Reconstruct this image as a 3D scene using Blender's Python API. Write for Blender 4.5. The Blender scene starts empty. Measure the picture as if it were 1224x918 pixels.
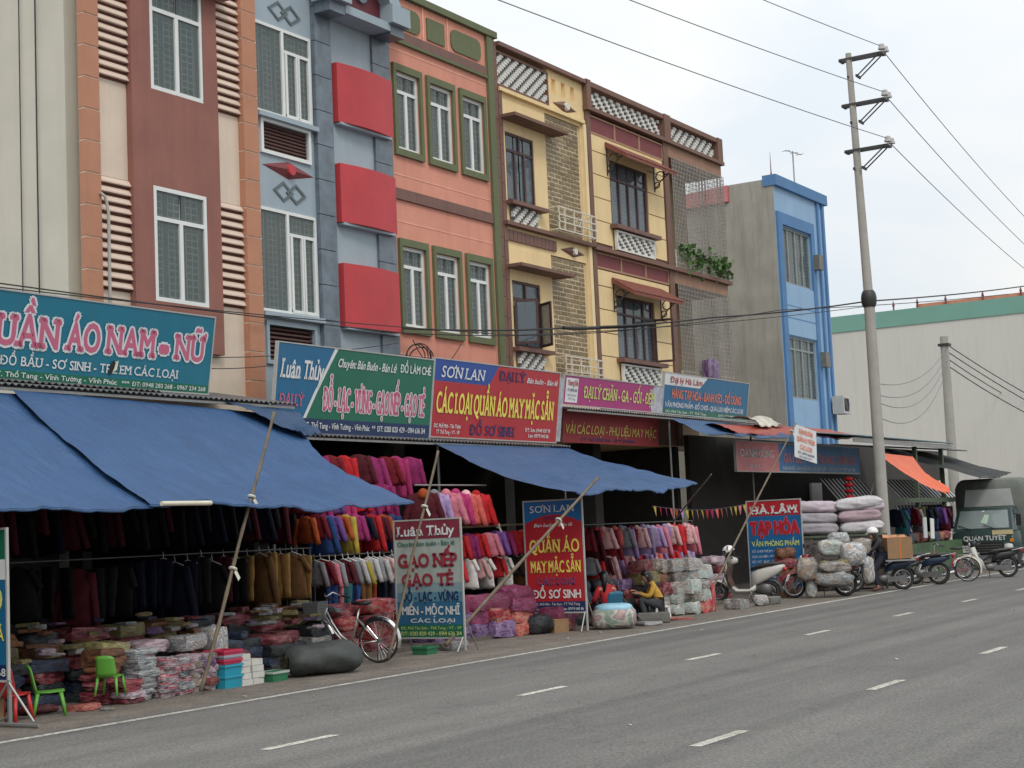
import bpy, math, random, unicodedata
from mathutils import Vector, Matrix
sc = bpy.context.scene
COL = sc.collection
R = math.radians
# ------------------------------------------------------------------ camera
YAW, PIT, ROL = R(58.47), R(5.32), R(-2.54)
CAM = Vector((0, 0, 1.85))
fw = Vector((math.sin(YAW)*math.cos(PIT), math.cos(YAW)*math.cos(PIT), math.sin(PIT)))
rt = fw.cross(Vector((0, 0, 1))).normalized(); up = rt.cross(fw)
r2 = rt*math.cos(ROL)+up*math.sin(ROL); u2 = -rt*math.sin(ROL)+up*math.cos(ROL)
cam = bpy.data.cameras.new('camera'); co = bpy.data.objects.new('camera', cam); COL.objects.link(co)
m = Matrix.Identity(4)
for i in range(3):
    m[i][0] = r2[i]; m[i][1] = u2[i]; m[i][2] = -fw[i]; m[i][3] = CAM[i]
co.matrix_world = m
cam.sensor_width = 36; cam.lens = 36*1900/1224; cam.clip_end = 3000; cam.clip_start = .1
sc.camera = co
# ------------------------------------------------------------------ sky and sun (hazy bright overcast)
SUN_EL, SUN_AZ = R(48), R(222)      # azimuth measured clockwise from +Y
w = bpy.data.worlds.new('World'); sc.world = w; w.use_nodes = True
nt = w.node_tree; nt.nodes.clear(); N = nt.nodes.new; L = nt.links.new
out = N('ShaderNodeOutputWorld'); bg = N('ShaderNodeBackground'); L(bg.outputs[0], out.inputs[0])
sky = N('ShaderNodeTexSky'); sky.sky_type = 'NISHITA'; sky.sun_disc = False
sky.sun_elevation = SUN_EL; sky.sun_rotation = SUN_AZ; sky.air_density = 1.2; sky.dust_density = 3
tc = N('ShaderNodeTexCoord'); sep = N('ShaderNodeSeparateXYZ'); L(tc.outputs['Generated'], sep.inputs[0])
mr = N('ShaderNodeMapRange'); mr.inputs[1].default_value = 0; mr.inputs[2].default_value = 1
mr.inputs[3].default_value = 8.5; mr.inputs[4].default_value = 14.5; L(sep.outputs[2], mr.inputs[0])
nz = N('ShaderNodeTexNoise'); nz.inputs['Scale'].default_value = 4.5; nz.inputs['Distortion'].default_value = .4; nz.inputs['Detail'].default_value = 7; nz.inputs['Roughness'].default_value = .5
mp = N('ShaderNodeMapping'); mp.inputs['Scale'].default_value = (1, 1, 2.6); L(tc.outputs['Generated'], mp.inputs[0]); L(mp.outputs[0], nz.inputs[0])
cr = N('ShaderNodeValToRGB'); cr.color_ramp.elements[0].position = .34; cr.color_ramp.elements[0].color = (.9, .97, 1.03, 1)
cr.color_ramp.elements[1].position = .68; cr.color_ramp.elements[1].color = (1.1, 1.09, 1.07, 1); L(nz.outputs[0], cr.inputs[0])
cl = N('ShaderNodeMix'); cl.data_type = 'RGBA'; cl.blend_type = 'MULTIPLY'; cl.inputs[0].default_value = 1
L(cr.outputs[0], cl.inputs[6]); L(mr.outputs[0], cl.inputs[7])
mx = N('ShaderNodeMix'); mx.data_type = 'RGBA'; mx.inputs[0].default_value = .9
L(sky.outputs[0], mx.inputs[6]); L(cl.outputs[2], mx.inputs[7]); L(mx.outputs[2], bg.inputs[0])
bg.inputs[1].default_value = .1
sl = bpy.data.lights.new('sun', 'SUN'); so = bpy.data.objects.new('sun', sl); COL.objects.link(so)
sl.energy = 1.1; sl.angle = R(14); sl.color = (1, .95, .87)
sd = Vector((math.sin(SUN_AZ)*math.cos(SUN_EL), math.cos(SUN_AZ)*math.cos(SUN_EL), math.sin(SUN_EL)))
so.rotation_euler = sd.to_track_quat('Z', 'Y').to_euler()
sc.view_settings.view_transform = 'Standard'; sc.view_settings.look = 'None'
sc.view_settings.exposure = 0; sc.view_settings.gamma = 1
random.seed(7)
rnd = random.random
def U(a, b): return a+(b-a)*random.random()
# ------------------------------------------------------------------ materials
MATS = {}
def s2l(c): return tuple((x/12.92 if x <= .04045 else ((x+.055)/1.055)**2.4) for x in c)
def mat(name, col, rough=.7, var=.12, scale=3., metal=0., bump=0., bscale=None, dirt=0., dcol=(.08, .07, .06), alpha=1., spec=.5, stretch=(1, 1, 1), sat=None, grain=0., objvar=0.):
    """procedural paint: base colour with noise variation, optional dirt streaks and bump"""
    if name in MATS: return MATS[name]
    m = bpy.data.materials.new(name); m.use_nodes = True; t = m.node_tree; b = t.nodes['Principled BSDF']
    n = t.nodes.new; l = t.links.new
    b.inputs['Roughness'].default_value = rough; b.inputs['Metallic'].default_value = metal
    b.inputs['Specular IOR Level'].default_value = spec
    tc = n('ShaderNodeTexCoord'); mp = n('ShaderNodeMapping'); mp.inputs['Scale'].default_value = stretch
    geo = n('ShaderNodeNewGeometry'); l(geo.outputs['Position'], mp.inputs[0])
    nz = n('ShaderNodeTexNoise'); nz.inputs['Scale'].default_value = scale; nz.inputs['Detail'].default_value = 5; nz.inputs['Roughness'].default_value = .6
    l(mp.outputs[0], nz.inputs[0])
    mr = n('ShaderNodeMapRange'); mr.inputs[1].default_value = .3; mr.inputs[2].default_value = .7; mr.inputs[3].default_value = 1-var; mr.inputs[4].default_value = 1+var
    l(nz.outputs[0], mr.inputs[0])
    mx = n('ShaderNodeMix'); mx.data_type = 'RGBA'; mx.blend_type = 'MULTIPLY'; mx.inputs[0].default_value = 1
    mx.inputs[6].default_value = (*col, 1); l(mr.outputs[0], mx.inputs[7]); cur = mx.outputs[2]
    if grain:
        gn = n('ShaderNodeTexNoise'); gn.inputs['Scale'].default_value = grain; gn.inputs['Detail'].default_value = 2; l(geo.outputs['Position'], gn.inputs[0]); gr_ = n('ShaderNodeMapRange'); gr_.inputs[1].default_value = .35; gr_.inputs[2].default_value = .65; gr_.inputs[3].default_value = .72; gr_.inputs[4].default_value = 1.28; l(gn.outputs[0], gr_.inputs[0]); g2 = n('ShaderNodeMix'); g2.data_type = 'RGBA'; g2.blend_type = 'MULTIPLY'; g2.inputs[0].default_value = 1; l(cur, g2.inputs[6]); l(gr_.outputs[0], g2.inputs[7]); cur = g2.outputs[2]
        bn_ = n('ShaderNodeTexNoise'); bn_.inputs['Scale'].default_value = 1; bn_.inputs['Detail'].default_value = 3; bm_ = n('ShaderNodeMapping'); bm_.inputs['Scale'].default_value = (.035, 1.5, 1); l(geo.outputs['Position'], bm_.inputs[0]); l(bm_.outputs[0], bn_.inputs[0]); br_ = n('ShaderNodeMapRange'); br_.inputs[1].default_value = .35; br_.inputs[2].default_value = .65; br_.inputs[3].default_value = .8; br_.inputs[4].default_value = 1.18; l(bn_.outputs[0], br_.inputs[0]); g3 = n('ShaderNodeMix'); g3.data_type = 'RGBA'; g3.blend_type = 'MULTIPLY'; g3.inputs[0].default_value = 1; l(cur, g3.inputs[6]); l(br_.outputs[0], g3.inputs[7]); cur = g3.outputs[2]
        vr = n('ShaderNodeTexVoronoi'); vr.feature = 'DISTANCE_TO_EDGE'; vr.inputs['Scale'].default_value = .22; vd = n('ShaderNodeTexNoise'); vd.inputs['Scale'].default_value = 1.7; vd.inputs['Detail'].default_value = 6; l(geo.outputs['Position'], vd.inputs[0]); va = n('ShaderNodeVectorMath'); va.operation = 'ADD'; l(geo.outputs['Position'], va.inputs[0]); vs_ = n('ShaderNodeVectorMath'); vs_.operation = 'SCALE'; vs_.inputs['Scale'].default_value = 1.6; l(vd.outputs['Color'], vs_.inputs[0]); l(vs_.outputs[0], va.inputs[1]); l(va.outputs[0], vr.inputs['Vector']); vm = n('ShaderNodeMapRange'); vm.inputs[1].default_value = .0; vm.inputs[2].default_value = .006; vm.inputs[3].default_value = .62; vm.inputs[4].default_value = 1.; l(vr.outputs['Distance'], vm.inputs[0]); g4 = n('ShaderNodeMix'); g4.data_type = 'RGBA'; g4.blend_type = 'MULTIPLY'; g4.inputs[0].default_value = .8 if grain > 30 else 0; l(cur, g4.inputs[6]); l(vm.outputs[0], g4.inputs[7]); cur = g4.outputs[2]
    if objvar:
        oi = n('ShaderNodeObjectInfo'); hs = n('ShaderNodeHueSaturation'); l(cur, hs.inputs['Color'])
        a = n('ShaderNodeMapRange'); a.inputs[3].default_value = 1-objvar; a.inputs[4].default_value = 1+objvar; l(oi.outputs['Random'], a.inputs[0]); l(a.outputs[0], hs.inputs['Value'])
        cur = hs.outputs[0]
    if dirt:
        dn = n('ShaderNodeTexNoise'); dn.inputs['Scale'].default_value = 1.; dn.inputs['Detail'].default_value = 8; dn.inputs['Roughness'].default_value = .7
        dm = n('ShaderNodeMapping'); dm.inputs['Scale'].default_value = (4.2, 4.2, .38); l(geo.outputs['Position'], dm.inputs[0]); l(dm.outputs[0], dn.inputs[0])
        dr = n('ShaderNodeMapRange'); dr.inputs[1].default_value = .47; dr.inputs[2].default_value = .68; dr.inputs[4].default_value = dirt; l(dn.outputs[0], dr.inputs[0])
        d2 = n('ShaderNodeMix'); d2.data_type = 'RGBA'; l(dr.outputs[0], d2.inputs[0]); l(cur, d2.inputs[6]); d2.inputs[7].default_value = (*dcol, 1); cur = d2.outputs[2]
    l(cur, b.inputs['Base Color'])
    if bump:
        bn = n('ShaderNodeBump'); bn.inputs['Strength'].default_value = bump; bn.inputs['Distance'].default_value = .02
        if bscale:
            n2 = n('ShaderNodeTexNoise'); n2.inputs['Scale'].default_value = bscale; n2.inputs['Detail'].default_value = 4; l(geo.outputs['Position'], n2.inputs[0]); l(n2.outputs[0], bn.inputs['Height'])
        else: l(nz.outputs[0], bn.inputs['Height'])
        l(bn.outputs[0], b.inputs['Normal'])
    if alpha < 1:
        b.inputs['Alpha'].default_value = alpha
    MATS[name] = m; return m
def glass(name, tint, a=.55, rough=.05):
    """thin glass: part clear, part mirror, slightly dusty"""
    m = bpy.data.materials.new(name); m.use_nodes = True; t = m.node_tree; b = t.nodes['Principled BSDF']
    b.inputs['Base Color'].default_value = (*tint, 1); b.inputs['Roughness'].default_value = rough; b.inputs['Alpha'].default_value = a
    b.inputs['Specular IOR Level'].default_value = .8
    n = t.nodes.new; l = t.links.new
    g = n('ShaderNodeNewGeometry'); z = n('ShaderNodeTexNoise'); z.inputs['Scale'].default_value = 1.3; l(g.outputs['Position'], z.inputs[0])
    bp = n('ShaderNodeBump'); bp.inputs['Strength'].default_value = .25; bp.inputs['Distance'].default_value = .05; l(z.outputs[0], bp.inputs['Height']); l(bp.outputs[0], b.inputs['Normal'])
    MATS[name] = m; return m
# ------------------------------------------------------------------ mesh builder
class MB:
    def __init__(s, org=(0, 0, 0)): s.v = []; s.f = []; s.o = Vector(org)
    def add(s, vs, fs):
        k = len(s.v); s.v += [Vector(q)-s.o for q in vs]; s.f += [tuple(i+k for i in f) for f in fs]; return s
    def box(s, x0, x1, y0, y1, z0, z1):
        return s.add([(x, y, z) for z in (z0, z1) for y in (y0, y1) for x in (x0, x1)], [(0, 2, 3, 1), (4, 5, 7, 6), (0, 1, 5, 4), (2, 6, 7, 3), (0, 4, 6, 2), (1, 3, 7, 5)])
    def quad(s, *p): return s.add(p, [tuple(range(len(p)))])
    def tube(s, path, r, n=8, cap=True, flat=1.):
        path = [Vector(p) for p in path]; rs = r if isinstance(r, (list, tuple)) else [r]*len(path)
        k = len(s.v); up0 = None
        for i, p in enumerate(path):
            d = (path[min(i+1, len(path)-1)]-path[max(i-1, 0)])
            if d.length < 1e-9: d = Vector((0, 0, 1))
            d.normalize()
            if up0 is None:
                a = Vector((0, 0, 1)) if abs(d.z) < .9 else Vector((1, 0, 0)); up0 = (a-d*a.dot(d)).normalized()
            else:
                up0 = (up0-d*up0.dot(d)); up0 = up0.normalized() if up0.length > 1e-6 else Vector((1, 0, 0))
            sd = d.cross(up0)
            for j in range(n):
                t = 2*math.pi*j/n; s.v.append(p+up0*math.cos(t)*rs[i]+sd*math.sin(t)*rs[i]*flat-s.o)
        for i in range(len(path)-1):
            for j in range(n):
                a = k+i*n+j; b = k+i*n+(j+1) % n; s.f.append((a, b, b+n, a+n))
        if cap:
            s.f.append(tuple(k+j for j in range(n))[::-1]); s.f.append(tuple(k+(len(path)-1)*n+j for j in range(n)))
        return s
    def loft(s, rings, cap=True, closed=True):
        """rings: lists of equal length of points"""
        k = len(s.v); n = len(rings[0])
        for r in rings: s.v += [Vector(p)-s.o for p in r]
        for i in range(len(rings)-1):
            for j in range(n if closed else n-1):
                a = k+i*n+j; b = k+i*n+(j+1) % n; s.f.append((a, b, b+n, a+n))
        if cap and closed:
            s.f.append(tuple(k+j for j in range(n))[::-1]); s.f.append(tuple(k+(len(rings)-1)*n+j for j in range(n)))
        return s
    def prism(s, pts, y0, y1, plane='xz'):
        """extrude outline"""
        n = len(pts)
        def P(a, b, y): return (a, y, b) if plane == 'xz' else ((y, a, b) if plane == 'yz' else (a, b, y))
        s.add([P(a, b, y0) for a, b in pts]+[P(a, b, y1) for a, b in pts], [tuple(range(n)), tuple(range(2*n-1, n-1, -1))]+[(i, i+n, (i+1) % n+n, (i+1) % n) for i in range(n)])
        return s
    def ring(s, c, ax, R0, r, n=24, m=6, a0=0, a1=2*math.pi):
        """torus arc around axis ax at c"""
        c = Vector(c); ax = Vector(ax).normalized(); a = Vector((0, 0, 1)) if abs(ax.z) < .9 else Vector((1, 0, 0))
        e1 = (a-ax*a.dot(ax)).normalized(); e2 = ax.cross(e1); full = abs(a1-a0-2*math.pi) < 1e-6
        rr = []
        for i in range(n if full else n+1):
            t = a0+(a1-a0)*i/n; d = e1*math.cos(t)+e2*math.sin(t)
            rr.append([c+d*(R0+r*math.cos(2*math.pi*j/m))+ax*r*math.sin(2*math.pi*j/m) for j in range(m)])
        if full: rr.append(rr[0])
        return s.loft(rr, cap=not full)
    def xf(s, M, k0=0):
        for i in range(k0, len(s.v)): s.v[i] = M @ s.v[i]
        return s
    def mesh(s, name, m, smooth=False):
        me = bpy.data.meshes.new(name); me.from_pydata([tuple(v) for v in s.v], [], s.f)
        if m: me.materials.append(m)
        me.validate(); 
        import bmesh
        b = bmesh.new(); b.from_mesh(me); bmesh.ops.recalc_face_normals(b, faces=b.faces); b.to_mesh(me); b.free()
        if smooth:
            me.polygons.foreach_set('use_smooth', [True]*len(me.polygons))
            if smooth != 'all':
                try: me.set_sharp_from_angle(angle=R(50))
                except Exception: pass
        return me
    def build(s, name, m, parent=None, smooth=False, **k):
        return link(name, s.mesh(name, m, smooth), parent, **k)
def _raw(s, name, m, parent):
    me = bpy.data.meshes.new(name); me.from_pydata([tuple(v) for v in s.v], [], s.f); me.materials.append(m); return link(name, me, parent)
MB.raw = _raw
def link(name, me, parent=None, loc=None, rot=None, label=None, cat=None, group=None, kind=None, scale=None):
    o = bpy.data.objects.new(name, me); COL.objects.link(o)
    if parent: o.parent = parent
    if loc is not None: o.location = loc
    if rot is not None: o.rotation_euler = rot
    if scale is not None: o.scale = scale
    if label: o['label'] = label
    if cat: o['category'] = cat
    if group: o['group'] = group
    if kind: o['kind'] = kind
    return o
def thing(name, label, cat, loc=(0, 0, 0), rot=0, group=None):
    return link(name, None, None, loc, (0, 0, rot) if not isinstance(rot, tuple) else rot, label, cat, group)
def copy_tree(o, parent=None, loc=None, rot=None, label=None):
    c = o.copy(); COL.objects.link(c); c.parent = parent
    if loc is not None: c.location = loc
    if rot is not None: c.rotation_euler = rot
    if label: c['label'] = label
    for ch in list(o.children): copy_tree(ch, c)
    return c
ORD = ['first', 'second', 'third', 'fourth', 'fifth', 'sixth', 'seventh', 'eighth', 'ninth', 'tenth', 'eleventh', 'twelfth', 'thirteenth', 'fourteenth', 'fifteenth', 'sixteenth', 'seventeenth', 'eighteenth', 'nineteenth', 'twentieth', 'twenty-first', 'twenty-second', 'twenty-third', 'twenty-fourth', 'twenty-fifth', 'twenty-sixth', 'twenty-seventh', 'twenty-eighth', 'twenty-ninth', 'thirtieth']
# ------------------------------------------------------------------ lettering
_tc = {}
def glyphs(s, bold=0., shear=0.):
    key = (s, bold, shear)
    if key in _tc: return _tc[key]
    c = bpy.data.curves.new('t', 'FONT'); c.body = s; c.offset = bold; c.shear = shear; c.resolution_u = 3
    o = bpy.data.objects.new('t', c); me = bpy.data.meshes.new_from_object(o)
    v = [(p.co.x, p.co.y) for p in me.vertices]; f = [tuple(p.vertices) for p in me.polygons]
    bpy.data.objects.remove(o); bpy.data.curves.remove(c); bpy.data.meshes.remove(me)
    _tc[key] = (v, f); return _tc[key]
CAPH = None
SER = {'A': ('b.06', 'b.94'), 'N': ('b.1', 't.1', 't.9'), 'M': ('b.08', 'b.92', 't.1', 't.9'), 'U': ('t.1', 't.9'), 'I': ('b.5', 't.5'), 'L': ('b.16', 't.16'), 'P': ('b.16', 't.16'), 'E': ('b.12', 't.12'),
       'H': ('b.12', 't.12', 'b.88', 't.88'), 'T': ('b.5',), 'D': ('b.14', 't.14'), 'Y': ('b.5', 't.08', 't.92'), 'X': ('b.1', 'b.9', 't.1', 't.9'), 'V': ('t.08', 't.92'), 'K': ('b.12', 't.12'), 'h': ('b.15', 'b.85'), 'n': ('b.15', 'b.85')}
def charshape(ch, serif):
    """one letter as polygons starting at x=0; horns, bars and serifs are added as strokes of their own"""
    key = (ch, serif)
    if key in _cs: return _cs[key]
    d = unicodedata.normalize('NFD', ch); horn = '\u031b' in d; base = d[0]; bar = ch in 'Đđ'
    if bar: base = 'D' if ch == 'Đ' else 'd'; g = base
    else: g = unicodedata.normalize('NFC', base+''.join(c for c in d[1:] if c != '\u031b'))
    gv, gf = glyphs(g)
    if not gv: _cs[key] = ([], [], .2); return _cs[key]
    bv = glyphs(base)[0]; a = min(p[0] for p in bv); b = max(p[0] for p in bv); top = max(p[1] for p in bv)
    v = [(p[0]-a, p[1]) for p in gv]; f = list(gf); w_ = b-a; adv = w_
    def rect(x0, x1, z0, z1, k=0):
        n = len(v); v.extend([(x0, z0), (x1, z0), (x1+k, z1), (x0+k, z1)]); f.append((n, n+1, n+2, n+3))
    if bar: rect(-.09, .24, .325, .405) if ch == 'Đ' else rect(w_-.24, w_+.06, .6, .67)
    if horn: rect(w_-.09, w_+.05, top-.1, top-.01, .02); rect(w_+.0, w_+.08, top-.02, top+.11, .03); adv += .05
    if serif:
        for q in SER.get(base, ()):
            cx = w_*float(q[1:])
            if q[0] == 'b': rect(cx-.125, cx+.125, 0, .085)
            else: rect(cx-.125, cx+.125, CAPH-.085, CAPH)
    _cs[key] = (v, f, adv); return _cs[key]
_cs = {}
def textmesh(s, x0, x1, z0, h, y, bold=0., shear=0., serif=False):
    """bold: extra stroke, made of slightly shifted copies set a hair apart in depth"""
    global CAPH
    if CAPH is None: CAPH = max(p[1] for p in glyphs('H')[0])
    v = []; f = []; pen = 0; sp = .1 if serif else .085
    for ch in s:
        if ch == ' ': pen += .26; continue
        cv, cf, adv = charshape(ch, serif); k = len(v)
        v += [(p[0]+pen+p[1]*shear, p[1]) for p in cv]; f += [tuple(i+k for i in q) for q in cf]; pen += adv+sp
    if not v: return None
    a = min(p[0] for p in v); b = max(p[0] for p in v); sx = (x1-x0)/(b-a); sz = h/CAPH
    base = [(x0+(p[0]-a)*sx, z0+p[1]*sz) for p in v]; V = []; F = []
    if bold <= .004 or h < .06: offs = [(0, 0)]
    elif bold < .035: r = bold*sz; offs = [(-r*.8, -r*.5), (r*.8, -r*.5), (0, r)]
    else: r = bold*sz; offs = [(r*math.cos(t*math.pi/4), r*math.sin(t*math.pi/4)) for t in range(8)]
    for i, (dx, dz) in enumerate(offs):
        k = len(V); V += [(p[0]+dx, y-.00025*i, p[1]+dz) for p in base]; F += [tuple(j+k for j in q) for q in f]
    return V, F
def text(parent, s, x0, x1, z0, h, m, y=-.008, bold=0.015, shear=0., serif=False, outl=None, ob=.05):
    """flat lettering on the front (-y) of a board; x0..x1 extent, z0 baseline, h capital height"""
    if outl:
        r = textmesh(s, x0, x1, z0, h, y+.004, bold+ob, shear, serif)
        MB().add(*r).raw('lettering_outline', outl, parent)
    r = textmesh(s, x0, x1, z0, h, y, bold, shear, serif)
    MB().add(*r).raw('lettering', m, parent)
# ------------------------------------------------------------------ palette
asphalt = mat('asphalt', (.138, .134, .126), .9, .1, .5, bump=.5, bscale=70, dirt=.12, dcol=(.22, .2, .17), grain=34)
shoulder = mat('dusty_shoulder', (.15, .13, .11), .95, .25, 2.2, bump=.5, bscale=50, dirt=.5, dcol=(.24, .2, .16), grain=22)
paintw = mat('road_paint', (.5, .48, .42), .8, .35, 14, dirt=.75, dcol=(.2, .19, .165), grain=30)
plaster_side = mat('raw_plaster', (.58, .555, .475), .95, .07, .8, bump=.1, bscale=20, dirt=.16, dcol=(.42, .4, .33))
cement = mat('grey_cement', (.33, .32, .285), .95, .14, 1, bump=.15, bscale=18, dirt=.5, dcol=(.17, .165, .14))
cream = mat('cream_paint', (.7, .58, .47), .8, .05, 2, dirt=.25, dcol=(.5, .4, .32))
creamslat = mat('cream_slat', (.66, .52, .43), .8, .05, 2)  # cream paint of the slat boards
gapbrown = mat('brown_gap', (.13, .055, .035), .9)
orangep = mat('terracotta_paint', (.47, .22, .135), .8, .06, 3, dirt=.15, dcol=(.3, .16, .1))
groove_w = mat('pale_joint', (.75, .62, .5), .8)
maroon = mat('maroon_paint', (.28, .115, .09), .75, .1, 1.5, dirt=.3, dcol=(.17, .08, .07))
white = mat('white_frame', (.72, .74, .72), .4, .04)
grille_m = mat('grille_metal', (.6, .62, .6), .5, .05)
curtain_room_dark = mat('dim_room', (.12, .15, .145), .95, .6, 3, stretch=(6, 1, .5), objvar=.45)
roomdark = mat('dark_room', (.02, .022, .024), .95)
gl = glass('window_glass', (.12, .16, .155), .42)
glb = glass('blue_window_glass', (.13, .17, .2), .6)
blueg = mat('pale_blue_grey', (.33, .4, .45), .7, .06, 1.2, dirt=.2, dcol=(.22, .27, .31))
slate = mat('slate_marble', (.13, .165, .2), .35, .3, 3.5, dirt=.3, dcol=(.09, .11, .13))
redp = mat('red_paint', (.5, .045, .055), .6, .1, 1.2, dirt=.22, dcol=(.33, .06, .06))
salmon = mat('salmon_paint', (.66, .285, .205), .8, .08, 1.5, dirt=.32, dcol=(.5, .2, .14))
salmonl = mat('salmon_joint', (.78, .4, .3), .8)
olive = mat('olive_paint', (.13, .15, .075), .8, .08, 2, dirt=.25, dcol=(.09, .09, .05))
brownt = mat('brown_tile', (.17, .085, .065), .6, .15, 3)
yellow = mat('yellow_paint', (.8, .61, .33), .8, .05, 1.6, dirt=.25, dcol=(.5, .38, .2))
yellowl = mat('pale_yellow_paint', (.8, .64, .38), .8, .04)
taupe = mat('taupe_trim', (.18, .095, .068), .7, .1, 3, dirt=.25, dcol=(.13, .09, .07))
maroon2 = mat('dark_maroon_panel', (.19, .04, .045), .65, .08, 2)
brickm = mat('glazed_brick', (.2, .14, .062), .45, .1, 5, objvar=.22)
mortar = mat('pale_mortar', (.62, .52, .36), .9)
latw = mat('lattice_white', (.68, .68, .64), .7, .05)
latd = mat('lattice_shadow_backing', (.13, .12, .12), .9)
woodf = mat('maroon_window_wood', (.065, .028, .026), .55, .15, 4)
iron = mat('black_iron', (.03, .03, .03), .5)
railm = mat('cream_rail_metal', (.62, .58, .48), .45)
bl1 = mat('light_blue_paint', (.27, .42, .6), .75, .06, 1.5, dirt=.2, dcol=(.15, .28, .45))
bl2 = mat('blue_trim_paint', (.08, .2, .4), .7, .08, 2, dirt=.15, dcol=(.06, .14, .28))
greencap = mat('sea_green_paint', (.17, .35, .29), .8, .05, .4)
warehouse = mat('pale_render', (.58, .57, .53), .9, .06, .12, dirt=.22, dcol=(.42, .41, .36))
redtin = mat('red_tin_roof', (.5, .13, .12), .6, .1)
tin = mat('grey_tin', (.22, .22, .22), .5, .3, 3, metal=.5, dirt=.5, dcol=(.12, .09, .07))
tinl = mat('pale_tin', (.42, .43, .44), .45, .2, 3, metal=.4, dirt=.3, dcol=(.2, .18, .16))
gsteel = mat('galvanised_steel', (.3, .3, .29), .5, .15, metal=.5)
conc = mat('pole_concrete', (.36, .35, .32), .9, .08, 3, bump=.1, bscale=30, dirt=.25, dcol=(.24, .23, .2))
wire = mat('black_cable', (.025, .025, .025), .6)
wireg = mat('grey_wire', (.14, .14, .15), .5)
porc = mat('porcelain', (.5, .5, .5), .25)
wpl0 = mat('ac_white', (.5, .5, .47), .5, .1, 4)
# ------------------------------------------------------------------ ground, road
g = MB(); xs = [-400, -60, -20]+[i*4 for i in range(-4, 25)]+[130, 400, 1500]; ys = [-900, -60, -8, 0, 6, 12.4]
g.add([(x, y, 0) for y in (-900, 1500) for x in (-900, 1500)], [(0, 1, 3, 2)]); g.build('ground', shoulder, kind='structure')
MB().box(-900, 1500, -9, 13.0, -.04, .006).build('road', asphalt, kind='structure')
MB().quad((-200, 12.68, .01), (900, 12.68, .01), (900, 12.8, .01), (-200, 12.8, .01)).build('edge_line', paintw, kind='structure')
dashes = []
for yy, x00 in ((9.58, 11.1), (5.86, 12.2)):
    for k in range(-6, 40):
        x = x00+k*4.38
        MB((x, yy, .01)).quad((x, yy-.06, .01), (x+1.03, yy-.06, .01), (x+1.03, yy+.06, .01), (x, yy+.06, .01)).build('lane_dash', paintw, loc=(x, yy, .01), kind='structure')
# low kerb lip / dirty apron under the stalls
MB().box(10, 60, 15.2, 26, -.03, .07).build('pavement', mat('worn_pavement', (.12, .1, .085), .9, .25, 3, bump=.3, bscale=30), kind='structure')
# ------------------------------------------------------------------ helpers for facades
YF = 19.0
def wallsheet(root, name, x0, x1, z0, z1, holes, m, y=YF, d=.3, **k):
    """front wall with real openings and reveals"""
    xs = sorted({x0, x1, *[h[i] for h in holes for i in (0, 1)]}); zs = sorted({z0, z1, *[h[i] for h in holes for i in (2, 3)]})
    xs = [x for x in xs if x0 <= x <= x1]; zs = [z for z in zs if z0 <= z <= z1]
    def hole(a, b): return any(h[0]-1e-6 < a < h[1]+1e-6 and h[2]-1e-6 < b < h[3]+1e-6 for h in holes)
    b = MB(root.location)
    for i in range(len(xs)-1):
        for j in range(len(zs)-1):
            if hole((xs[i]+xs[i+1])/2, (zs[j]+zs[j+1])/2): continue
            b.quad((xs[i], y, zs[j]), (xs[i+1], y, zs[j]), (xs[i+1], y, zs[j+1]), (xs[i], y, zs[j+1]))
    for h in holes:
        a, c, e, f = h
        b.quad((a, y, e), (a, y+d, e), (a, y+d, f), (a, y, f)); b.quad((c, y, e), (c, y, f), (c, y+d, f), (c, y+d, e))
        b.quad((a, y, e), (c, y, e), (c, y+d, e), (a, y+d, e)); b.quad((a, y, f), (a, y+d, f), (c, y+d, f), (c, y, f))
    me = bpy.data.meshes.new(name); me.from_pydata([tuple(v) for v in b.v], [], b.f); me.materials.append(m)
    return link(name, me, root, **k)
def bx(root, name, m, x0, x1, y0, y1, z0, z1, **k):
    c = Vector(((x0+x1)/2, (y0+y1)/2, z0)); r = Vector(root.location)
    return MB(r).box(x0, x1, y0, y1, z0, z1).build(name, m, root, **k)
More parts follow.
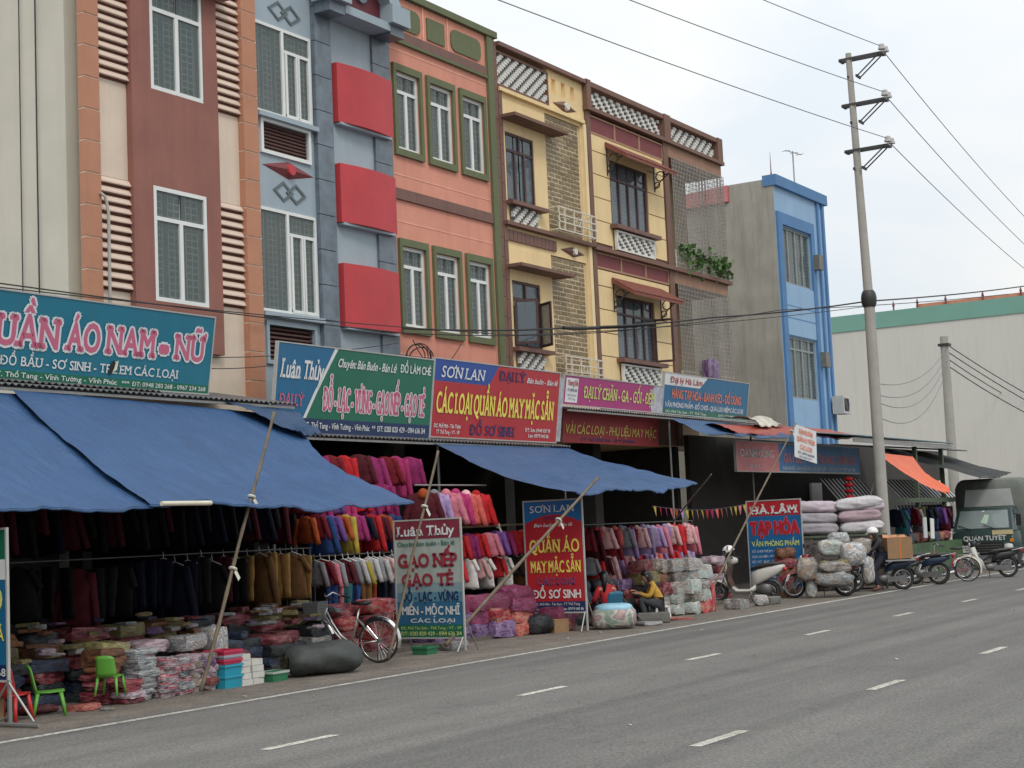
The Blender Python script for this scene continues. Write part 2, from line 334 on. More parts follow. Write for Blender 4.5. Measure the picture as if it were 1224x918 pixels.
def window(root, x0, x1, z0, z1, vs=(), hs=(), mf=None, mg=None, t=.055, y=YF, grille=None, cur=None, vpart=None):
    """frame (part) with panes and grille as sub-parts. vs: mullion x's; hs: transom z's"""
    mf = mf or white; mg = mg or gl; yy = y+.04; b = MB(root.location)
    b.box(x0, x0+t, yy, yy+.07, z0, z1); b.box(x1-t, x1, yy, yy+.07, z0, z1); b.box(x0+t, x1-t, yy, yy+.07, z0, z0+t); b.box(x0+t, x1-t, yy, yy+.07, z1-t, z1)
    tz = z1
    for h in hs: b.box(x0+t, x1-t, yy+.002, yy+.068, h-t*.5, h+t*.5); tz = h
    for v, a, c in vs: b.box(v-t*.6, v+t*.6, yy-.004, yy+.064, a, c)
    f = b.build('window', mf, root)
    xs = [x0]+sorted({v[0] for v in vs})+[x1]; zs = [z0]+sorted(hs)+[z1]
    for i in range(len(xs)-1):
        for j in range(len(zs)-1):
            c = (xs[i]+t*.5, xs[i+1]-t*.5, zs[j]+t*.5, zs[j+1]-t*.5)
            MB(root.location).box(c[0], c[1], yy+.03, yy+.036, c[2], c[3]).build('pane', mg, f)
    if grille:
        gb = MB(root.location); n = grille
        for i in range(1, n):
            x = x0+(x1-x0)*i/n; gb.box(x-.009, x+.009, yy+.1, yy+.112, z0+.02, z1-.02)
        k = int((z1-z0)/.11)
        for j in range(1, k):
            z = z0+(z1-z0)*j/k
            for i in range(0, n, 3):
                xa = x0+(x1-x0)*i/n; xb = x0+(x1-x0)*min(i+2, n)/n; gb.box(xa, xb, yy+.094, yy+.1, z-.009, z+.009)
        gb.build('grille', grille_m, f)
    bx(root, 'curtain_room_dark', cur or curtain_room_dark, x0-.01, x1+.01, y+.26, y+.29, z0-.01, z1+.01)  # dark sheet stands in for the unlit room; paler ones are curtains
    return f
def lattice(root, x0, x1, z0, z1, y=YF, cell=.155, frame=None, lean=1):
    """open breeze-block screen: slanted white webs in front of a shaded back"""
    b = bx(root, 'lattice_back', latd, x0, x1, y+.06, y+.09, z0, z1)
    c = cell*.5; q = MB(root.location); n = max(2, round((x1-x0)/c)); k = max(2, round((z1-z0)/(c*.8))); cw = (x1-x0)/n; ch = (z1-z0)/k
    for i in range(n):
        for j in range(k):
            if ((i-j) if lean > 0 else (i+j)) % 4 < 2:
                xa = x0+i*cw; za = z0+j*ch; o = .12*cw*(1 if lean > 0 else -1)
                q.prism([(xa+.03*cw, za+.06*ch), (xa+.97*cw, za+.06*ch), (xa+.97*cw, za+.94*ch), (xa+.03*cw, za+.94*ch)], y-.012+.005*((i+j) % 2), y+.058)
    q.build('lattice_web', latw, root, kind='stuff')
    if frame:
        t = .045; f = MB(root.location)
        f.box(x0-t, x1+t, y-.035, y+.05, z1, z1+t); f.box(x0-t, x1+t, y-.035, y+.05, z0-t, z0); f.box(x0-t, x0, y-.033, y+.05, z0, z1); f.box(x1, x1+t, y-.033, y+.05, z0, z1)
        f.build('lattice_frame', frame, root)
def shophouse(name, label, x0, x1, ztop, side, front_y=YF, depth=14, zsplit=4.0, back=None, **k):
    r = thing(name, label, 'shophouse', (x0, front_y, 0))
    bx(r, 'upper_storeys', side, x0, x1, front_y+.3, front_y+depth, zsplit, ztop)
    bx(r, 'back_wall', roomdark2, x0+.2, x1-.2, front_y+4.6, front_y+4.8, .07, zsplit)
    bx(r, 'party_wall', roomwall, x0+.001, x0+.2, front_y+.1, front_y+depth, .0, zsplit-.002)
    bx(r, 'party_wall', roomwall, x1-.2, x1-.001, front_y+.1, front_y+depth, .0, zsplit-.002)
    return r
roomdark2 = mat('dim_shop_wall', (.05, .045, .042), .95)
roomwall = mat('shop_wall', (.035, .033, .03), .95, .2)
# ================================================================== BUILDING 1 (cream, maroon bay)
b1 = shophouse('shophouse', 'cream shophouse with maroon window bay, brown slatted bands and terracotta block pillars', 17.92, 22.22, 14.6, plaster_side, left=1)
wallsheet(b1, 'front_wall', 17.92, 22.22, 4.0, 14.6, [(19.45, 20.74, 9.64, 11.62), (19.45, 20.76, 5.99, 7.96)], cream)
def slats(x0, x1, z0, z1):
    bx(b1, 'slat_backing', gapbrown, x0, x1, YF-.012, YF-.002, z0, z1)
    n = round((z1-z0)/.155); me = None
    for i in range(n):
        z = z0+(z1-z0)*i/n+.045
        if me is None: me = MB().prism([(-.07, 0), (-.07, .02), (-.02, .1), (0, .105), (0, 0)], 0, x1-x0, 'yz').mesh('slat', creamslat)
        link('slat', me, b1, (x0-17.92, -.012, z))
for x0, x1 in ((18.27, 18.98), (21.13, 21.78)):
    slats(x0, x1, 9.62, 12.1); slats(x0, x1, 6.08, 7.97)
def pillar(x0, x1):
    me = MB().box(0, x1-x0, -.14, -.0, 0, .5).mesh('pillar_block', orangep)
    bx(b1, 'pillar_joint', groove_w, x0+.01, x1-.01, YF-.125, YF-.001, 4.2, 14.6)
    for i in range(20): link('pillar_block', me, b1, (x0-17.92, -.002, 4.26+.5275*i))
pillar(17.921, 18.25); pillar(21.79, 22.19)
# maroon bay as frame of boxes around windows
wallsheet(b1, 'bay_wall', 18.99, 21.12, 5.18, 14.6, [(19.45, 20.74, 9.64, 11.62), (19.45, 20.76, 5.99, 7.96)], maroon, y=YF-.13, d=.17)
q = MB(b1.location); q.quad((18.99, YF-.13, 5.18), (18.99, YF, 5.18), (18.99, YF, 14.6), (18.99, YF-.13, 14.6)); q.quad((21.12, YF-.13, 5.18), (21.12, YF, 5.18), (21.12, YF, 14.6), (21.12, YF-.13, 14.6)); q.quad((18.99, YF-.13, 5.18), (21.12, YF-.13, 5.18), (21.12, YF, 5.18), (18.99, YF, 5.18)); q.build('bay_side', maroon, b1)
for z0, z1, hz in ((9.64, 11.62, 11.06), (5.99, 7.96, 7.41)):
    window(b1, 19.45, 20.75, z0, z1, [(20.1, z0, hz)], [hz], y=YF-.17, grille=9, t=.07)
bx(b1, 'window_hood', maroon, 19.1, 21.32, YF-.42, YF-.131, 11.64, 11.76)
bx(b1, 'lower_side_wall', plaster_side, 17.9, 17.919, YF+.4, YF+14, 0, 4.0)
# side-wall cables and pipe
for yy, rr in ((20.32, .01), (19.93, .013)):
    MB(b1.location).tube([(17.88, yy, 4.2), (17.885, yy+.01, 8), (17.88, yy-.01, 14.5)], rr, 6).build('drop_cable', wire, b1)
MB(b1.location).tube([(18.2, 18.83, 7.62), (18.28, 18.8, 7.56), (18.34, 18.8, 7.3), (18.33, 18.8, 4.6)], .028, 8).build('drain_pipe', mat('pvc_pipe', (.4, .37, .33), .5), b1, smooth=True)
# ================================================================== BUILDING 2 (blue-grey, red balconies)
b2 = shophouse('shophouse', 'blue-grey shophouse with three bowed red balcony panels and slate pilasters', 22.22, 26.57, 13.6, blueg)
holes2 = [(22.27, 23.96, 9.86, 11.62), (22.27, 23.96, 6.1, 8.07), (22.45, 23.78, 9.16, 9.7), (22.45, 23.78, 5.2, 5.86)]
wallsheet(b2, 'front_wall', 22.22, 26.57, 4.0, 13.6, holes2, blueg)
for z0, z1 in ((9.86, 11.62), (6.1, 8.07)):
    hz = z1-.44
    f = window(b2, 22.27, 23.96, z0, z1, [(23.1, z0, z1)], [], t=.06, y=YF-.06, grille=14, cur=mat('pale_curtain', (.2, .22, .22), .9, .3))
    s = MB(b2.location); s.box(23.14, 23.92, YF-.03, YF+.03, hz-.03, hz+.03)
    for xa in (23.16, 23.53): 
        s.box(xa, xa+.06, YF-.035, YF+.03, z0+.06, hz-.03); s.box(xa+.32, xa+.38, YF-.035, YF+.03, z0+.06, hz-.03)
        s.box(xa, xa+.38, YF-.033, YF+.028, z0+.04, z0+.1)
    s.build('casement', white, f)
    bx(b2, 'window_sill', blueg, 22.24, 24.0, YF-.14, YF-.001, z0-.1, z0-.01)
for z0, z1 in ((9.16, 9.7), (5.2, 5.86)):
    t = .07; q = MB(b2.location)
    q.box(22.45-t, 23.78+t, YF-.05, YF-.001, z0-t, z0); q.box(22.45-t, 23.78+t, YF-.05, YF-.001, z1, z1+t); q.box(22.45-t, 22.45, YF-.048, YF-.001, z0, z1); q.box(23.78, 23.78+t, YF-.048, YF-.001, z0, z1)
    vf = q.build('vent_frame', white if z0 > 9 else blueg, b2)
    lo = mat('louvre_brown', (.075, .03, .025), .6, .2, 6)
    bx(b2, 'vent_back', roomdark, 22.45, 23.78, YF+.12, YF+.15, z0, z1)
    me = MB().box(0, 1.33, 0, .045, 0, .045).mesh('louvre', lo)
    for i in range(8): link('louvre', me, vf, (22.45-22.22, .02, z0+.01+i*(z1-z0)/8), (R(-25), 0, 0))
def diamond(root, x0, x1, zc, h, m, mb, y=YF):
    q = MB(root.location); n = 24; xc = (x0+x1)/2; a = (x1-x0)/2
    q.add([(x0, y-.002, zc), (xc, y-.002, zc-h/2), (x1, y-.002, zc), (xc, y-.002, zc+h/2), (xc, y-.09, zc)], [(0, 1, 4), (1, 2, 4), (2, 3, 4), (3, 0, 4)])
    d = q.build('diamond_ornament', m, root)
    MB(root.location).tube([(xc, y-.04, zc), (xc, y-.11, zc)], [h*.34, h*.3], 14).build('boss', mb, d)
diamond(b2, 22.42, 23.95, 8.87, .34, maroon2, redp)
dg = mat('dark_relief', (.12, .15, .16), .8)
def twin(root, xc, zc, a=.3, h=.2, y=YF):
    q = MB(root.location); t = .045
    for dx in (-a*.62, a*.62):
        for k in range(4):
            c = [(-a, 0), (0, -h), (a, 0), (0, h)]; p, r = c[k], c[(k+1) % 4]; si = (a-.09)/a
            q.prism([(xc+dx+p[0], zc+p[1]), (xc+dx+r[0], zc+r[1]), (xc+dx+r[0]*si, zc+r[1]*si), (xc+dx+p[0]*si, zc+p[1]*si)], y-.02-(.003 if dx > 0 else 0), y-.001)
    q.build('twin_diamond_relief', dg, root)
twin(b2, 23.2, 11.95); twin(b2, 23.2, 8.44)
blk = MB().box(0, .51, -.1, -.001, 0, .675).mesh('slate_block', slate)
for i in range(13): link('slate_block', blk, b2, (1.77, 0, 4.02+.69*i))
blk2 = MB().box(0, .6, -.06, -.001, 0, .675).mesh('slate_block', slate)
for i in range(13): link('slate_block', blk2, b2, (3.72, 0, 4.02+.69*i))
for z0, z1 in ((10.1, 11.3), (8.08, 9.26), (6.0, 7.26)):
    q = MB(b2.location); n = 14; fr = []; ba = []
    for i in range(n+1):
        t = i/n; x = 24.62+1.86*t; y = YF-.14-.1*math.sin(math.pi*t); fr.append((x, y)); 
    ol = fr+[(26.48, YF-.061), (24.62, YF-.001)]
    q.prism(ol, z0, z1, 'xy'); q.build('red_balcony_panel', redp, b2, smooth=True)
    bx(b2, 'balcony_soffit', blueg, 24.66, 26.4, YF-.16, YF-.001, z0-.05, z0-.002)
# crown: corbels, cornice, arched gable
bx(b2, 'cornice', blueg, 22.22, 24.1, YF-.12, YF-.002, 12.62, 12.8)
for xa in (23.98, 25.98):
    bx(b2, 'corbel', slate, xa+.02, xa+.5, YF-.5, YF-.101, 12.14, 12.36); bx(b2, 'corbel_cap', blueg, xa-.05, xa+.58, YF-.62, YF-.1, 12.36, 12.75)
q = MB(b2.location); n = 20; o = []; 
xc, zc, ra, rb = 25.27, 12.38, .93, .72
oo = [(xc+1.16*math.cos(math.pi*i/n), zc+1.0*math.sin(math.pi*i/n)) for i in range(n+1)]; ii = [(xc+ra*math.cos(math.pi*i/n)*.86, zc+rb*math.sin(math.pi*i/n)) for i in range(n+1)]
for i in range(n): q.prism([oo[i], oo[i+1], ii[i+1], ii[i]], YF-.56, YF-.02)
q.build('arch_ring', blueg, b2, smooth=True)
q = MB(b2.location); q.prism(ii, YF-.3, YF-.03); q.build('tympanum', mat('wine_panel', (.12, .02, .03), .6), b2)
q = MB(b2.location); q.tube([(xc, YF-.3, zc+.42), (xc, YF-.36, zc+.42)], .17, 16); q.build('tympanum_boss', slate, b2)
bx(b2, 'arch_beam', blueg, 24.5, 26.0, YF-.5, YF-.02, 12.2, 12.37)
# ================================================================== BUILDING 3 (salmon, olive trim)
b3 = shophouse('shophouse', 'salmon pink shophouse with olive green framed windows and oval attic panels', 26.57, 30.83, 13.3, salmon)
W3 = [(26.66, 27.72), (27.91, 29.0), (29.2, 30.28)]
h3 = [(a+.1, b-.1, z+.14, z1-.15) for a, b in W3 for z, z1 in ((9.83, 11.8), (6.06, 8.05))]
wallsheet(b3, 'front_wall', 26.57, 30.83, 4.0, 13.3, h3, salmon)
for a, b in W3:
    for z0, z1 in ((9.83, 11.8), (6.06, 8.05)):
        t = .105; q = MB(b3.location); q.box(a, b, YF-.07, YF-.002, z0, z0+.14); q.box(a, b, YF-.07, YF-.002, z1-.15, z1); q.box(a, a+t-.005, YF-.068, YF-.002, z0+.14, z1-.15); q.box(b-t+.005, b, YF-.068, YF-.002, z0+.14, z1-.15)
        q.build('window_surround', olive, b3)
        zz0, zz1 = z0+.14, z1-.15; hz = zz1-.42; xc = (a+b)/2
        window(b3, a+.1, b-.1, zz0, zz1, [(xc, zz0, hz)], [hz], y=YF-.02, t=.07, grille=8)
bx(b3, 'top_band', olive, 26.57, 30.83, YF-.1, YF-.001, 13.31, 13.46); bx(b3, 'roof_kerb', olive, 26.57, 30.83, YF, YF+1, 13.302, 13.4)
for z0, z1 in ((12.34, 12.54), (8.88, 9.11)):
    me = MB().box(0, .38, -.055, -.002, 0, z1-z0).mesh('band_tile', brownt)
    for i in range(10): link('band_tile', me, b3, (.005+i*.3825, 0, z0))
bx(b3, 'ledge', olive, 26.6, 30.38, YF-.075, YF-.002, 12.27, 12.335)
def octo(x0, x1, z0, z1, c):
    q = MB(b3.location); q.prism([(x0+c, z0), (x1-c, z0), (x1-c*.3, z0+c*.35), (x1, z0+c*.9), (x1, z1-c*.9), (x1-c*.3, z1-c*.35), (x1-c, z1), (x0+c, z1), (x0+c*.3, z1-c*.35), (x0, z1-c*.9), (x0, z0+c*.9), (x0+c*.3, z0+c*.35)], YF-.03, YF-.001); q.build('attic_panel', olive, b3)
octo(26.68, 27.78, 12.62, 13.12, .15); octo(28.04, 28.72, 12.62, 13.12, .01); octo(28.98, 30.2, 12.62, 13.12, .15)
for x in (27.9, 28.85): bx(b3, 'attic_divider', salmonl, x-.02, x+.02, YF-.025, YF-.001, 12.55, 13.3)
bx(b3, 'corner_pilaster', olive, 30.42, 30.66, YF-.07, YF-.001, 4.0, 13.309)
for i in range(20): bx(b3, 'edge_tile', brownt if i % 2 else taupe, 30.665, 30.826, YF-.05, YF-.001, 4.0+i*.463, 4.455+i*.463)
for z in (8.42, 9.42, 5.62, 12.12, 5.0): bx(b3, 'joint_line', salmonl, 26.59, 30.39, YF-.008, YF-.001, z-.012, z+.012)
# ================================================================== BUILDING 4 (yellow, brick screens)
b4 = shophouse('shophouse', 'pale yellow shophouse with brown brick screens and patterned parapet beside the salmon house', 30.83, 35.06, 12.1, yellow)
bx(b4, 'parapet_core', yellow, 30.86, 33.3, YF+.1, YF+.24, 12.1, 13.1)
wallsheet(b4, 'front_wall', 30.83, 35.06, 4.0, 12.22, [(31.14, 32.43, 9.56, 11.2), (31.17, 32.44, 6.12, 7.68), (33.03, 34.8, 9.05, 12.02), (33.03, 34.8, 5.4, 8.5)], yellow)
wallsheet(b4, 'parapet_wall', 33.24, 35.06, 12.22, 13.16, [(a, a+.2, 12.6, 12.98) for a in (33.46, 33.93, 34.4)], yellow, d=.2)
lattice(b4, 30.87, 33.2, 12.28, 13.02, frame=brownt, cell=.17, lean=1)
bx(b4, 'parapet_cap', brownt, 30.83, 35.06, YF-.14, YF+.3, 13.165, 13.26)
bx(b4, 'cornice', yellow, 30.85, 34.92, YF-.1, YF-.001, 12.1, 12.19)
for z0, zc in ((9.05, 11.46), (5.4, 7.93)):
    bx(b4, 'lintel_slab', taupe, 30.9, 33.4, YF-.45, YF-.001, zc, zc+.075)
    bx(b4, 'lintel_wall', yellow, 30.9, 33.0, YF-.02, YF-.001, zc+.08, zc+.5)
for z0, z1 in ((9.56, 11.2), (6.12, 7.68)):
    hz = z1-.42; up_ = z0 > 9; vs = [(31.57, z0, hz), (32.0, z0, hz), (31.79, hz, z1)]
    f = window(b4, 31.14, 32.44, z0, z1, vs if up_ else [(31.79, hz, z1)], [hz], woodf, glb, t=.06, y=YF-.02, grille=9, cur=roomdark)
    if not up_:
        for hx, sg in ((31.2, 1), (32.38, -1)):
            s = MB(b4.location); a = R(62); w_ = .58; c_, s_ = math.cos(a), math.sin(a)
            def L4(u, o): return (hx+sg*(u*c_)+sg*o*s_, YF-.03-u*s_*.9+o*c_)
            for u0, u1, za, zb in ((0, .06, z0+.05, hz-.04), (w_-.06, w_, z0+.05, hz-.04), (.06, w_-.06, z0+.05, z0+.11), (.06, w_-.06, hz-.1, hz-.04)):
                p = [L4(u0, 0), L4(u1, 0), L4(u1, .04), L4(u0, .04)]; s.prism(p, za, zb, 'xy')
            s.build('open_casement', woodf, f); p = [L4(.05, .01), L4(w_-.05, .01), L4(w_-.05, .02), L4(.05, .02)]; MB(b4.location).prism(p, z0+.1, hz-.1, 'xy').build('pane', glb, f)
    bx(b4, 'window_sill', brownt, 31.02, 32.66, YF-.22, YF-.001, z0-.12, z0-.03)
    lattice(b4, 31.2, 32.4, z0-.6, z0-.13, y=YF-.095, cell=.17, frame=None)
    # brick screen
    zt = 12.0 if up_ else 8.48; zb = 9.07 if up_ else 5.42
    bx(b4, 'screen_mortar', mortar, 33.03, 34.8, YF+.046, YF+.2, zb, zt)
    rows = round((zt-zb)/.1165); bm_ = MB().box(0, .272, 0, .08, 0, .084).mesh('brick', brickm); hm = MB().box(0, .118, 0, .08, 0, .084).mesh('brick', brickm)
    for r_ in range(rows):
        z = zb+.012+r_*(zt-zb)/rows; o = 0 if r_ % 2 else -.155; x = 33.05+o
        while x < 34.79:
            if x < 33.04: link('brick', hm, b4, (33.04-30.83+.005, .035+U(-.006, .006), z))
            elif x+.272 > 34.8:
                if x+.118 < 34.8: link('brick', hm, b4, (x-30.83, .035+U(-.006, .006), z))
            else: link('brick', bm_, b4, (x-30.83, .035+U(-.008, .008), z))
            x += .31
    # balcony rail
    q = MB(b4.location); ya, yb = YF-.3, YF-.27; z0r = zb+.02; zr = z0r+.58
    for z in (z0r, z0r+.19, z0r+.36, zr-.03): q.box(33.0, 34.9, ya, yb, z, z+.03)
    for x in (33.0, 33.28, 33.75, 34.18, 34.62, 34.87): q.box(x, x+.03, ya-.002, yb+.002, z0r+.03, zr-.03)
    for x in (33.0, 34.87):
        for z in (z0r, zr-.03): q.box(x, x+.028, yb, YF, z, z+.028)
    rr = q.build('balcony_rail', railm, b4)
    MB(b4.location).ring((33.97, ya+.01, z0r+.29), (0, 1, 0), .09, .014, 16, 5).build('rail_scroll', railm, rr)
bx(b4, 'string_course', taupe, 30.84, 35.05, YF-.16, YF-.001, 8.93, 9.02)
me = MB().box(0, .17, -.05, -.002, 0, .25).mesh('band_tile', brownt)
for i in range(13): link('band_tile', me, b4, (.06+i*.183, 0, 8.6))
diamond(b4, 33.46, 34.67, 12.37, .3, brownt, latw); diamond(b4, 33.5, 34.74, 8.7, .26, brownt, latw)
for i in range(18): bx(b4, 'edge_tile', taupe if i % 2 else brownt, 30.833, 30.99, YF-.06, YF-.002, 4.0+i*.455, 4.445+i*.455)
bx(b4, 'pilaster', yellowl, 34.86, 35.0, YF-.08, YF-.002, 4.0, 12.1)
# ================================================================== BUILDING 5 (yellow with corner balconies)
b5 = shophouse('shophouse', 'yellow shophouse at the row end with tiled window hoods and netted corner balconies', 35.06, 39.75, 12.4, yellow)
wallsheet(b5, 'front_wall', 35.06, 39.75, 4.0, 12.45, [(36.3, 38.37, 9.7, 11.42), (36.32, 38.4, 6.2, 7.85)], taupe, y=YF+.0)
def bandpanels(z0, z1, holes):
    pm = {}
    for x0, x1 in ((35.28, 39.42),):
        z = z0
        zs = []
        while z < z1-.05: zs.append((z, min(z+.575, z1))); z += .6
        for a, b in zs:
            segs = [(x0, x1)]
            for (ha, hb, hc, hd) in holes:
                if b > hc-.02 and a < hd+.02: segs = [(x0, ha-.06), (hb+.06, x1)]
            for s0, s1 in segs: bx(b5, 'wall_panel', yellow, s0, s1, YF-.03, YF-.002, a, b)
bandpanels(9.12, 11.95, [(36.3, 38.37, 9.0, 11.42)]); bandpanels(5.02, 8.42, [(36.32, 38.4, 5.45, 7.85)])
for z0, z1 in ((9.7, 11.42), (6.2, 7.85)):
    hz = z1-.47; bx(b5, 'reveal_panel', yellow, 36.24, 38.46, YF-.025, YF-.002, z0-.72, z0-.13); 
    bx(b5, 'reveal_panel', yellow, 36.24, 38.46, YF-.025, YF-.002, z1+.01, z1+.3)
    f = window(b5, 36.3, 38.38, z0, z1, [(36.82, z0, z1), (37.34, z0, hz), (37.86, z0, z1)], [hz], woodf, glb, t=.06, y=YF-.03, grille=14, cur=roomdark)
    bx(b5, 'window_sill', brownt, 36.12, 38.68, YF-.26, YF-.001, z0-.12, z0-.02)
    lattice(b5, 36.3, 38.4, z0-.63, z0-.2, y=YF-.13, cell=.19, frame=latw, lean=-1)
    # tiled hood on scroll brackets
    zt = z1+.42; q = MB(b5.location); q.prism([(YF-.003, zt), (YF-.68, zt-.42), (YF-.68, zt-.5), (YF-.003, zt-.1)], 36.05, 38.95, 'yz'); hd = q.build('hood', mat('hood_tile', (.2, .065, .045), .7, .2, 6), b5)
    q = MB(b5.location)
    for i in range(30): q.tube([(36.1+i*.0975, YF-.003, zt+.012), (36.1+i*.0975, YF-.69, zt-.415)], .03, 5)
    q.build('roof_tile', mat('hood_tile', 0), hd, kind='stuff')
    for x in (36.12, 38.86):
        q = MB(b5.location); q.box(x-.02, x+.02, YF-.05, YF-.002, z1-.45, zt-.15); q.ring((x, YF-.22, z1-.03), (1, 0, 0), .13, .018, 14, 5); q.ring((x, YF-.42, z1+.07), (1, 0, 0), .08, .016, 12, 5); q.ring((x, YF-.12, z1-.26), (1, 0, 0), .08, .016, 12, 5)
        q.tube([(x, YF-.02, z1-.42), (x, YF-.25, z1-.15), (x, YF-.55, z1+.05)], .016, 5); q.build('bracket', iron, b5)
# open casement of lower window
s = MB(b5.location)
for u0, u1, za, zb in ((0, .06, 6.22, 7.4), (.5, .56, 6.22, 7.4), (.06, .5, 6.22, 6.28), (.06, .5, 7.34, 7.4)):
    s.prism([(38.36+u0*.25, YF-.04-u0*.9), (38.36+u1*.25, YF-.04-u1*.9), (38.4+u1*.25, YF-.03-u1*.9), (38.4+u0*.25, YF-.03-u0*.9)], za, zb, 'xy')
s.build('open_casement', woodf, b5)
for z0, z1 in ((12.0, 12.38), (8.5, 8.82)):
    for a, b in ((35.3, 36.57), (36.69, 37.98), (38.1, 39.4)): bx(b5, 'frieze_panel', maroon2, a, b, YF-.02, YF-.002, z0, z1)
    q = MB(b5.location); q.box(35.2, 39.5, YF-.045, YF-.002, z1+.003, z1+.05); q.box(35.2, 39.5, YF-.045, YF-.002, z0-.05, z0-.003)
    for x in (35.22, 36.6, 38.01, 39.42): q.box(x, x+.07, YF-.043, YF-.002, z0-.003, z1+.003)
    q.build('frieze_frame', mat('tan_trim', (.38, .23, .15), .8, .08), b5)
bx(b5, 'pilaster', taupe, 35.065, 35.26, YF-.07, YF-.002, 4.0, 12.5); bx(b5, 'pilaster', taupe, 39.46, 39.75, YF-.07, YF-.002, 4.0, 12.5)
bx(b5, 'cornice', taupe, 35.0, 43.45, YF-.16, YF+1.2, 12.5, 12.6); bx(b5, 'fascia', mat('tan_tile', (.3, .17, .11), .7, .12, 4), 39.76, 43.4, YF-.05, YF+1.1, 12.14, 12.498)
bx(b5, 'parapet_cap', taupe, 35.0, 43.46, YF-.12, YF+.25, 13.15, 13.28)
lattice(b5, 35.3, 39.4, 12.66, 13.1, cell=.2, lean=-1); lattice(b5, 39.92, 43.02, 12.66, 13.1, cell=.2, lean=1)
for x, xx in ((35.02, 35.25), (39.5, 39.88), (43.08, 43.42)): bx(b5, 'parapet_pier', taupe, x, xx, YF-.14, YF+.24, 12.61, 13.3)
bx(b5, 'string_course', taupe, 35.06, 43.5, YF-.18, YF-.002, 8.88, 8.98)
rb = mat('brown_mosaic', (.25, .18, .1), .7, .3, 14)
bx(b5, 'recess_wall', rb, 39.76, 43.3, YF+1.1, YF+1.35, 4.0, 12.5)
for z0 in (9.3, 5.8):
    window(b5, 39.95, 40.85, z0, z0+1.9, [(40.4, z0, z0+1.9)], [z0+1.4], woodf, glb, y=YF+1.0, t=.06, cur=roomdark)
for z in (8.55, 5.15):
    bx(b5, 'balcony_slab', mat('tan_tile', 0), 39.76, 43.42, YF-.05, YF+1.09, z, z+.32)
    # white tubular rail
    q = MB(b5.location); zb = z+.42
    for k in range(4): q.tube([(39.8, YF-.1, zb+k*.17), (43.4, YF-.1, zb+k*.17), (43.42, YF+1.0, zb+k*.17)], .017, 6)
    for x in (39.85, 40.7, 41.6, 42.5, 43.38): q.tube([(x, YF-.1, z+.3), (x, YF-.1, zb+.52)], .02, 6)
    q.build('balcony_rail', railm, b5)
netm = mat('wire_net', (.42, .4, .37), .5, metal=.4)
for z0, z1 in ((8.98, 12.14), (5.6, 8.54)):
    q = MB(b5.location)
    for i in range(36):
        x = 39.85+i*.1; q.box(x-.007, x+.007, YF-.136, YF-.118, z0, z1)
    for i in range(12):
        y = YF-.1+i*.1; q.box(43.4, 43.418, y-.009, y+.009, z0, z1)
    k = int((z1-z0)/.12)
    for j in range(k):
        z = z0+.05+j*.12; q.box(39.85, 43.41, YF-.117, YF-.103, z-.007, z+.007); q.box(43.388, 43.4, YF-.1, YF+1.05, z-.005, z+.005)
    q.build('balcony_net', netm, b5, kind='stuff')
# plants on the upper balcony
leafm = mat('balcony_leaf', (.07, .15, .035), .5, .35, 9, objvar=.2)
pl = thing('balcony_plants', 'leafy green potted creepers trailing over the upper corner balcony rail', 'plant', (41.5, YF-.15, 9.0))
leaf_me = [MB().add([(0, 0, 0), (a*.5, -.02, b*.45), (0, -.05, b), (-a*.5, -.02, b*.45)], [(0, 1, 2), (0, 2, 3)]).mesh('leaf', leafm) for a, b in ((.13, .15), (.17, .19), (.1, .17))]
for i in range(290):
    x = U(-1.55, 1.95); z = .42+.06*math.sin(x*3.1)+U(-.34, .22)*(.5+.7*abs(math.sin(x*2.3)))
    if i % 5 == 0: z -= U(.1, .35)
    link('leaf', random.choice(leaf_me), pl, (x, U(-.12, .12), z), (U(-2.4, .4), U(-.8, .8), U(-3, 3)))
MB().tube([(-1.5, 0, .42), (-.5, .02, .5), (.3, -.02, .4), (1.1, 0, .5), (1.9, 0, .38)], .012, 5).build('stem', mat('stem_green', (.06, .09, .03), .7), pl)
# ================================================================== BLUE HOUSE
b6 = thing('town_house', 'narrow light blue town house with bare cement side wall beyond the yellow row', 'house', (47.6, 19, 0))
bx(b6, 'body', cement, 47.6, 52.15, 19.3, 20.55, 0, 12.85); bx(b6, 'rear_body', cement, 47.601, 52.149, 20.55, 34, 0, 12.3)
h6 = [(48.05, 50.52, 9.5, 11.36), (48.1, 50.5, 5.75, 7.76)]
wallsheet(b6, 'front_wall', 47.6, 52.15, 0, 12.85, h6, bl1, y=19.0)
bx(b6, 'front_return', cement, 47.6, 47.62, 19.001, 19.3, 0, 12.85)
bx(b6, 'cap_band', bl2, 47.56, 52.2, 18.88, 19.35, 12.62, 12.97)
q = MB(b6.location); q.box(47.66, 50.85, 18.92, 18.998, 11.4, 11.78); q.box(47.66, 48.02, 18.921, 18.998, 0, 11.4); q.box(50.55, 50.85, 18.921, 18.998, 0, 11.4); q.build('window_bay_frame', bl2, b6)
bx(b6, 'spandrel', bl1, 48.02, 50.55, 18.95, 18.998, 7.8, 9.46)
for x in (51.3, 51.78): bx(b6, 'vertical_band', bl2, x, x+.14, 18.93, 18.998, 0, 12.62)
for z in (8.35, 8.75): bx(b6, 'spandrel_line', bl2, 48.02, 50.55, 18.945, 18.951, z, z+.03)
for a, b, z0, z1 in h6: window(b6, a, b, z0, z1, [(a+.6, z0, z1), (a+1.25, z0, z1), (a+1.85, z0, z1)], [z1-.4] if z0 < 9 else [], mat('grey_alu', (.25, .28, .28), .5), gl, y=19.0, t=.06, grille=14, cur=mat('pale_curtain2', (.38, .42, .4), .9, .25, 4))
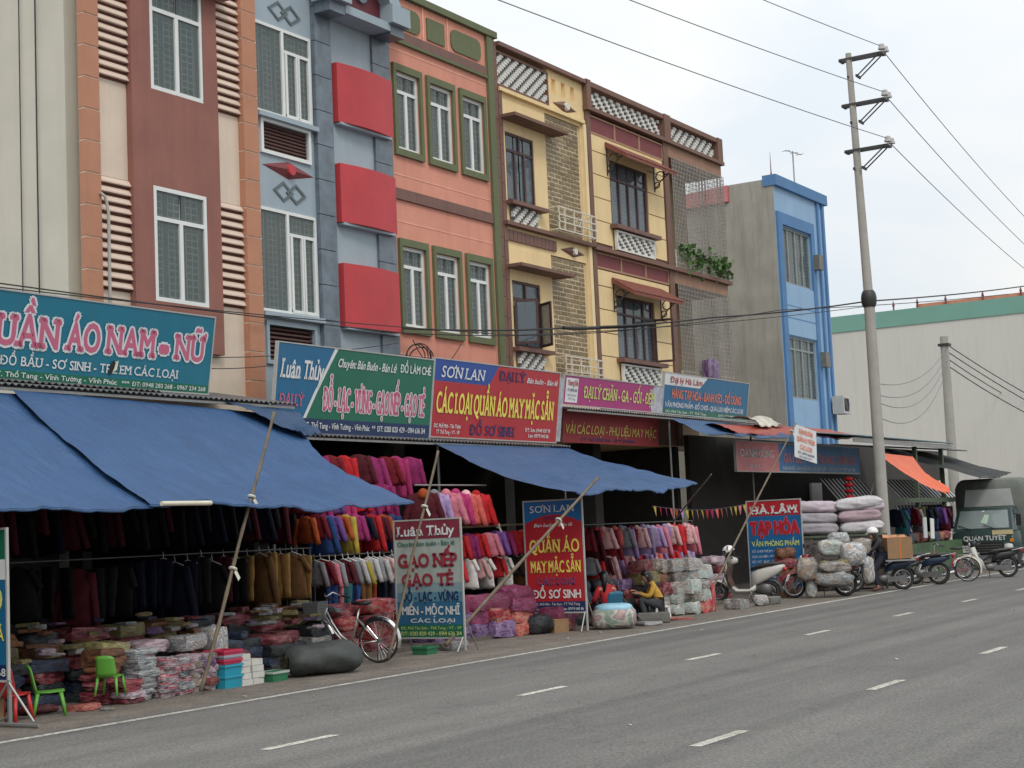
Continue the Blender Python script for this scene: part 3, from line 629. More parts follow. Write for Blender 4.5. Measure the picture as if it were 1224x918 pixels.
for x, z in ((50.62, 10.2), (50.7, 6.9)):
    mbx = MB(b6.location).box(x, x+.4, 18.72, 18.93, z, z+.5).build('meter_box', mat('meter_grey', (.17, .17, .16), .6, .2, 6), b6)
ac = MB(b6.location).box(51.5, 52.25, 18.5, 18.9, 5.35, 5.95).build('air_conditioner', wpl0, b6); MB(b6.location).ring((51.8, 18.49, 5.65), (0, 1, 0), .2, .015, 18, 5).build('fan_guard', iron, ac); MB(b6.location).box(51.58, 52.02, 18.494, 18.5, 5.43, 5.87).build('fan_opening', iron, ac)
# pink roof behind
q = MB(b6.location); q.prism([(20.56, 12.84), (34, 12.1), (34, 12.0), (20.56, 12.3)], 47.5, 52, 'yz'); q.build('tin_roof', mat('faded_red_roof', (.55, .17, .19), .7, .1, 2), b6)
fin = MB(b6.location); fin.tube([(49.0, 19.6, 12.9), (49.0, 19.6, 13.1), (49.0, 19.6, 13.18), (49.0, 19.6, 13.4), (49.0, 19.6, 14.05)], [.07, .1, .05, .02, .006], 8); fin.build('lightning_rod', maroon2, b6)
q = MB(b6.location); q.tube([(51.6, 19.8, 12.9), (51.6, 19.8, 14.6)], .025, 6); q.build('antenna_mast', gsteel, b6)
q = MB(b6.location); q.tube([(50.9, 19.8, 14.5), (52.4, 19.8, 14.62)], .016, 5)
for i in (0, 4, 7): q.tube([(51+i*.18, 19.65, 14.5+i*.015), (51+i*.18, 19.95, 14.5+i*.015)], .01, 4)
q.build('antenna', gsteel, b6)
# ================================================================== WAREHOUSE
b7 = thing('warehouse', 'long pale warehouse wall with a sea green top band at the far right', 'building', (75, 17, 0))
bx(b7, 'wall', warehouse, 75, 110, 15, 60, 0, 10.95); bx(b7, 'top_band', greencap, 74.95, 110.05, 14.95, 60, 10.95, 11.74)
bx(b7, 'ridge', mat('ridge_orange', (.5, .2, .13), .8), 76.6, 76.9, 15, 23.5, 11.74, 12.12)
for y in (16.8, 18.4, 20.2, 22.0, 23.4, 24.6): MB(b7.location).tube([(76.5, y, 11.7), (76.5, y, 12.1), (76.5, y, 12.18), (76.5, y, 12.4)], [.04, .04, .07, .01], 6).build('roof_finial', maroon2, b7)
# ------------------------------------------------------------------ canopies
def corrugated(root, name, x0, x1, ya, za, yb, zb, m, pitch=.12, amp=.018, **k):
    n = int((x1-x0)/pitch*4); b = MB(root.location if root else (0, 0, 0)); A = []; B_ = []
    for i in range(n+1):
        x = x0+(x1-x0)*i/n; d = amp*math.sin(i*math.pi/2)
        A.append((x, ya, za+d)); B_.append((x, yb, zb+d))
    b.loft([A, B_], cap=False, closed=False)
    b.loft([[(p[0], p[1], p[2]-.006) for p in A], [(p[0], p[1], p[2]-.006) for p in B_]], cap=False, closed=False)
    return b.build(name, m, root, smooth='all', **k)
def canopy(name, label, x0, x1, yb, zf, zb, posts, m=tin):
    r = thing(name, label, 'awning', (x0, 18.98, zb))
    corrugated(r, 'roof_sheet', x0, x1, 18.97, zb, yb, zf, m)
    q = MB(r.location)
    for i in range(4):
        t = i/3; y = 18.9+(yb+.06-18.9)*t; z = zb+(zf-zb)*t-.06; q.box(x0, x1, y-.02, y+.02, z-.02, z+.02)
    q.build('purlin', gsteel, r)
    for x in posts:
        MB(r.location).tube([(x, yb+.12, .0), (x, yb+.12, zf-.04)], .028, 8).build('post', gsteel, r, smooth=True)
    return r
canopy('tin_awning', 'rusty corrugated tin awning under the big blue clothing sign on the left', 11, 20.95, 17.15, 4.17, 4.5, (12.2, 20.4))
canopy('tin_awning', 'dirty corrugated tin awning under the blue-green and red signs in the middle', 21.0, 30.65, 17.35, 3.68, 3.95, (21.2, 25.6, 30.5))
canopy('tin_awning', 'pale corrugated tin awning under the magenta and blue signs of the yellow end house', 30.7, 41.3, 17.35, 4.56, 4.8, (35.9, 41.0), tinl)
# dark fascia/soffit wall between facade bottom and the shops
for x0, x1, z0 in ((17.95, 22.2, 4.2), (22.25, 26.55, 3.8), (26.6, 30.8, 3.8), (30.85, 35.03, 3.95), (35.1, 39.72, 3.95)): pass
# ------------------------------------------------------------------ sign colours
S_blue = mat('sign_blue', (.012, .13, .27), .35, .06, 2, dirt=.12, dcol=(.1, .15, .2))
S_teal = mat('sign_teal_blue', (.008, .16, .24), .35, .06, 2, dirt=.12, dcol=(.1, .15, .2))
S_green = mat('sign_green', (.01, .14, .085), .35, .06, 2, dirt=.12, dcol=(.1, .14, .12))
S_navy = mat('sign_navy', (.012, .03, .1), .35, .08, 2, dirt=.1, dcol=(.08, .09, .12))
S_red = mat('sign_red', (.42, .02, .03), .35, .06, 2, dirt=.12, dcol=(.3, .12, .1))
S_royal = mat('sign_royal_blue', (.02, .07, .3), .35, .06, 2)
S_mag = mat('sign_magenta', (.36, .035, .17), .35, .06, 2, dirt=.12, dcol=(.25, .12, .16))
S_white = mat('sign_white', (.68, .7, .7), .45, .05, 3, dirt=.12, dcol=(.4, .4, .38))
S_pink = mat('letter_pink', (.55, .13, .22), .45, .04)
S_yel = mat('letter_yellow', (.8, .68, .12), .45, .04)
S_lime = mat('letter_lime', (.6, .68, .2), .45, .04)
S_or = mat('letter_orange', (.75, .2, .1), .45)
S_dk = mat('letter_indigo', (.04, .03, .12), .5)
S_grey = mat('sign_edge', (.45, .45, .43), .5, .1, metal=.2)
S_faded = mat('torn_vinyl', (.42, .42, .47), .6, .3, 6)
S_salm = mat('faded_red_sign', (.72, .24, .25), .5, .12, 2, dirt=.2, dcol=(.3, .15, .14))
S_dblue = mat('mid_blue_sign', (.08, .25, .52), .5, .12, 2, dirt=.2, dcol=(.08, .1, .15))  # the OANH DŨNG board's own blue
class Sign:
    """board with its own frame; coordinates are metres from its lower left corner"""
    def __init__(s, name, label, x0, x1, z0, z1, y=17.6, lean=.1, base=S_blue, rotz=0, cat='sign', root=None, thick=.05, frame=S_grey):
        s.x0 = x0; s.z0 = z0; s.w = x1-x0; s.h = z1-z0
        a = math.atan(lean/s.h) if lean else 0
        s.r = root or thing(name, label, cat, (x0, y, z0), (a, 0, rotz))
        s.n = 0
        MB().box(0, s.w, 0, thick, 0, s.h).build('panel', base, s.r)
        if frame:
            q = MB(); e = .022
            q.box(-e, s.w+e, -.012, thick+.01, -e, 0); q.box(-e, s.w+e, -.012, thick+.01, s.h, s.h+e); q.box(-e, 0, -.011, thick+.009, 0, s.h); q.box(s.w, s.w+e, -.011, thick+.009, 0, s.h); q.build('frame', frame, s.r)
    def field(s, pts, m, name='printed_field'):
        s.n += 1; y = -.0012*s.n
        MB().add([(p[0], y, p[1]) for p in pts], [tuple(range(len(pts)))]).build(name, m, s.r)
    def rect(s, x0, x1, z0, z1, m): s.field([(x0, z0), (x1, z0), (x1, z1), (x0, z1)], m)
    def t(s, tx, x0, x1, z0, h, m, **k): text(s.r, tx, x0, x1, z0, h, m, y=-.014, **k)
    def W(s, tx, x0, x1, z0, h, m, **k): s.t(tx, x0-s.x0, x1-s.x0, z0-s.z0, h, m, **k)   # world X/Z of the facade plane
# 1 -- big blue sign
s = Sign('shop_sign', 'big blue signboard with pink lettering QUẦN ÁO NAM - NỮ, leftmost above the blue tarps', 12.2, 19.28, 4.3, 5.53, 17.62, .2, S_teal)
s.rect(0, s.w, 0, .13, S_green)
s.W('QUẦN', 14.5, 16.07, 4.78, .42, S_pink, serif=True, bold=.03, outl=S_white)
s.W('ÁO', 16.18, 16.84, 4.79, .41, S_pink, serif=True, bold=.03, outl=S_white)
s.W('NAM', 16.97, 18.0, 4.8, .4, S_pink, serif=True, bold=.03, outl=S_white)
s.W('-', 18.12, 18.26, 4.78, .5, S_pink, bold=.06, outl=S_white)
s.W('NỮ', 18.42, 19.12, 4.81, .38, S_pink, serif=True, bold=.03, outl=S_white)
s.W('CÁC LOẠI', 12.6, 14.2, 4.78, .42, S_pink, serif=True, bold=.03, outl=S_white)
s.W('ĐỒ BẦU - SƠ SINH - TRẺ EM CÁC LOẠI', 15.02, 18.55, 4.5, .13, S_white, serif=True)
s.W('CHUYÊN BÁN BUÔN - BÁN LẺ', 12.5, 14.8, 4.5, .13, S_white, serif=True)
s.W('ĐC: Phố Tân Sơn - TT. Thổ Tang - Vĩnh Tường - Vĩnh Phúc', 13.7, 17.26, 4.335, .07, S_white)
s.W('***  ĐT: 0948 283 268 - 0967 234 268', 17.36, 19.2, 4.335, .065, S_white)
MB().add([(4.88, -.02, .16), (4.94, -.02, .2), (5.0, -.02, .36), (4.95, -.02, .4), (4.87, -.02, .3)], [(0, 1, 2, 3, 4)]).build('torn_hole', roomdark, s.r)
MB().add([(4.96, -.022, .22), (5.0, -.05, .26), (5.03, -.04, .4), (4.99, -.03, .38)], [(0, 1, 2, 3)]).build('torn_flap', mat('flap_cream', (.6, .58, .4), .7), s.r)
# 2 -- blue/green sign
s = Sign('shop_sign', 'blue and green signboard reading Luân Thủy, beans and rice dealer', 20.9, 25.56, 3.74, 5.27, 17.65, .2, S_green)
s.field([(0, .02), (.55, .02), (.8, .26), (1.05, .7), (1.4, 1.25), (1.58, 1.53), (0, 1.53)], S_blue)
s.field([(.55, .02), (.61, .02), (.86, .26), (1.11, .7), (1.46, 1.25), (1.65, 1.53), (1.55, 1.53), (1.38, 1.25), (1.03, .7), (.78, .26)], S_white)
s.rect(0, s.w, 0, .26, S_navy)
s.W('Luân Thủy', 20.98, 22.16, 4.68, .32, S_white, serif=True, bold=.02, shear=.2)
s.W('ĐẠI LÝ', 21.0, 21.66, 4.2, .2, S_pink, serif=True, bold=.015)
s.W('Chuyên: Bán Buôn - Bán Lẻ', 22.56, 24.33, 4.95, .15, S_white, bold=.02, shear=.3)
s.W('ĐỒ LÀM CHÈ', 24.46, 25.47, 4.97, .15, S_white, bold=.02)
s.W('ĐỖ - LẠC - VỪNG - GẠO NẾP - GẠO TẺ', 22.2, 25.33, 4.16, .4, S_pink, serif=True, bold=.02, outl=S_white, ob=.03)
s.W('Phố Tân Sơn - TT. Thổ Tang - Vĩnh Tường - Vĩnh Phúc  **  ĐT: 02113 820 429 - 0914 636 314', 20.98, 25.4, 3.83, .1, S_white, bold=.01)
# 3 -- red sign
s = Sign('shop_sign', 'red signboard reading Sơn Lan with yellow lettering above the second blue tarp', 25.62, 30.5, 3.79, 5.32, 17.65, .2, S_red)
s.field([(0, 1.1), (2.0, 1.1), (2.35, 1.53), (0, 1.53)], S_royal)
s.W('SƠN LAN', 25.85, 27.45, 4.97, .22, S_white, serif=True, shear=.15, bold=.012)
s.W('ĐẠI LÝ', 28.0, 29.05, 5.03, .19, S_dk, serif=True, bold=.02)
s.W('Bán buôn - Bán lẻ', 29.1, 30.4, 5.03, .11, S_white, shear=.3, bold=.02)
s.W('CÁC LOẠI QUẦN ÁO MAY MẶC SẴN', 25.75, 30.3, 4.27, .4, S_yel, serif=True, bold=.02)
s.W('ĐỒ SƠ SINH', 27.0, 28.72, 3.86, .2, S_dk, serif=True, bold=.02)
s.W('ĐC: Phố Mới - Tân Thịnh', 25.7, 26.65, 3.97, .075, S_white); s.W('TT Thổ Tang - VT - VP', 25.8, 26.62, 3.85, .075, S_white)
s.W('ĐT: Sơn: 0948 030 911', 29.15, 30.2, 3.99, .075, S_white); s.W('Lan: 0979 140 116', 29.3, 30.15, 3.87, .075, S_white)
# side panel of sign 3 (end return)
MB().box(s.w+.03, s.w+.2, .0, .06, .02, s.h-.1).build('end_panel', S_faded, s.r)
# 4 -- magenta
s = Sign('shop_sign', 'magenta signboard with lime lettering ĐẠI LÝ CHĂN GA and torn right end', 30.85, 35.8, 4.66, 5.31, 17.62, .1, S_mag)
s.rect(.08, .64, .05, .6, S_white); s.W('Thương Dần', 31.0, 31.45, 5.1, .11, S_red, bold=.02); s.W('ĐT: 0915 153 456', 31.0, 31.43, 4.96, .06, S_dk); s.W('Phố Tân Sơn', 31.02, 31.4, 4.85, .05, S_dk); s.W('Thổ Tang', 31.05, 31.37, 4.77, .04, S_dk)
s.W('ĐẠI LÝ CHĂN - GA - GỐI - ĐỆM', 31.75, 35.35, 4.84, .27, S_lime, serif=True, bold=.012)
s.field([(4.4, 0), (4.95, 0), (4.95, .65), (4.45, .65), (4.32, .5), (4.42, .36), (4.3, .2)], S_faded)
# banner below
s = Sign('shop_banner', 'dark red cloth banner hanging under the magenta sign', 31.1, 35.9, 3.82, 4.56, 17.8, .05, mat('dim_red_banner', (.25, .03, .035), .8, .15, 2), frame=None, cat='banner', thick=.015)
s.W('VẢI CÁC LOẠI - PHỤ LIỆU MAY MẶC', 31.2, 35.75, 4.03, .2, mat('banner_gold', (.5, .38, .1), .8), shear=.15, bold=.015)
s.W('ĐT: 0211 3838 266 - 0979 343 866', 31.9, 34.6, 3.88, .07, S_dk)
# 5 -- blue
s = Sign('shop_sign', 'blue signboard with a white corner reading Đại lý Hà Lâm and orange lettering', 35.84, 41.1, 4.66, 5.68, 17.62, .15, S_blue)
s.rect(0, s.w, 0, .13, S_green)
s.field([(0, .72), (2.1, .72), (2.55, 1.02), (0, 1.02)], S_white)
s.W('Đại lý Hà Lâm', 36.15, 38.05, 5.45, .15, S_red, bold=.015)
s.W('HÀNG TẠP HÓA - BÁNH KẸO - ĐỒ DÙNG', 36.3, 40.6, 5.06, .22, S_or, bold=.02)
s.W('VĂN PHÒNG PHẨM - ĐỒ CHƠI - QUÀ LƯU NIỆM CÁC LOẠI', 35.95, 40.8, 4.83, .12, S_white, bold=.02)
s.W('ĐC: Phố Tân Sơn - TT. Thổ Tang', 36.0, 38.4, 4.69, .06, S_white); s.W('ĐT: 0211 3838 555', 39.2, 40.7, 4.69, .06, S_white)
# 6 -- Oanh Dung
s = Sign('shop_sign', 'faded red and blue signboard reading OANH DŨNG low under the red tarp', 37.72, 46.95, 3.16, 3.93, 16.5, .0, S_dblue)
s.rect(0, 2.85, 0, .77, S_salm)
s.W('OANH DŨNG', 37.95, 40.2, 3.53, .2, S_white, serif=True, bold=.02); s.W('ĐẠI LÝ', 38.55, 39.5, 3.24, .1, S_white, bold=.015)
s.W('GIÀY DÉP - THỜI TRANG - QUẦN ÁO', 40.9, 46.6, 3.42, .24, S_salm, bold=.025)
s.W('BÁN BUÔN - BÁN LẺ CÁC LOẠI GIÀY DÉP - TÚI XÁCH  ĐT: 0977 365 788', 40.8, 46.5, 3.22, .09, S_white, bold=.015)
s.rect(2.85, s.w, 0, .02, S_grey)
# ------------------------------------------------------------------ standing boards (face along the road)
def standee(name, label, X, ya, yb, z0, z1, base, legs=True, cat='sign'):
    """faces -X; ya is the shop-side edge (larger Y), yb the road-side edge"""
    r = thing(name, label, cat, (X, ya, 0), (0, 0, R(-90)))
    w_ = ya-yb; h = z1-z0
    q = MB(); e = .025
    for x in (-e, w_): q.box(x, x+e, -.014, .02, .02 if legs else z0, z1+e)
    q.box(0, w_, -.013, .019, z0-e, z0); q.box(0, w_, -.013, .019, z1, z1+e); q.build('frame', S_grey, r)
    MB().box(0, w_, 0, .012, z0, z1).build('panel', base, r)
    if legs:
        for x in (0, w_-.02):
            q = MB(); q.tube([(x, .02, z0+.35), (x, .42, 0.01)], .014, 5); q.tube([(x, -.01, z0), (x, -.18, .012)], .014, 5); q.build('leg', gsteel, r)
    class T: pass
    t = T(); t.r = r; t.w = w_; t.n = 0
    def rect(x0, x1, a, b, m, pts=None):
        t.n += 1; y = -.0012*t.n; P = pts or [(x0, a), (x1, a), (x1, b), (x0, b)]
        MB().add([(p[0], y, p[1]) for p in P], [tuple(range(len(P)))]).build('printed_field', m, r)
    t.rect = rect; t.t = lambda tx, x0, x1, z, h, m, **k: text(r, tx, x0, x1, z, h, m, y=-.012, **k)
    return t
# Sơn Lan board
t = standee('standing_sign', 'tall red and blue standing board with yellow lettering crossed by a thick bamboo pole', 25.4, 15.44, 14.22, .36, 2.39, S_red)
arc = [(1.22*i/16, 1.985-.36+.36+.16*math.sin(math.pi*i/16)) for i in range(17)]
t.rect(0, 0, 0, 0, mat('board_blue', (.01, .13, .33), .35, .06), pts=arc+[(1.22, 2.39), (0, 2.39)])
t.t('SƠN LAN', .13, 1.08, 2.185, .125, S_white, serif=True, bold=0)
t.t('CHUYÊN', .42, .8, 2.04, .06, S_dk, bold=.01); t.t('Bán buôn - Bán lẻ', .2, 1.02, 1.92, .06, S_white, shear=.3)
t.t('QUẦN ÁO', .09, 1.14, 1.45, .23, S_yel, serif=True, bold=.02); t.t('MAY MẶC SẴN', .09, 1.16, 1.08, .21, S_yel, serif=True, bold=.02)
t.t('CÁC LOẠI', .22, 1.02, .86, .11, S_dk, serif=True, outl=S_pink, ob=.03); t.t('ĐỒ SƠ SINH', .11, 1.13, .61, .15, S_white, bold=.025)
t.rect(0, 1.22, .36, .55, S_navy); t.t('ĐC: Phố Mới - Tân Sơn - TT Thổ Tang', .14, 1.1, .48, .045, S_white); t.t('ĐT: Sơn: 0948 030 911 - Lan: 0979 140 116', .04, 1.18, .39, .05, S_white)
# Luân Thủy board
lb = mat('board_pale', (.38, .43, .4), .45, .12, 4, dirt=.35, dcol=(.25, .27, .24))
t = standee('standing_sign', 'worn white and blue standing board with dark red lettering right of the bicycle', 21.2, 15.38, 14.1, .23, 2.1, lb)
t.rect(0, 1.28, .95, 1.1, mat('board_fade_light', (.22, .33, .36), .45, .1, 4)); t.rect(0, 1.28, .8, .95, mat('board_fade_mid', (.1, .24, .32), .45, .1, 4)); t.rect(0, 1.28, .43, .8, mat('board_fade_deep', (.025, .13, .24), .45, .1, 4))
t.rect(0, 1.28, .23, .43, S_green); t.rect(0, 1.28, 1.81, 2.1, mat('board_maroon', (.2, .03, .05), .45, .12, 3))
t.t('Luân Thủy', .05, 1.17, 1.86, .15, S_white, serif=True, bold=.03); t.t('Chuyên: Bán buôn - Bán lẻ', .05, 1.17, 1.695, .07, S_green, bold=.02)
dr = mat('letter_dark_red', (.3, .03, .05), .5, .1, 4)
t.t('GẠO NẾP', .06, 1.2, 1.36, .2, dr, serif=True, bold=.035); t.t('GẠO TẺ', .12, 1.12, 1.06, .18, dr, serif=True, bold=.035)
t.t('ĐỖ - LẠC - VỪNG', .1, 1.2, .81, .14, S_navy, bold=.03); t.t('MIẾN - MỘC NHĨ', .1, 1.22, .59, .13, S_white, bold=.025); t.t('CÁC LOẠI', .26, 1.12, .465, .06, S_white, bold=.03)
t.t('ĐC: Phố Tân Sơn - Thổ Tang - VT - VP', .06, 1.24, .355, .045, S_lime); t.t('ĐT: 02113 820 429 - 0914 636 314', .06, 1.24, .26, .06, S_lime)
# Hà Lâm board
t = standee('standing_sign', 'blue standing board with a red top standing behind the white scooter', 36.2, 15.63, 14.25, .25, 2.33, mat('board_blue2', (.012, .12, .3), .4, .08))
t.rect(0, 1.38, 1.97, 2.33, S_red); t.t('HÀ LÂM', .08, 1.3, 2.02, .18, S_white, serif=True, bold=.035)
t.t('TẠP HÓA', .07, 1.31, 1.53, .29, S_red, bold=.05, outl=S_pink, ob=.03); t.t('VĂN PHÒNG PHẨM', .08, 1.3, 1.24, .12, S_lime, bold=.02)
for i, tx in enumerate(('ĐỒ CHƠI TRẺ EM - BÁNH KẸO', 'QUÀ LƯU NIỆM - MỸ PHẨM - ĐỒ DÙNG', 'BỘ VỞ - BÚT - THƯỚC', 'XÀ PHÒNG - BỘT GIẶT', 'NƯỚC NGỌT', 'GIẤY VỆ SINH')):
    t.t(tx, .07, (1.0, 1.15, .85, .9, .75, .7)[i], 1.09-.125*i, .055, S_white, bold=.015)
for i, (x, z, a, m_) in enumerate(((1.1, 1.06, .1, S_white), (.95, .84, .08, S_dk), (1.2, .86, .08, S_white), (1.0, .66, .11, S_lime), (1.25, .7, .08, S_or), (1.1, .48, .1, S_red))):
    t.rect(0, 0, 0, 0, m_, pts=[(x-a, z-.03), (x-a*.4, z-.05), (x+a*.8, z-.035), (x+a, z+.03), (x+a*.2, z+.05), (x-a*.7, z+.035)])
t.t('ĐC: Phố Tân Sơn - TT. Thổ Tang', .5, 1.3, .4, .05, S_white); t.t('ĐT: 0211 3838 555', .5, 1.1, .31, .05, S_white)
# left edge board (only its road-side edge is in view)
t = standee('standing_sign', 'green and blue standing board cut off by the left edge of the picture', 11.9, 15.2, 13.86, .5, 2.12, S_blue, legs=False)
t.rect(0, 1.34, 1.78, 2.12, S_green); t.rect(0, 1.34, .5, .66, S_navy); t.rect(1.2, 1.34, 1.58, 1.8, S_white)
t.t('LAN ANH', .1, 1.15, 1.84, .2, S_white, serif=True, bold=.03); t.t('QUẦN ÁO', .1, 1.28, 1.25, .25, S_lime, bold=.03); t.t('GIÁ', 1.05, 1.3, .92, .14, S_yel, bold=.02); t.t('ĐT: 0978 168 168', .3, 1.32, .54, .08, S_white)
q = MB(); q.box(1.345, 1.37, -.012, .03, .01, .5); q.box(0, .03, -.012, .03, .01, .5)
q.tube([(1.35, .0, .48), (1.72, .02, .06)], .014, 5); q.tube([(1.35, .0, .48), (.95, .02, .06)], .014, 5); q.tube([(1.36, 0, .12), (1.1, 0, .02)], .014, 5); q.tube([(1.0, -.03, .03), (1.85, -.03, .03)], .022, 6); q.build('leg_brace', gsteel, t.r, kind='stuff')
# hanging white paper notice on the slanting pole
s = Sign('paper_notice', 'white notice with red lettering tied to the bamboo pole under the red tarp', 37.7, 39.2, 3.42, 4.26, 14.9, .0, S_white, frame=None, thick=.01, cat='notice')
s.r.rotation_euler = (0, R(6), R(0))
s.t('BÁN BUÔN', .3, 1.2, .64, .12, S_or, bold=.03); s.t('QUẦN ÁO TRẺ EM', .15, 1.35, .44, .12, S_or, bold=.03); s.t('CÁC LOẠI', .35, 1.15, .24, .12, S_or, bold=.03); s.t('ĐT: 0979 268 899', .2, 1.3, .12, .06, S_dk, bold=.02); s.t('0211 3838 679', .25, 1.1, .03, .05, S_dk, bold=.02)
# ------------------------------------------------------------------ tarpaulins
def tarpmat(name, col, rough=.5, fold=.5):
    m = mat(name, col, rough, .1, 1.2, bump=0, dirt=.18, dcol=tuple(c*.6+.05 for c in col)); t = m.node_tree; n = t.nodes.new; l = t.links.new; b = t.nodes['Principled BSDF']
    g = n('ShaderNodeNewGeometry'); mp = n('ShaderNodeMapping'); mp.inputs['Scale'].default_value = (1.6, .5, .5); l(g.outputs['Position'], mp.inputs[0])
    z = n('ShaderNodeTexNoise'); z.inputs['Scale'].default_value = 2.4; z.inputs['Detail'].default_value = 7; z.inputs['Roughness'].default_value = .62; z.inputs['Distortion'].default_value = .6; l(mp.outputs[0], z.inputs[0])
    bp = n('ShaderNodeBump'); bp.inputs['Strength'].default_value = fold; bp.inputs['Distance'].default_value = .12; l(z.outputs[0], bp.inputs['Height']); l(bp.outputs[0], b.inputs['Normal']); return m
tb = tarpmat('blue_tarpaulin', (.03, .09, .215), fold=.8); tb2 = tarpmat('old_blue_tarpaulin', (.022, .062, .14)); to = tarpmat('orange_tarpaulin', (.7, .13, .045)); tr = tarpmat('dull_red_tarpaulin', (.33, .06, .035)); tk = tarpmat('black_shade_net', (.03, .033, .033), .9)
from mathutils import noise as NO
def cloth(name, label, c, sag, m, nx=70, ny=44, wave=.05, seed=1, cat='tarpaulin', edge=None):
    """c: four corners back-left, back-right, front-right, front-left"""
    rg = random.Random(seed); A, B_, C, D = [Vector(p) for p in c]; ph = [rg.uniform(0, 6) for _ in range(6)]
    rows = []
    for j in range(ny+1):
        v = j/ny; row = []
        for i in range(nx+1):
            u = i/nx; p = (A*(1-u)+B_*u)*(1-v)+(D*(1-u)+C*u)*v
            s_ = math.sin(math.pi*v)*(.75+.25*math.sin(math.pi*u))
            p.z -= sag*s_
            p.z += wave*(math.sin(u*9+ph[0]+v*2)*.6+math.sin(u*23+ph[1])*.35*v+math.sin((u*3+v*7)+ph[2])*.5)*min(1, 3*v)
            p.z -= .05*math.sin(math.pi*u)*v
            W_ = abs(B_.x-A.x); uu = u*W_; vv = v*4
            p.z += wave*(1.1*NO.noise(Vector((uu*1.5+seed, vv*.45, seed)))+.55*(abs(NO.noise(Vector((uu*2.6-vv*1.1, vv*1.2, seed+5))))*2-.5)+.3*NO.noise(Vector((uu*7, vv*2.5, seed+9))))*min(1, 4*v)
            fx = (uu*.9) % 1; fy = (vv*.8) % 1; p.z += .008*(max(0, 1-min(fx, 1-fx)*14)-max(0, 1-min(fy, 1-fy)*14))
            if edge: p = edge(u, v, p)
            row.append(p)
        rows.append(row)
    q = MB(A); q.loft(rows, cap=False, closed=False)
    o = q.build(name, m, None, smooth='all', loc=A, label=label, cat=cat)
    rim = MB(); pts = [p-A for p in rows[-1]]; rim.tube([p-Vector((0, 0, .02)) for p in pts], .016, 5); rim.build('hem', m, o, smooth='all')
    return o
def pull_in(amt, side=1):
    def f(u, v, p):
        w_ = u if side > 0 else 1-u
        p.x -= side*amt*(w_**3)*math.sin(math.pi*v); return p
    return f
cloth('tarpaulin', 'large faded blue tarp sloping over the stall at the far left edge', [(9.5, 17.25, 4.05), (15.5, 17.25, 4.06), (14.08, 13.8, 2.38), (8.2, 13.7, 2.5)], .16, tb, seed=3)
cloth('tarpaulin', 'wide blue tarp with a pointed right corner over the dark clothing stall', [(14.9, 17.22, 4.12), (21.0, 17.22, 3.98), (19.54, 13.8, 2.3), (14.0, 13.76, 2.42)], .12, tb, seed=5, edge=pull_in(.55))
cloth('tarpaulin', 'darker old blue sheet overlapping the top right of the wide blue tarp', [(19.2, 17.2, 4.15), (21.05, 17.2, 4.05), (20.7, 16.4, 3.6), (19.9, 16.3, 3.64)], .03, tb2, nx=24, ny=16, seed=23)
cloth('tarpaulin', 'smaller blue tarp stretched below the red Sơn Lan sign', [(25.4, 17.42, 3.63), (30.6, 17.42, 3.66), (29.5, 13.8, 2.68), (24.6, 13.85, 2.5)], .1, tb, seed=9, edge=pull_in(-.3, -1))
cloth('tarpaulin', 'small slack blue tarp under the blue Hà Lâm sign', [(35.6, 17.3, 4.5), (40.6, 17.3, 4.5), (39.2, 15.6, 4.0), (34.2, 15.6, 3.98)], .06, tb, nx=16, ny=8, seed=11)
cloth('tarpaulin', 'dull red tarp draped above the OANH DŨNG sign', [(37.0, 17.4, 4.3), (45.0, 17.4, 4.55), (44.8, 15.7, 4.15), (36.6, 16.0, 4.15)], -.12, tr, seed=13)
cloth('tarpaulin', 'bright orange tarp hanging from the tin roof near the truck', [(43.0, 14.62, 3.62), (46.3, 14.62, 3.56), (46.0, 13.5, 2.52), (45.2, 13.4, 2.44)], .14, to, seed=17, nx=30, ny=24, edge=pull_in(.1))
cloth('torn_cloth', 'torn dirty white cloth caught on the tin roof above the red tarp', [(38.6, 17.2, 4.62), (41.2, 17.2, 4.66), (41.0, 16.5, 4.5), (38.9, 16.4, 4.45)], -.08, mat('dirty_white_cloth', (.5, .48, .42), .9, .3, 5), nx=18, ny=8, wave=.06, seed=31, cat='cloth')
cloth('shade_net', 'black shade net sheet sloping behind the orange tarp towards the truck', [(47.6, 16.4, 4.0), (53.6, 16.4, 3.95), (54.6, 13.9, 3.1), (50.3, 13.8, 2.95)], .05, tk, seed=19, nx=12, ny=8)
# ------------------------------------------------------------------ bamboo poles
bam = mat('bamboo', (.16, .125, .085), .7, .3, 7, dirt=.3, dcol=(.12, .09, .06))
rag = mat('white_rag', (.6, .58, .5), .8)
def bamboo(label, a, b, r=.032, ties=(), name='bamboo_pole', group=None):
    a = Vector(a); b = Vector(b); n = 9; P = []; rs = []
    for i in range(n*3+1):
        t = i/(n*3); p = a.lerp(b, t); p += Vector((math.sin(t*9)*.012, 0, 0)); P.append(p-a); rs.append(.66*r*(1-.25*t)*(1.18 if i % 3 == 0 else 1))
    o = MB().tube(P, rs, 8).build(name, bam, None, smooth='all', loc=a, label=label, cat='pole', group=group)
    for t in ties:
        p = a.lerp(b, t)-a
        q = MB(); q.ring(p, (b-a), r*1.15, .018, 10, 5); q.add([p+Vector((.02, -.03, 0)), p+Vector((.07, -.06, -.12)), p+Vector((.02, -.07, -.16)), p+Vector((-.02, -.04, -.05))], [(0, 1, 2, 3)]); q.build('tie', rag, o)
    return o
bamboo('long bamboo pole propping the wide blue tarp in front of the dark clothes', (15.0, 13.95, .05), (16.5, 13.9, 3.6), .038, (.68, .42))
bamboo('bamboo pole slanting in front of the Luân Thủy standing board', (18.95, 13.95, .1), (20.3, 13.85, 3.15), .036, (.72,))
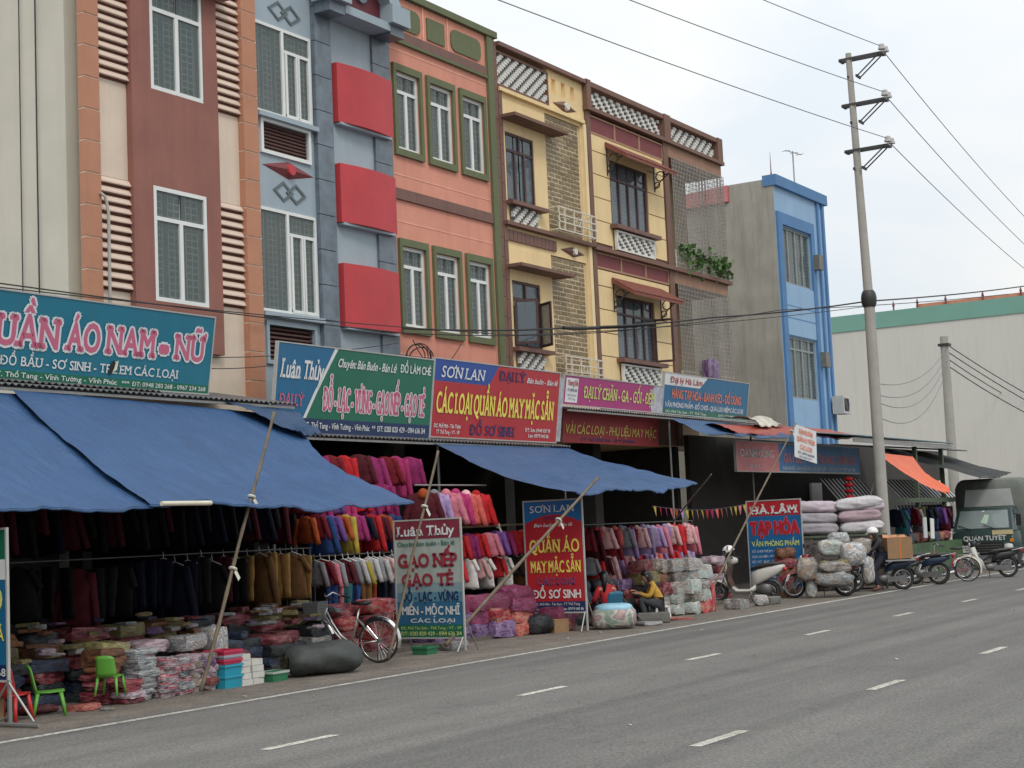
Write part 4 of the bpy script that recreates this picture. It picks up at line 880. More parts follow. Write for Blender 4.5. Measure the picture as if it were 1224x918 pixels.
bamboo('thick dark bamboo pole slanting across the SƠN LAN standing board', (21.0, 14.33, .12), (24.95, 13.6, 2.75), .045, (.72,))
bamboo('thin bamboo prop at the right corner of the second blue tarp', (31.7, 15.45, 1.93), (30.0, 13.7, 2.85), .026, ())
bamboo('long bamboo pole leaning up to the red tarp by the HÀ LÂM board', (30.5, 14.3, .1), (36.1, 14.2, 4.15), .035, (.95,))
bamboo('short bamboo stick leaning between the two seated women', (27.3, 14.05, 0.02), (26.9, 14.6, .95), .014, (), name='bamboo_stick')
bamboo('knotty horizontal bamboo rail carrying the small red jackets', (22.6, 16.0, 1.97), (27.6, 15.7, 2.0), .035, (.5,), name='bamboo_rail')
bamboo('bamboo pole slanting from the sacks to the red tarp edge', (42.3, 15.0, 1.2), (44.9, 15.0, 3.95), .03, ())
o = MB().tube([(0, 0, 0), (.85, -.02, .0)], .03, 8).build('roller_pipe', mat('pvc_cream', (.62, .58, .45), .5), None, smooth=True, loc=(14.15, 13.72, 2.38), label='short cream plastic pipe holding the joint of the two left tarps', cat='pipe')
# ------------------------------------------------------------------ power pole
PX, PY = 41.28, 13.93
pp = thing('power_pole', 'tall tapered concrete power pole with three bracket arms of insulators', 'power pole', (PX, PY, 0))
MB().tube([(0, 0, 0), (-.02, 0, 7.6)], [.16, .142], 16).build('lower_shaft', conc, pp, smooth=True)
MB().tube([(-.02, 0, 7.6), (-.1, .1, 14.45)], [.128, .08], 16).build('upper_shaft', conc, pp, smooth=True)
MB().tube([(-.02, 0, 7.45), (-.02, 0, 7.55), (-.02, 0, 7.7), (-.02, 0, 7.82), (-.02, 0, 7.9)], [.16, .2, .21, .19, .145], 16).build('joint_collar', iron, pp, smooth=True)
for z in (14.29, 13.02, 11.75):
    q = MB(); x0, y0, x1, y1 = -.1, .36, -.1, -.98
    for dx in (-.13, .11): q.box(dx-.05, dx-.01, y1+.12, y0, z-.03, z+.03)
    q.box(-.2, .1, y0-.06, y0, z-.05, z-.01); q.box(-.2, .1, y1+.1, y1+.2, z-.05, z-.01); q.box(-.22, .12, -.14, -.1, z-.55, z-.48); q.box(-.22, .12, .1, .14, z-.55, z-.48)
    for dx in (-.16, .08): q.tube([(dx, -.12, z-.52), (dx, -.75, z-.03)], .02, 5)
    arm = q.build('cross_arm', mat('arm_steel', (.06, .06, .06), .6, .1, metal=.3), pp)
    for dx in (-.17, .13):
        MB().tube([(dx, y1+.12, z+.0), (dx, y1+.12, z+.06), (dx, y1+.12, z+.07), (dx, y1+.12, z+.12), (dx, y1+.12, z+.13), (dx, y1+.12, z+.2), (dx, y1+.12, z+.24)], [.02, .02, .1, .1, .07, .08, .03], 12).build('insulator', porc, arm, smooth=True)
def cable(label, pts, r=.012, m=wire, n=24, sag=0, name='power_cable', group=None, seed=0):
    """pts: control points joined by sagging spans"""
    P = []
    for a, b in zip(pts[:-1], pts[1:]):
        a = Vector(a); b = Vector(b)
        for i in range(n):
            t = i/n; p = a.lerp(b, t); p.z -= sag*4*t*(1-t); P.append(p)
    P.append(Vector(pts[-1])); o = P[0].copy()
    return MB().tube([p-o for p in P], r, 5).build(name, m, None, smooth='all', loc=o, label=label, cat='cable', group=group)
# ------------------------------------------------------------------ overhead wires
tips = [(41.1, 13.15, z+.2) for z in (14.29, 13.02, 11.75)]
lft = ['top', 'middle', 'lowest']
WL = [(8.0, 16.0, 13.3, .25), (8.0, 16.0, 12.2, .25), (8.0, 16.0, 11.5, .25)]
for i, tp in enumerate(tips):
    x, y, z, s_ = WL[i]
    cable(f'thin grey wire running left from the {lft[i]} arm of the power pole', [tp, (x, y, z)], .011, wireg, sag=s_, name='overhead_wire')
    cable(f'thin grey wire running right from the {lft[i]} arm of the power pole', [tp, (92, 17.2, z+.2)], .012, wireg, sag=.7, name='overhead_wire')
cable('black cable bundle crossing the facades towards the power pole', [(26.4, 18.75, 6.1), (32.2, 18.2, 6.55), (36.5, 16.4, 7.0), (41.5, 14.05, 7.65), (57, 13.5, 9.7)], .022, sag=.05)
cable('second black cable hugging the facade cable bundle', [(12, 18.7, 5.9), (26.4, 18.72, 6.0), (33.2, 18.0, 6.5), (38, 15.2, 7.2), (56, 13.9, 9.35)], .012, sag=.06)
cable('thick black splice of cable in front of the brick screens', [(31.9, 18.1, 6.52), (33.3, 17.8, 6.62), (34.8, 17.2, 6.78)], .045, sag=.02)
cable('sagging cable from the left house to the pole collar', [(12, 18.6, 5.75), (30, 18.2, 6.2), (41.4, 14.05, 7.5)], .01, sag=.1)
for i, (za, zb) in enumerate(((5.4, 6.6), (5.1, 6.1), (4.9, 6.4), (4.5, 5.5))):
    cable(f'thin service wire between the two poles, {ORD[i]} from the top', [(41.5, 13.95, za), (65.3, 18.9, 8.6-.25*i)], .012, wireg, sag=.5+.15*i, name='service_wire', group='service wires between the two poles')
for i, (x, y, z) in enumerate(((95, 16, 5.0), (88, 13, 3.2), (100, 20, 6.5), (84, 15, 4.4))):
    cable(f'black wire dropping right from the grey post, {ORD[i]} from the top', [(65.4, 19, 8.9-.3*i), (x, y, z)], .022, wire, sag=.6, name='service_wire', group='wires dropping right from the grey post')
q = MB()
for k in range(5): q.ring((0, -.03*k, -.02*k), (.3+.1*k, 1, .15*k), .24+.03*(k % 3), .012, 18, 5)
q.build('cable_coil', wire, None, loc=(26.75, 18.7, 5.55), label='coil of spare black cable hung on the salmon facade above the signs', cat='cable')
cable('loose cable loop hanging below the left olive window', [(26.8, 18.8, 5.9), (27.6, 18.8, 5.35), (28.6, 18.8, 5.95)], .01, sag=.12)
for i, (a, b) in enumerate((((19.3, 18.7, 5.0), (26.0, 18.6, 5.75)), ((19.3, 18.8, 4.9), (22.4, 18.4, 5.1)))):
    cable(('thin wire slanting behind the blue signs', 'short wire beside the right edge of the big blue sign')[i], [a, b], .008, sag=.1)
p2 = thing('grey_post', 'slim pale concrete post with cables standing before the pale warehouse', 'utility pole', (65.45, 19, 0))
MB().tube([(0, 0, 0), (0, 0, 9.15)], [.24, .17], 12).build('shaft', conc, p2, smooth=True)
MB().box(-.22, .22, -.22, .22, 8.75, 8.85).build('pole_band', iron, p2)
# ------------------------------------------------------------------ low tin-roofed sheds beyond the row
sh = thing('market_shed', 'low market shed with a faded blue tin roof right of the power pole', 'shed', (42, 15, 0))
corrugated(sh, 'roof_sheet', 41.5, 50.5, 18.5, 4.55, 14.6, 4.05, mat('blue_tin', (.16, .25, .28), .5, .2, 3, metal=.2, dirt=.35, dcol=(.12, .12, .11)))
q = MB(sh.location); q.box(41.5, 50.5, 14.66, 14.72, 3.88, 4.0); q.build('front_beam', gsteel, sh)
gf = mat('green_painted_steel', (.07, .1, .06), .6, .2, 5, dirt=.3)
for x in (44.5, 47.6, 50.3): MB(sh.location).box(x-.06, x+.06, 14.9, 15.02, 0, 3.9).build('post', gf, sh)
bx(sh, 'beam', gf, 44.4, 51.2, 14.86, 14.96, 2.2, 2.34)
bx(sh, 'counter', mat('green_counter', (.06, .11, .05), .7, .3, 4), 44.6, 50.4, 14.5, 15.4, .05, 1.0)
sh2 = thing('market_shed', 'dark lean-to shed with striped sheet walls behind the pale sacks', 'shed', (42, 18.4, 0))
bx(sh2, 'back_wall', roomdark2, 39.8, 63, 18.8, 18.95, 0, 4.3)  # dark backdrop added to fill the space under the roofs with dark
corrugated(sh2, 'roof_sheet', 50.6, 53.5, 18.7, 4.3, 15.0, 3.9, tin)
# striped sheets: light strips over dark cloth
stw = mat('pale_strip', (.6, .6, .58), .7, .15, 5); std = mat('dark_strip_cloth', (.03, .03, .04), .9)
def striped(label, xa, xb, y0, z0, y1, z1, n):
    r = thing('striped_sheet', label, 'sheet', (xa, y0, z0))
    q = MB(r.location); q.quad((xa, y0, z0), (xb, y0, z0), (xb+.4, y1, z1), (xa+.4, y1, z1)); q.build('backing', std, r)
    for i in range(n):
        x = xa+(xb-xa)*(i+.2)/n; w_ = (xb-xa)/n*.4
        MB(r.location).quad((x, y0-.006, z0-.004), (x+w_, y0-.006, z0-.004), (x+w_+.4, y1-.006, z1-.004), (x+.4, y1-.006, z1-.004)).build('strip', stw, r)
striped('dark sheet with pale vertical stripes hanging left of the power pole', 45.3, 49.0, 17.2, 3.05, 16.7, 2.25, 11)
striped('dark sheet with pale vertical stripes hanging right of the power pole', 49.2, 55.6, 16.6, 3.0, 16.0, 2.2, 17)
striped('lower striped sheet over the green counter', 49.5, 55.0, 16.3, 2.15, 16.1, 1.3, 16)
bx(sh2, 'white_board', white, 48.6, 49.5, 18.7, 18.78, 1.95, 3.0)
# ------------------------------------------------------------------ garments
rg = random.Random(21)
GM = {}
def gmat(name, col, puff=False, sheen=0):
    if name in GM: return GM[name]
    m = mat('cloth_'+name, tuple(c*.85 for c in col), .8, .2, 9, bump=.7, bscale=11, objvar=.22, spec=.15); GM[name] = m; return m
PAL = {'pink': (.62, .2, .26), 'hot pink': (.42, .04, .15), 'magenta': (.28, .03, .13), 'lilac': (.34, .24, .44), 'coral': (.68, .14, .12), 'red': (.5, .025, .03), 'dark red': (.17, .014, .022), 'purple': (.16, .07, .26),
       'pale pink': (.68, .4, .4), 'orange': (.4, .08, .025), 'blue': (.03, .07, .22), 'navy': (.009, .011, .026), 'black': (.011, .011, .013), 'brown': (.2, .1, .04), 'tan': (.42, .24, .08), 'grey': (.25, .25, .27), 'pale grey': (.45, .45, .46),
       'white': (.7, .68, .66), 'yellow': (.45, .35, .06), 'maroon': (.08, .013, .02), 'teal': (.05, .18, .2), 'charcoal': (.018, .018, .02), 'olive': (.1, .1, .04), 'cream': (.62, .55, .42)}
def torso(q, wd, ln, th, puff=0, flare=1.0, sleeves=True, slen=.95, seed=0, n=12, hem=0, smat=None):
    r_ = random.Random(seed); rings = []; K = 9
    for k in range(K+1):
        t = k/K; z = -.05-ln*t
        if t < .12: a = wd*(.22+.78*t/.12)*.5; b = th*.6
        else: a = wd*.5*(1+(flare-1)*(t-.12)); b = th*(.9+.25*math.sin(t*3))
        if puff: f = 1+puff*(1 if k % 2 else -.6); a *= 1+(f-1)*.4; b *= f
        rings.append([(a*math.cos(2*math.pi*j/n), b*math.sin(2*math.pi*j/n)*(1+.18*math.sin(j*2.6+seed))+.012*math.sin(t*9+j), z+(.02*math.sin(j*1.9+seed) if k == K else 0)) for j in range(n)])
    q.loft(rings)
    if sleeves:
        for sg in (-1, 1):
            P = []; rs = []; sw = r_.uniform(.09, .17); fw_ = r_.uniform(-.05, .05)
            for k in range(6):
                t = k/5; P.append((sg*(wd*.4+sw*t), fw_*t, -.1-ln*slen*t)); rs.append((.058-.014*t)*(1+(puff*.6*(1 if k % 2 else -.5)))*wd/.36)
            (smat or q).tube(P, rs, 7)
def garment_mesh(kind, seed, s=1.):
    q = MB()
    if kind == 'puffer': torso(q, .38, .46, .07, .16, 1.2, seed=seed)
    elif kind == 'coat': torso(q, .38, .68, .07, .05, 1.15, seed=seed)
    elif kind == 'shirt': torso(q, .34, .42, .035, .0, 1.0, seed=seed)
    elif kind == 'dress': torso(q, .3, .62, .05, 0, 1.5, slen=.35, seed=seed)
    elif kind == 'vest': torso(q, .32, .4, .07, .15, 1.05, sleeves=False, seed=seed)
    elif kind == 'trousers':
        n = 8
        for sg in (-1, 1):
            q.loft([[(sg*.055+a*math.cos(2*math.pi*j/n), b*math.sin(2*math.pi*j/n)+.008*math.sin(k*2+j), -.04-.085*k) for j in range(n)] for k, (a, b) in enumerate([(.075, .03), (.08, .04), (.075, .045), (.07, .04), (.065, .036), (.06, .033), (.058, .03), (.055, .03)])])
    for i in range(len(q.v)): q.v[i] *= s
    return q
hoodq = lambda s=1.: MB().loft([[(r_*s*.1*math.cos(2*math.pi*j/10), (.02+r_*.09*math.sin(2*math.pi*j/10))*s, z*s) for j in range(10)] for r_, z in ((.5, -.12), (.8, -.08), (.82, -.03), (.6, .02), (.2, .045))])
MESH = {}
def gme(kind, v, s, matname):
    k = (kind, v, s, matname)
    if k not in MESH: MESH[k] = garment_mesh(kind, v*7+3, s).mesh(kind, gmat(matname, PAL[matname]), 'all')
    return MESH[k]
hang_me = MB().tube([(-.15, 0, -.09), (0, 0, -.03), (.15, 0, -.09)], .008, 4).tube([(0, 0, -.03), (0, 0, .02), (.015, 0, .045), (0, 0, .06)], .005, 4).mesh('hanger', mat('hanger_white', (.65, .65, .65), .5))
hood_me = {}
def hoodm(c):
    if c not in hood_me: hood_me[c] = hoodq().mesh('hood', gmat(c, PAL[c]), 'all')
    return hood_me[c]
GN = {'puffer': 'padded jacket', 'coat': 'long coat', 'shirt': 'shirt', 'dress': 'dress', 'vest': 'padded vest', 'trousers': 'pair of trousers'}
def hangrow(where, kinds, cols, a, b, n, s=1., ang=97, jit=14, group='', hood=False, hanger=False, z_j=.02, cat='garment'):
    a = Vector(a); b = Vector(b)
    for i in range(n):
        kd = kinds[i % len(kinds)]; c = cols[i % len(cols)] if len(cols) == n else rg.choice(cols)
        p = a.lerp(b, (i+.5)/n)+Vector((rg.uniform(-.02, .02), rg.uniform(-.03, .03), rg.uniform(-z_j, z_j)))
        nm = {'puffer': 'padded_jacket', 'coat': 'long_coat', 'vest': 'padded_vest'}.get(kd, kd)
        o = link(nm, gme(kd, rg.randrange(4), s, c), None, p, (rg.uniform(-.06, .06), rg.uniform(-.07, .07), R(ang+rg.uniform(-jit, jit))),
                 f'{c} {GN[kd]}, {ORD[i]} from left {where}', {'trousers': 'trousers', 'shirt': 'shirt', 'dress': 'dress', 'coat': 'coat'}.get(kd, 'jacket'), group)
        if hood: link('hood', hoodm(hood[i] if isinstance(hood, (list, tuple)) else c), o, (0, .02, -.055*s), None, scale=(s*.95, s, s*.9))
        if hanger and p.x > 16.8: link('hanger', hang_me, o, (0, 0, .0))
rails = mat('dark_rail', (.09, .09, .09), .5, .2, metal=.4)
def rail(label, x0, x1, y, z, legs=True, h=None):
    r = thing('clothes_rail', label, 'clothes rail', (x0, y, 0))
    MB(r.location).tube([(x0, y, z), (x1, y, z)], .011, 6).build('bar', rails, r, smooth=True)
    for x in (x0+.05, x1-.05): MB(r.location).tube([(x, y, 0.05), (x, y, z)], .011, 6).build('upright', rails, r)
# dark stall, left
rail('steel rail of dark coats hung high in the left stall', 12.6, 20.3, 16.9, 2.62)
hangrow("on the left stall's high rail", ['coat', 'coat', 'puffer'], ['black', 'navy', 'charcoal', 'maroon', 'black', 'navy', 'maroon', 'black'], (12.7, 16.9, 2.58), (20.2, 16.9, 2.58), 28, 1.0, z_j=.06, jit=26, group='coats on the high rail of the left stall')
rail('steel rail of trousers under the high coats in the left stall', 12.6, 20.3, 16.4, 1.74)
hangrow("on the left stall's lower rail", ['trousers', 'trousers', 'coat', 'trousers', 'trousers', 'dress', 'trousers'], ['black']*9+['maroon', 'black', 'charcoal', 'black', 'navy']+['navy']*4+['charcoal', 'black', 'maroon', 'black']+['tan', 'brown', 'tan', 'tan', 'brown', 'tan'], (12.8, 16.4, 1.7), (20.2, 16.4, 1.7), 28, 1.15, group='garments on the lower rail of the left stall', hanger=True, z_j=.05, jit=24)
# high shop-front rows
hangrow("in upper row behind bicycle", ['puffer', 'shirt', 'coat'], ['orange', 'dark red', 'blue', 'purple', 'orange', 'yellow', 'magenta', 'navy', 'red', 'maroon', 'orange', 'blue'], (20.3, 16.6, 2.32), (22.9, 16.6, 2.3), 12, .95, group='small garments behind the bicycle, upper row', ang=98)
rail('steel rail of small shirts behind the parked bicycle', 20.3, 23.0, 16.4, 1.6)
hangrow("in lower row behind bicycle", ['shirt'], ['grey', 'dark red', 'pink', 'grey', 'maroon', 'grey', 'pale grey', 'yellow', 'pale grey', 'grey', 'pale grey', 'pale pink', 'grey', 'navy', 'navy'], (20.3, 16.4, 1.57), (22.9, 16.4, 1.57), 15, .95, group='shirts behind the bicycle, lower row', ang=98, hanger=True)
hangrow("in bottom row behind bicycle", ['trousers'], ['blue', 'pink', 'teal', 'blue', 'brown', 'orange', 'navy', 'charcoal', 'blue', 'maroon'], (20.5, 16.3, 1.16), (22.8, 16.3, 1.14), 10, .8, group='small trousers behind the bicycle, bottom row', ang=98)
hangrow("hung high behind blue tarp corner", ['coat', 'puffer'], ['maroon', 'dark red', 'magenta', 'dark red', 'red', 'maroon', 'magenta', 'dark red', 'hot pink', 'magenta'], (20.6, 17.3, 3.42), (24.6, 17.3, 3.38), 10, 1.15, group='dark red coats under the awning', ang=124)
hangrow("in second row behind tarp corner", ['puffer', 'coat'], ['dark red', 'magenta', 'purple', 'hot pink', 'red', 'magenta', 'hot pink', 'magenta'], (20.7, 17.0, 2.85), (23.3, 17.0, 2.85), 8, 1.05, group='magenta coats under the awning', ang=124)
# bright pink padded jackets between the boards
MB().tube([(0, 0, 0), (2.3, 0, .0)], .014, 6).build('clothes_rail', gsteel, None, loc=(22.7, 16.0, 2.74), label='steel bar the large bright hooded jackets hang from', cat='clothes rail')
hangrow("on high bar between the boards", ['puffer'], ['maroon', 'lilac', 'pink', 'hot pink', 'coral', 'red'], (22.75, 16.0, 2.68), (24.75, 15.95, 2.68), 6, 1.25, group='bright hooded jackets between the boards', ang=126, jit=8, hood=['orange', 'grey', 'pink', 'hot pink', 'pale pink', 'red'])
hangrow("on the knotty bamboo rail", ['puffer'], ['red', 'magenta', 'red', 'pink', 'purple', 'magenta', 'red', 'coral', 'lilac', 'hot pink', 'hot pink'], (23.7, 15.95, 1.92), (26.9, 15.75, 1.94), 11, .95, group='small jackets on the bamboo rail', ang=104, hanger=False)
hangrow("in lower row between the boards", ['shirt', 'dress'], ['red', 'white', 'pale pink', 'white', 'red', 'white', 'charcoal', 'brown', 'grey', 'maroon', 'charcoal'], (23.6, 15.9, 1.47), (26.9, 15.8, 1.45), 11, .9, group='small tops in the lower row between the boards', ang=98, hanger=True)
# right-hand pink stall
rail('long steel rail of pink jackets behind the seated women', 27.6, 32.8, 15.5, 1.93)
hangrow("on long rail behind seated women", ['puffer', 'coat', 'vest'], ['dark red', 'maroon', 'red', 'pale pink', 'dark red', 'coral', 'grey', 'lilac', 'dark red', 'pale pink', 'lilac', 'grey', 'lilac', 'pink', 'lilac', 'pale pink', 'red', 'red', 'pale pink', 'pink'], (27.6, 15.5, 1.9), (32.75, 15.5, 1.9), 20, .95, group='jackets on the long rail behind the women', ang=102, hood=True, jit=10)
hangrow("in low row behind seated women", ['shirt', 'coat'], ['grey', 'red', 'maroon', 'pale pink', 'lilac', 'pink', 'pale pink', 'red', 'dark red', 'lilac', 'pale pink', 'coral', 'lilac', 'red', 'red', 'lilac', 'grey', 'lilac'], (27.7, 15.45, 1.32), (32.4, 15.45, 1.32), 18, .85, group='garments in the lower row behind the women', ang=104, jit=10)
# ------------------------------------------------------------------ bunting
bt = thing('bunting', 'string of small coloured pennants across the dark shop front by the scooter', 'bunting', (32.6, 16.4, 2.3))
P = [(i*.26, -.01*i, -.12*math.sin(math.pi*i/19)) for i in range(20)]
MB().tube(P, .005, 4).build('string', wireg, bt)
for i in range(19):
    c = ['yellow', 'red', 'magenta', 'coral', 'orange', 'lilac', 'yellow', 'yellow', 'pink'][i % 9]
    MB().add([(-.07, 0, 0), (.07, 0, 0), (.0+.01*math.sin(i), -.03, -.24)], [(0, 1, 2)]).build('pennant', gmat(c, PAL[c]), bt, loc=(P[i][0]+.13, P[i][1], P[i][2]), rot=(0, .1*math.sin(i*2), .3*math.sin(i)))
# ------------------------------------------------------------------ vehicles
rub = mat('tyre_rubber', (.02, .02, .021), .85, .15, 8, dirt=.25, dcol=(.1, .09, .08))
chrome = mat('chrome', (.6, .6, .6), .2, .05, metal=1.)
steelg = mat('engine_grey', (.16, .16, .16), .45, .2, 8, metal=.6)
blackp = mat('black_plastic', (.02, .02, .022), .45, .1)
seatm = mat('seat_vinyl', (.025, .02, .02), .5, .1)
lens_r = mat('tail_lens', (.4, .02, .02), .2); lens_w = mat('lamp_lens', (.6, .6, .58), .15); lens_o = mat('indicator_lens', (.7, .25, .03), .2)
plate = mat('number_plate', (.7, .7, .68), .4)
def wheel(par, x, R0, tw, spokes, z=None, disc=False):
    z = R0 if z is None else z
    o = MB().ring((0, 0, 0), (0, 1, 0), R0-tw, tw, 28, 8).build('wheel', rub, par, 'all', loc=(x, 0, z))
    MB().ring((0, 0, 0), (0, 1, 0), R0-tw*2.1, tw*.35, 28, 6).build('rim', chrome, o, 'all')
    MB().tube([(0, -.05, 0), (0, .05, 0)], .035 if tw < .03 else .06, 10).build('hub', steelg, o)
    q = MB()
    for i in range(spokes):
        a = 2*math.pi*i/spokes; q.tube([(.02*math.cos(a+.7), .02*(-1)**i, .02*math.sin(a+.7)), (math.cos(a)*(R0-tw*2.1), 0, math.sin(a)*(R0-tw*2.1))], .003 if not disc else .016, 4)
    q.build('spokes', chrome if not disc else steelg, o)
    return o
def sec(x, w_, z0, z1, n=12, pw=.6):
    r = []
    for j in range(n):
        t = 2*math.pi*j/n; c, s_ = math.cos(t), math.sin(t)
        r.append((x, w_/2*math.copysign(abs(c)**pw, c), (z0+z1)/2+(z1-z0)/2*math.copysign(abs(s_)**pw, s_)))
    return r
def fender(par, x, z, R_, w_, a0, a1, m, name='fender'):
    rr = []
    for i in range(13):
        a = a0+(a1-a0)*i/12; c, s_ = math.cos(a), math.sin(a)
        rr.append([(x+c*(R_+d), y, z+s_*(R_+d)) for y, d in ((-w_/2, -.03), (-w_*.35, .005), (0, .015), (w_*.35, .005), (w_/2, -.03))])
    return MB().loft(rr, cap=False, closed=False).build(name, m, par, 'all')
def scooter(label, loc, hd, paint, panel, style='scooter', helmet=False, group=None, rackbox=None):
    r = thing('motor_scooter' if style == 'scooter' else 'motorbike', label, 'scooter' if style == 'scooter' else 'motorbike', loc, hd, group)
    wb = 1.22; R0 = .25 if style == 'scooter' else .29; tw = .048 if style == 'scooter' else .036
    wheel(r, wb, R0, tw, 5 if style == 'scooter' else 24, disc=style == 'scooter'); wheel(r, 0, R0, tw+.006, 5 if style == 'scooter' else 24, disc=style == 'scooter')
    if style == 'scooter':
        MB().loft([sec(-.38, .1, .78, .84), sec(-.25, .2, .66, .85), sec(0, .27, .52, .82), sec(.22, .27, .42, .77), sec(.38, .22, .36, .7)]).build('side_panel', paint, r, 'all')
        MB().loft([sec(-.3, .12, .84, .9), sec(-.12, .25, .82, .92), sec(.15, .27, .78, .88), sec(.4, .2, .72, .8)]).build('seat', seatm, r, 'all')
        MB().loft([sec(.3, .26, .27, .42), sec(.45, .3, .24, .31), sec(.75, .3, .24, .31), sec(.86, .28, .3, .4)]).build('floorboard', paint, r, 'all')
        MB().loft([sec(.84, .3, .3, .42), sec(.92, .36, .4, .62), sec(.93, .38, .6, .82), sec(.86, .3, .8, .96)]).build('leg_shield', panel, r, 'all')
        MB().loft([sec(.96, .2, .34, .5), sec(1.02, .26, .46, .74), sec(.96, .2, .7, .95)]).build('front_cover', paint, r, 'all')
        MB().loft([sec(-.05, .16, .2, .42), sec(.1, .2, .18, .44), sec(.34, .14, .22, .4)]).build('engine', steelg, r, 'all')
        MB().tube([(.2, -.14, .2), (-.05, -.16, .22), (-.3, -.16, .3)], [.03, .055, .05], 8).build('exhaust', steelg, r, 'all')
        fender(r, wb, R0, R0+.03, .13, R(35), R(150), paint, 'front_fender'); fender(r, 0, R0, R0+.05, .13, R(60), R(185), blackp, 'rear_fender')
        hx, hz = .84, 1.02
    else:
        MB().loft([sec(-.3, .08, .66, .73), sec(-.1, .18, .56, .74), sec(.2, .2, .5, .72), sec(.42, .12, .45, .6)]).build('side_panel', paint, r, 'all')
        MB().loft([sec(-.32, .16, .74, .82), sec(0, .24, .73, .82), sec(.3, .22, .71, .79), sec(.5, .12, .66, .73)]).build('seat', seatm, r, 'all')
        MB().tube([(.45, 0, .62), (.7, 0, .5), (.9, 0, .8)], [.05, .06, .05], 8).build('frame', blackp, r, 'all')
        for sy in (-1, 1):
            q = MB(); q.prism([(.62, .22), (.74, .26), (.98, .55), (1.02, .86), (.9, .88), (.82, .6), (.72, .5)], sy*.16-.012, sy*.16+.012); q.build('leg_shield', panel, r, 'all')
        MB().loft([sec(.3, .16, .22, .42), sec(.5, .22, .2, .4), sec(.66, .14, .24, .38)]).build('engine', steelg, r, 'all')
        MB().tube([(.6, -.12, .24), (.3, -.15, .2), (-.1, -.16, .24), (-.38, -.16, .32)], [.02, .025, .045, .04], 8).build('exhaust', chrome, r, 'all')
        MB().prism([(-.08, .2), (.4, .22), (.4, .34), (-.08, .36)], .07, .1).build('chain_case', steelg, r)
        fender(r, wb, R0, R0+.03, .11, R(30), R(160), panel, 'front_fender'); fender(r, 0, R0, R0+.05, .12, R(45), R(170), blackp, 'rear_fender')
        q = MB(); q.tube([(-.45, -.1, .8), (-.1, -.13, .74)], .01, 5); q.tube([(-.45, .1, .8), (-.1, .13, .74)], .01, 5); q.tube([(-.45, -.1, .8), (-.47, 0, .8), (-.45, .1, .8)], .01, 5); q.build('grab_rail', chrome, r)
        hx, hz = .86, .98
    q = MB()
    for sy in (-1, 1): q.tube([(wb, sy*.06, R0), (hx+.06, sy*.06, hz-.22)], .018, 6)
    q.build('fork', chrome, r, 'all')
    MB().loft([sec(hx-.12, .12, hz-.1, hz), sec(hx, .24, hz-.14, hz+.05), sec(hx+.14, .16, hz-.12, hz+.02)]).build('handlebar_cover', paint, r, 'all')
    MB().tube([(hx+.12, 0, hz-.05), (hx+.17, 0, hz-.055)], [.075, .06], 12).build('headlight', lens_w, r, 'all')
    for sy in (-1, 1):
        MB().tube([(hx, sy*.12, hz), (hx-.06, sy*.22, hz+.03), (hx-.1, sy*.33, hz+.01)], [.014, .014, .018], 6).build('handlebar', blackp, r, 'all')
        mi = MB().tube([(hx-.02, sy*.2, hz+.02), (hx+.02, sy*.24, hz+.2)], .006, 5).build('mirror_stem', blackp, r)
        MB().tube([(hx+.02, sy*.25, hz+.24), (hx+.035, sy*.25, hz+.24)], .055, 10).build('mirror', blackp, mi, 'all')
    MB().loft([sec(-.42, .1, .7, .78, 8), sec(-.36, .14, .68, .8, 8)]).build('tail_light', lens_r, r, 'all')
    MB().add([(-.47, -.09, .6), (-.47, .09, .6), (-.41, .09, .46), (-.41, -.09, .46), (-.46, -.09, .61), (-.46, .09, .61), (-.4, .09, .47), (-.4, -.09, .47)], [(0, 1, 2, 3), (4, 5, 6, 7), (0, 4, 5, 1), (2, 6, 7, 3), (0, 4, 7, 3), (1, 5, 6, 2)]).build('number_plate', plate, r)
    MB().tube([(.5, -.1, .24), (.46, -.2, .01)], .011, 5).build('kick_stand', steelg, r)
    return r
PH = math.atan2(.85, -.53)      # heading seen in profile from the road, pointing left in view
whp = mat('pearl_white_paint', (.55, .54, .5), .3, .04); brp = mat('brown_panel', (.11, .06, .04), .4); dkb = mat('dark_blue_paint', (.02, .035, .07), .3); mrp = mat('maroon_gloss', (.16, .015, .03), .3); redd = mat('dark_red_gloss', (.2, .02, .03), .35)
scooter('pearl white and brown scooter parked beside the HÀ LÂM board, helmet on its mirror', (34.22, 14.33, 0), math.atan2(1.2, -.18), whp, brp)
sb = scooter('old motorbike buried under big plastic-wrapped bundles of goods', (36.35, 13.3, 0), PH, redd, redd, 'moped')
sc_b = scooter('dark motorbike ridden by the man in the white helmet, cardboard box behind', (38.85, 12.72, 0), PH, dkb, dkb, 'moped')
scooter('dark blue motorbike with a maroon tail parked near the green counter', (41.3, 12.55, 0), R(100), dkb, dkb, 'moped')
scooter('black motorbike standing behind the dark blue one', (41.9, 13.4, 0), R(112), blackp, mrp, 'moped')
scooter('white-shielded motorbike parked in front of the truck at the right edge', (44.9, 11.7, 0), R(118), blackp, whp, 'moped')
helm_w = mat('white_helmet_shell', (.75, .75, .73), .25)
def helmet(par, loc, m, label=None, s=1.):
    q = MB(); rr = []
    for k in range(7):
        a = R(-12+17*k); rr.append([(.135*math.cos(a)*math.cos(2*math.pi*j/14)*1.12, .135*math.cos(a)*math.sin(2*math.pi*j/14), .13*math.sin(a)) for j in range(14)])
    q.loft(rr)
    o = q.build('helmet', m, par, 'all', loc=loc, label=label, cat='helmet' if label else None, scale=(s, s, s))
    MB().loft([[(.1+d*1.2, -.1+.2*i/6, -.02-d*.5+0*i) for d in (0, .06)] for i in range(7)], cap=False, closed=False).build('visor', m, o)
    return o
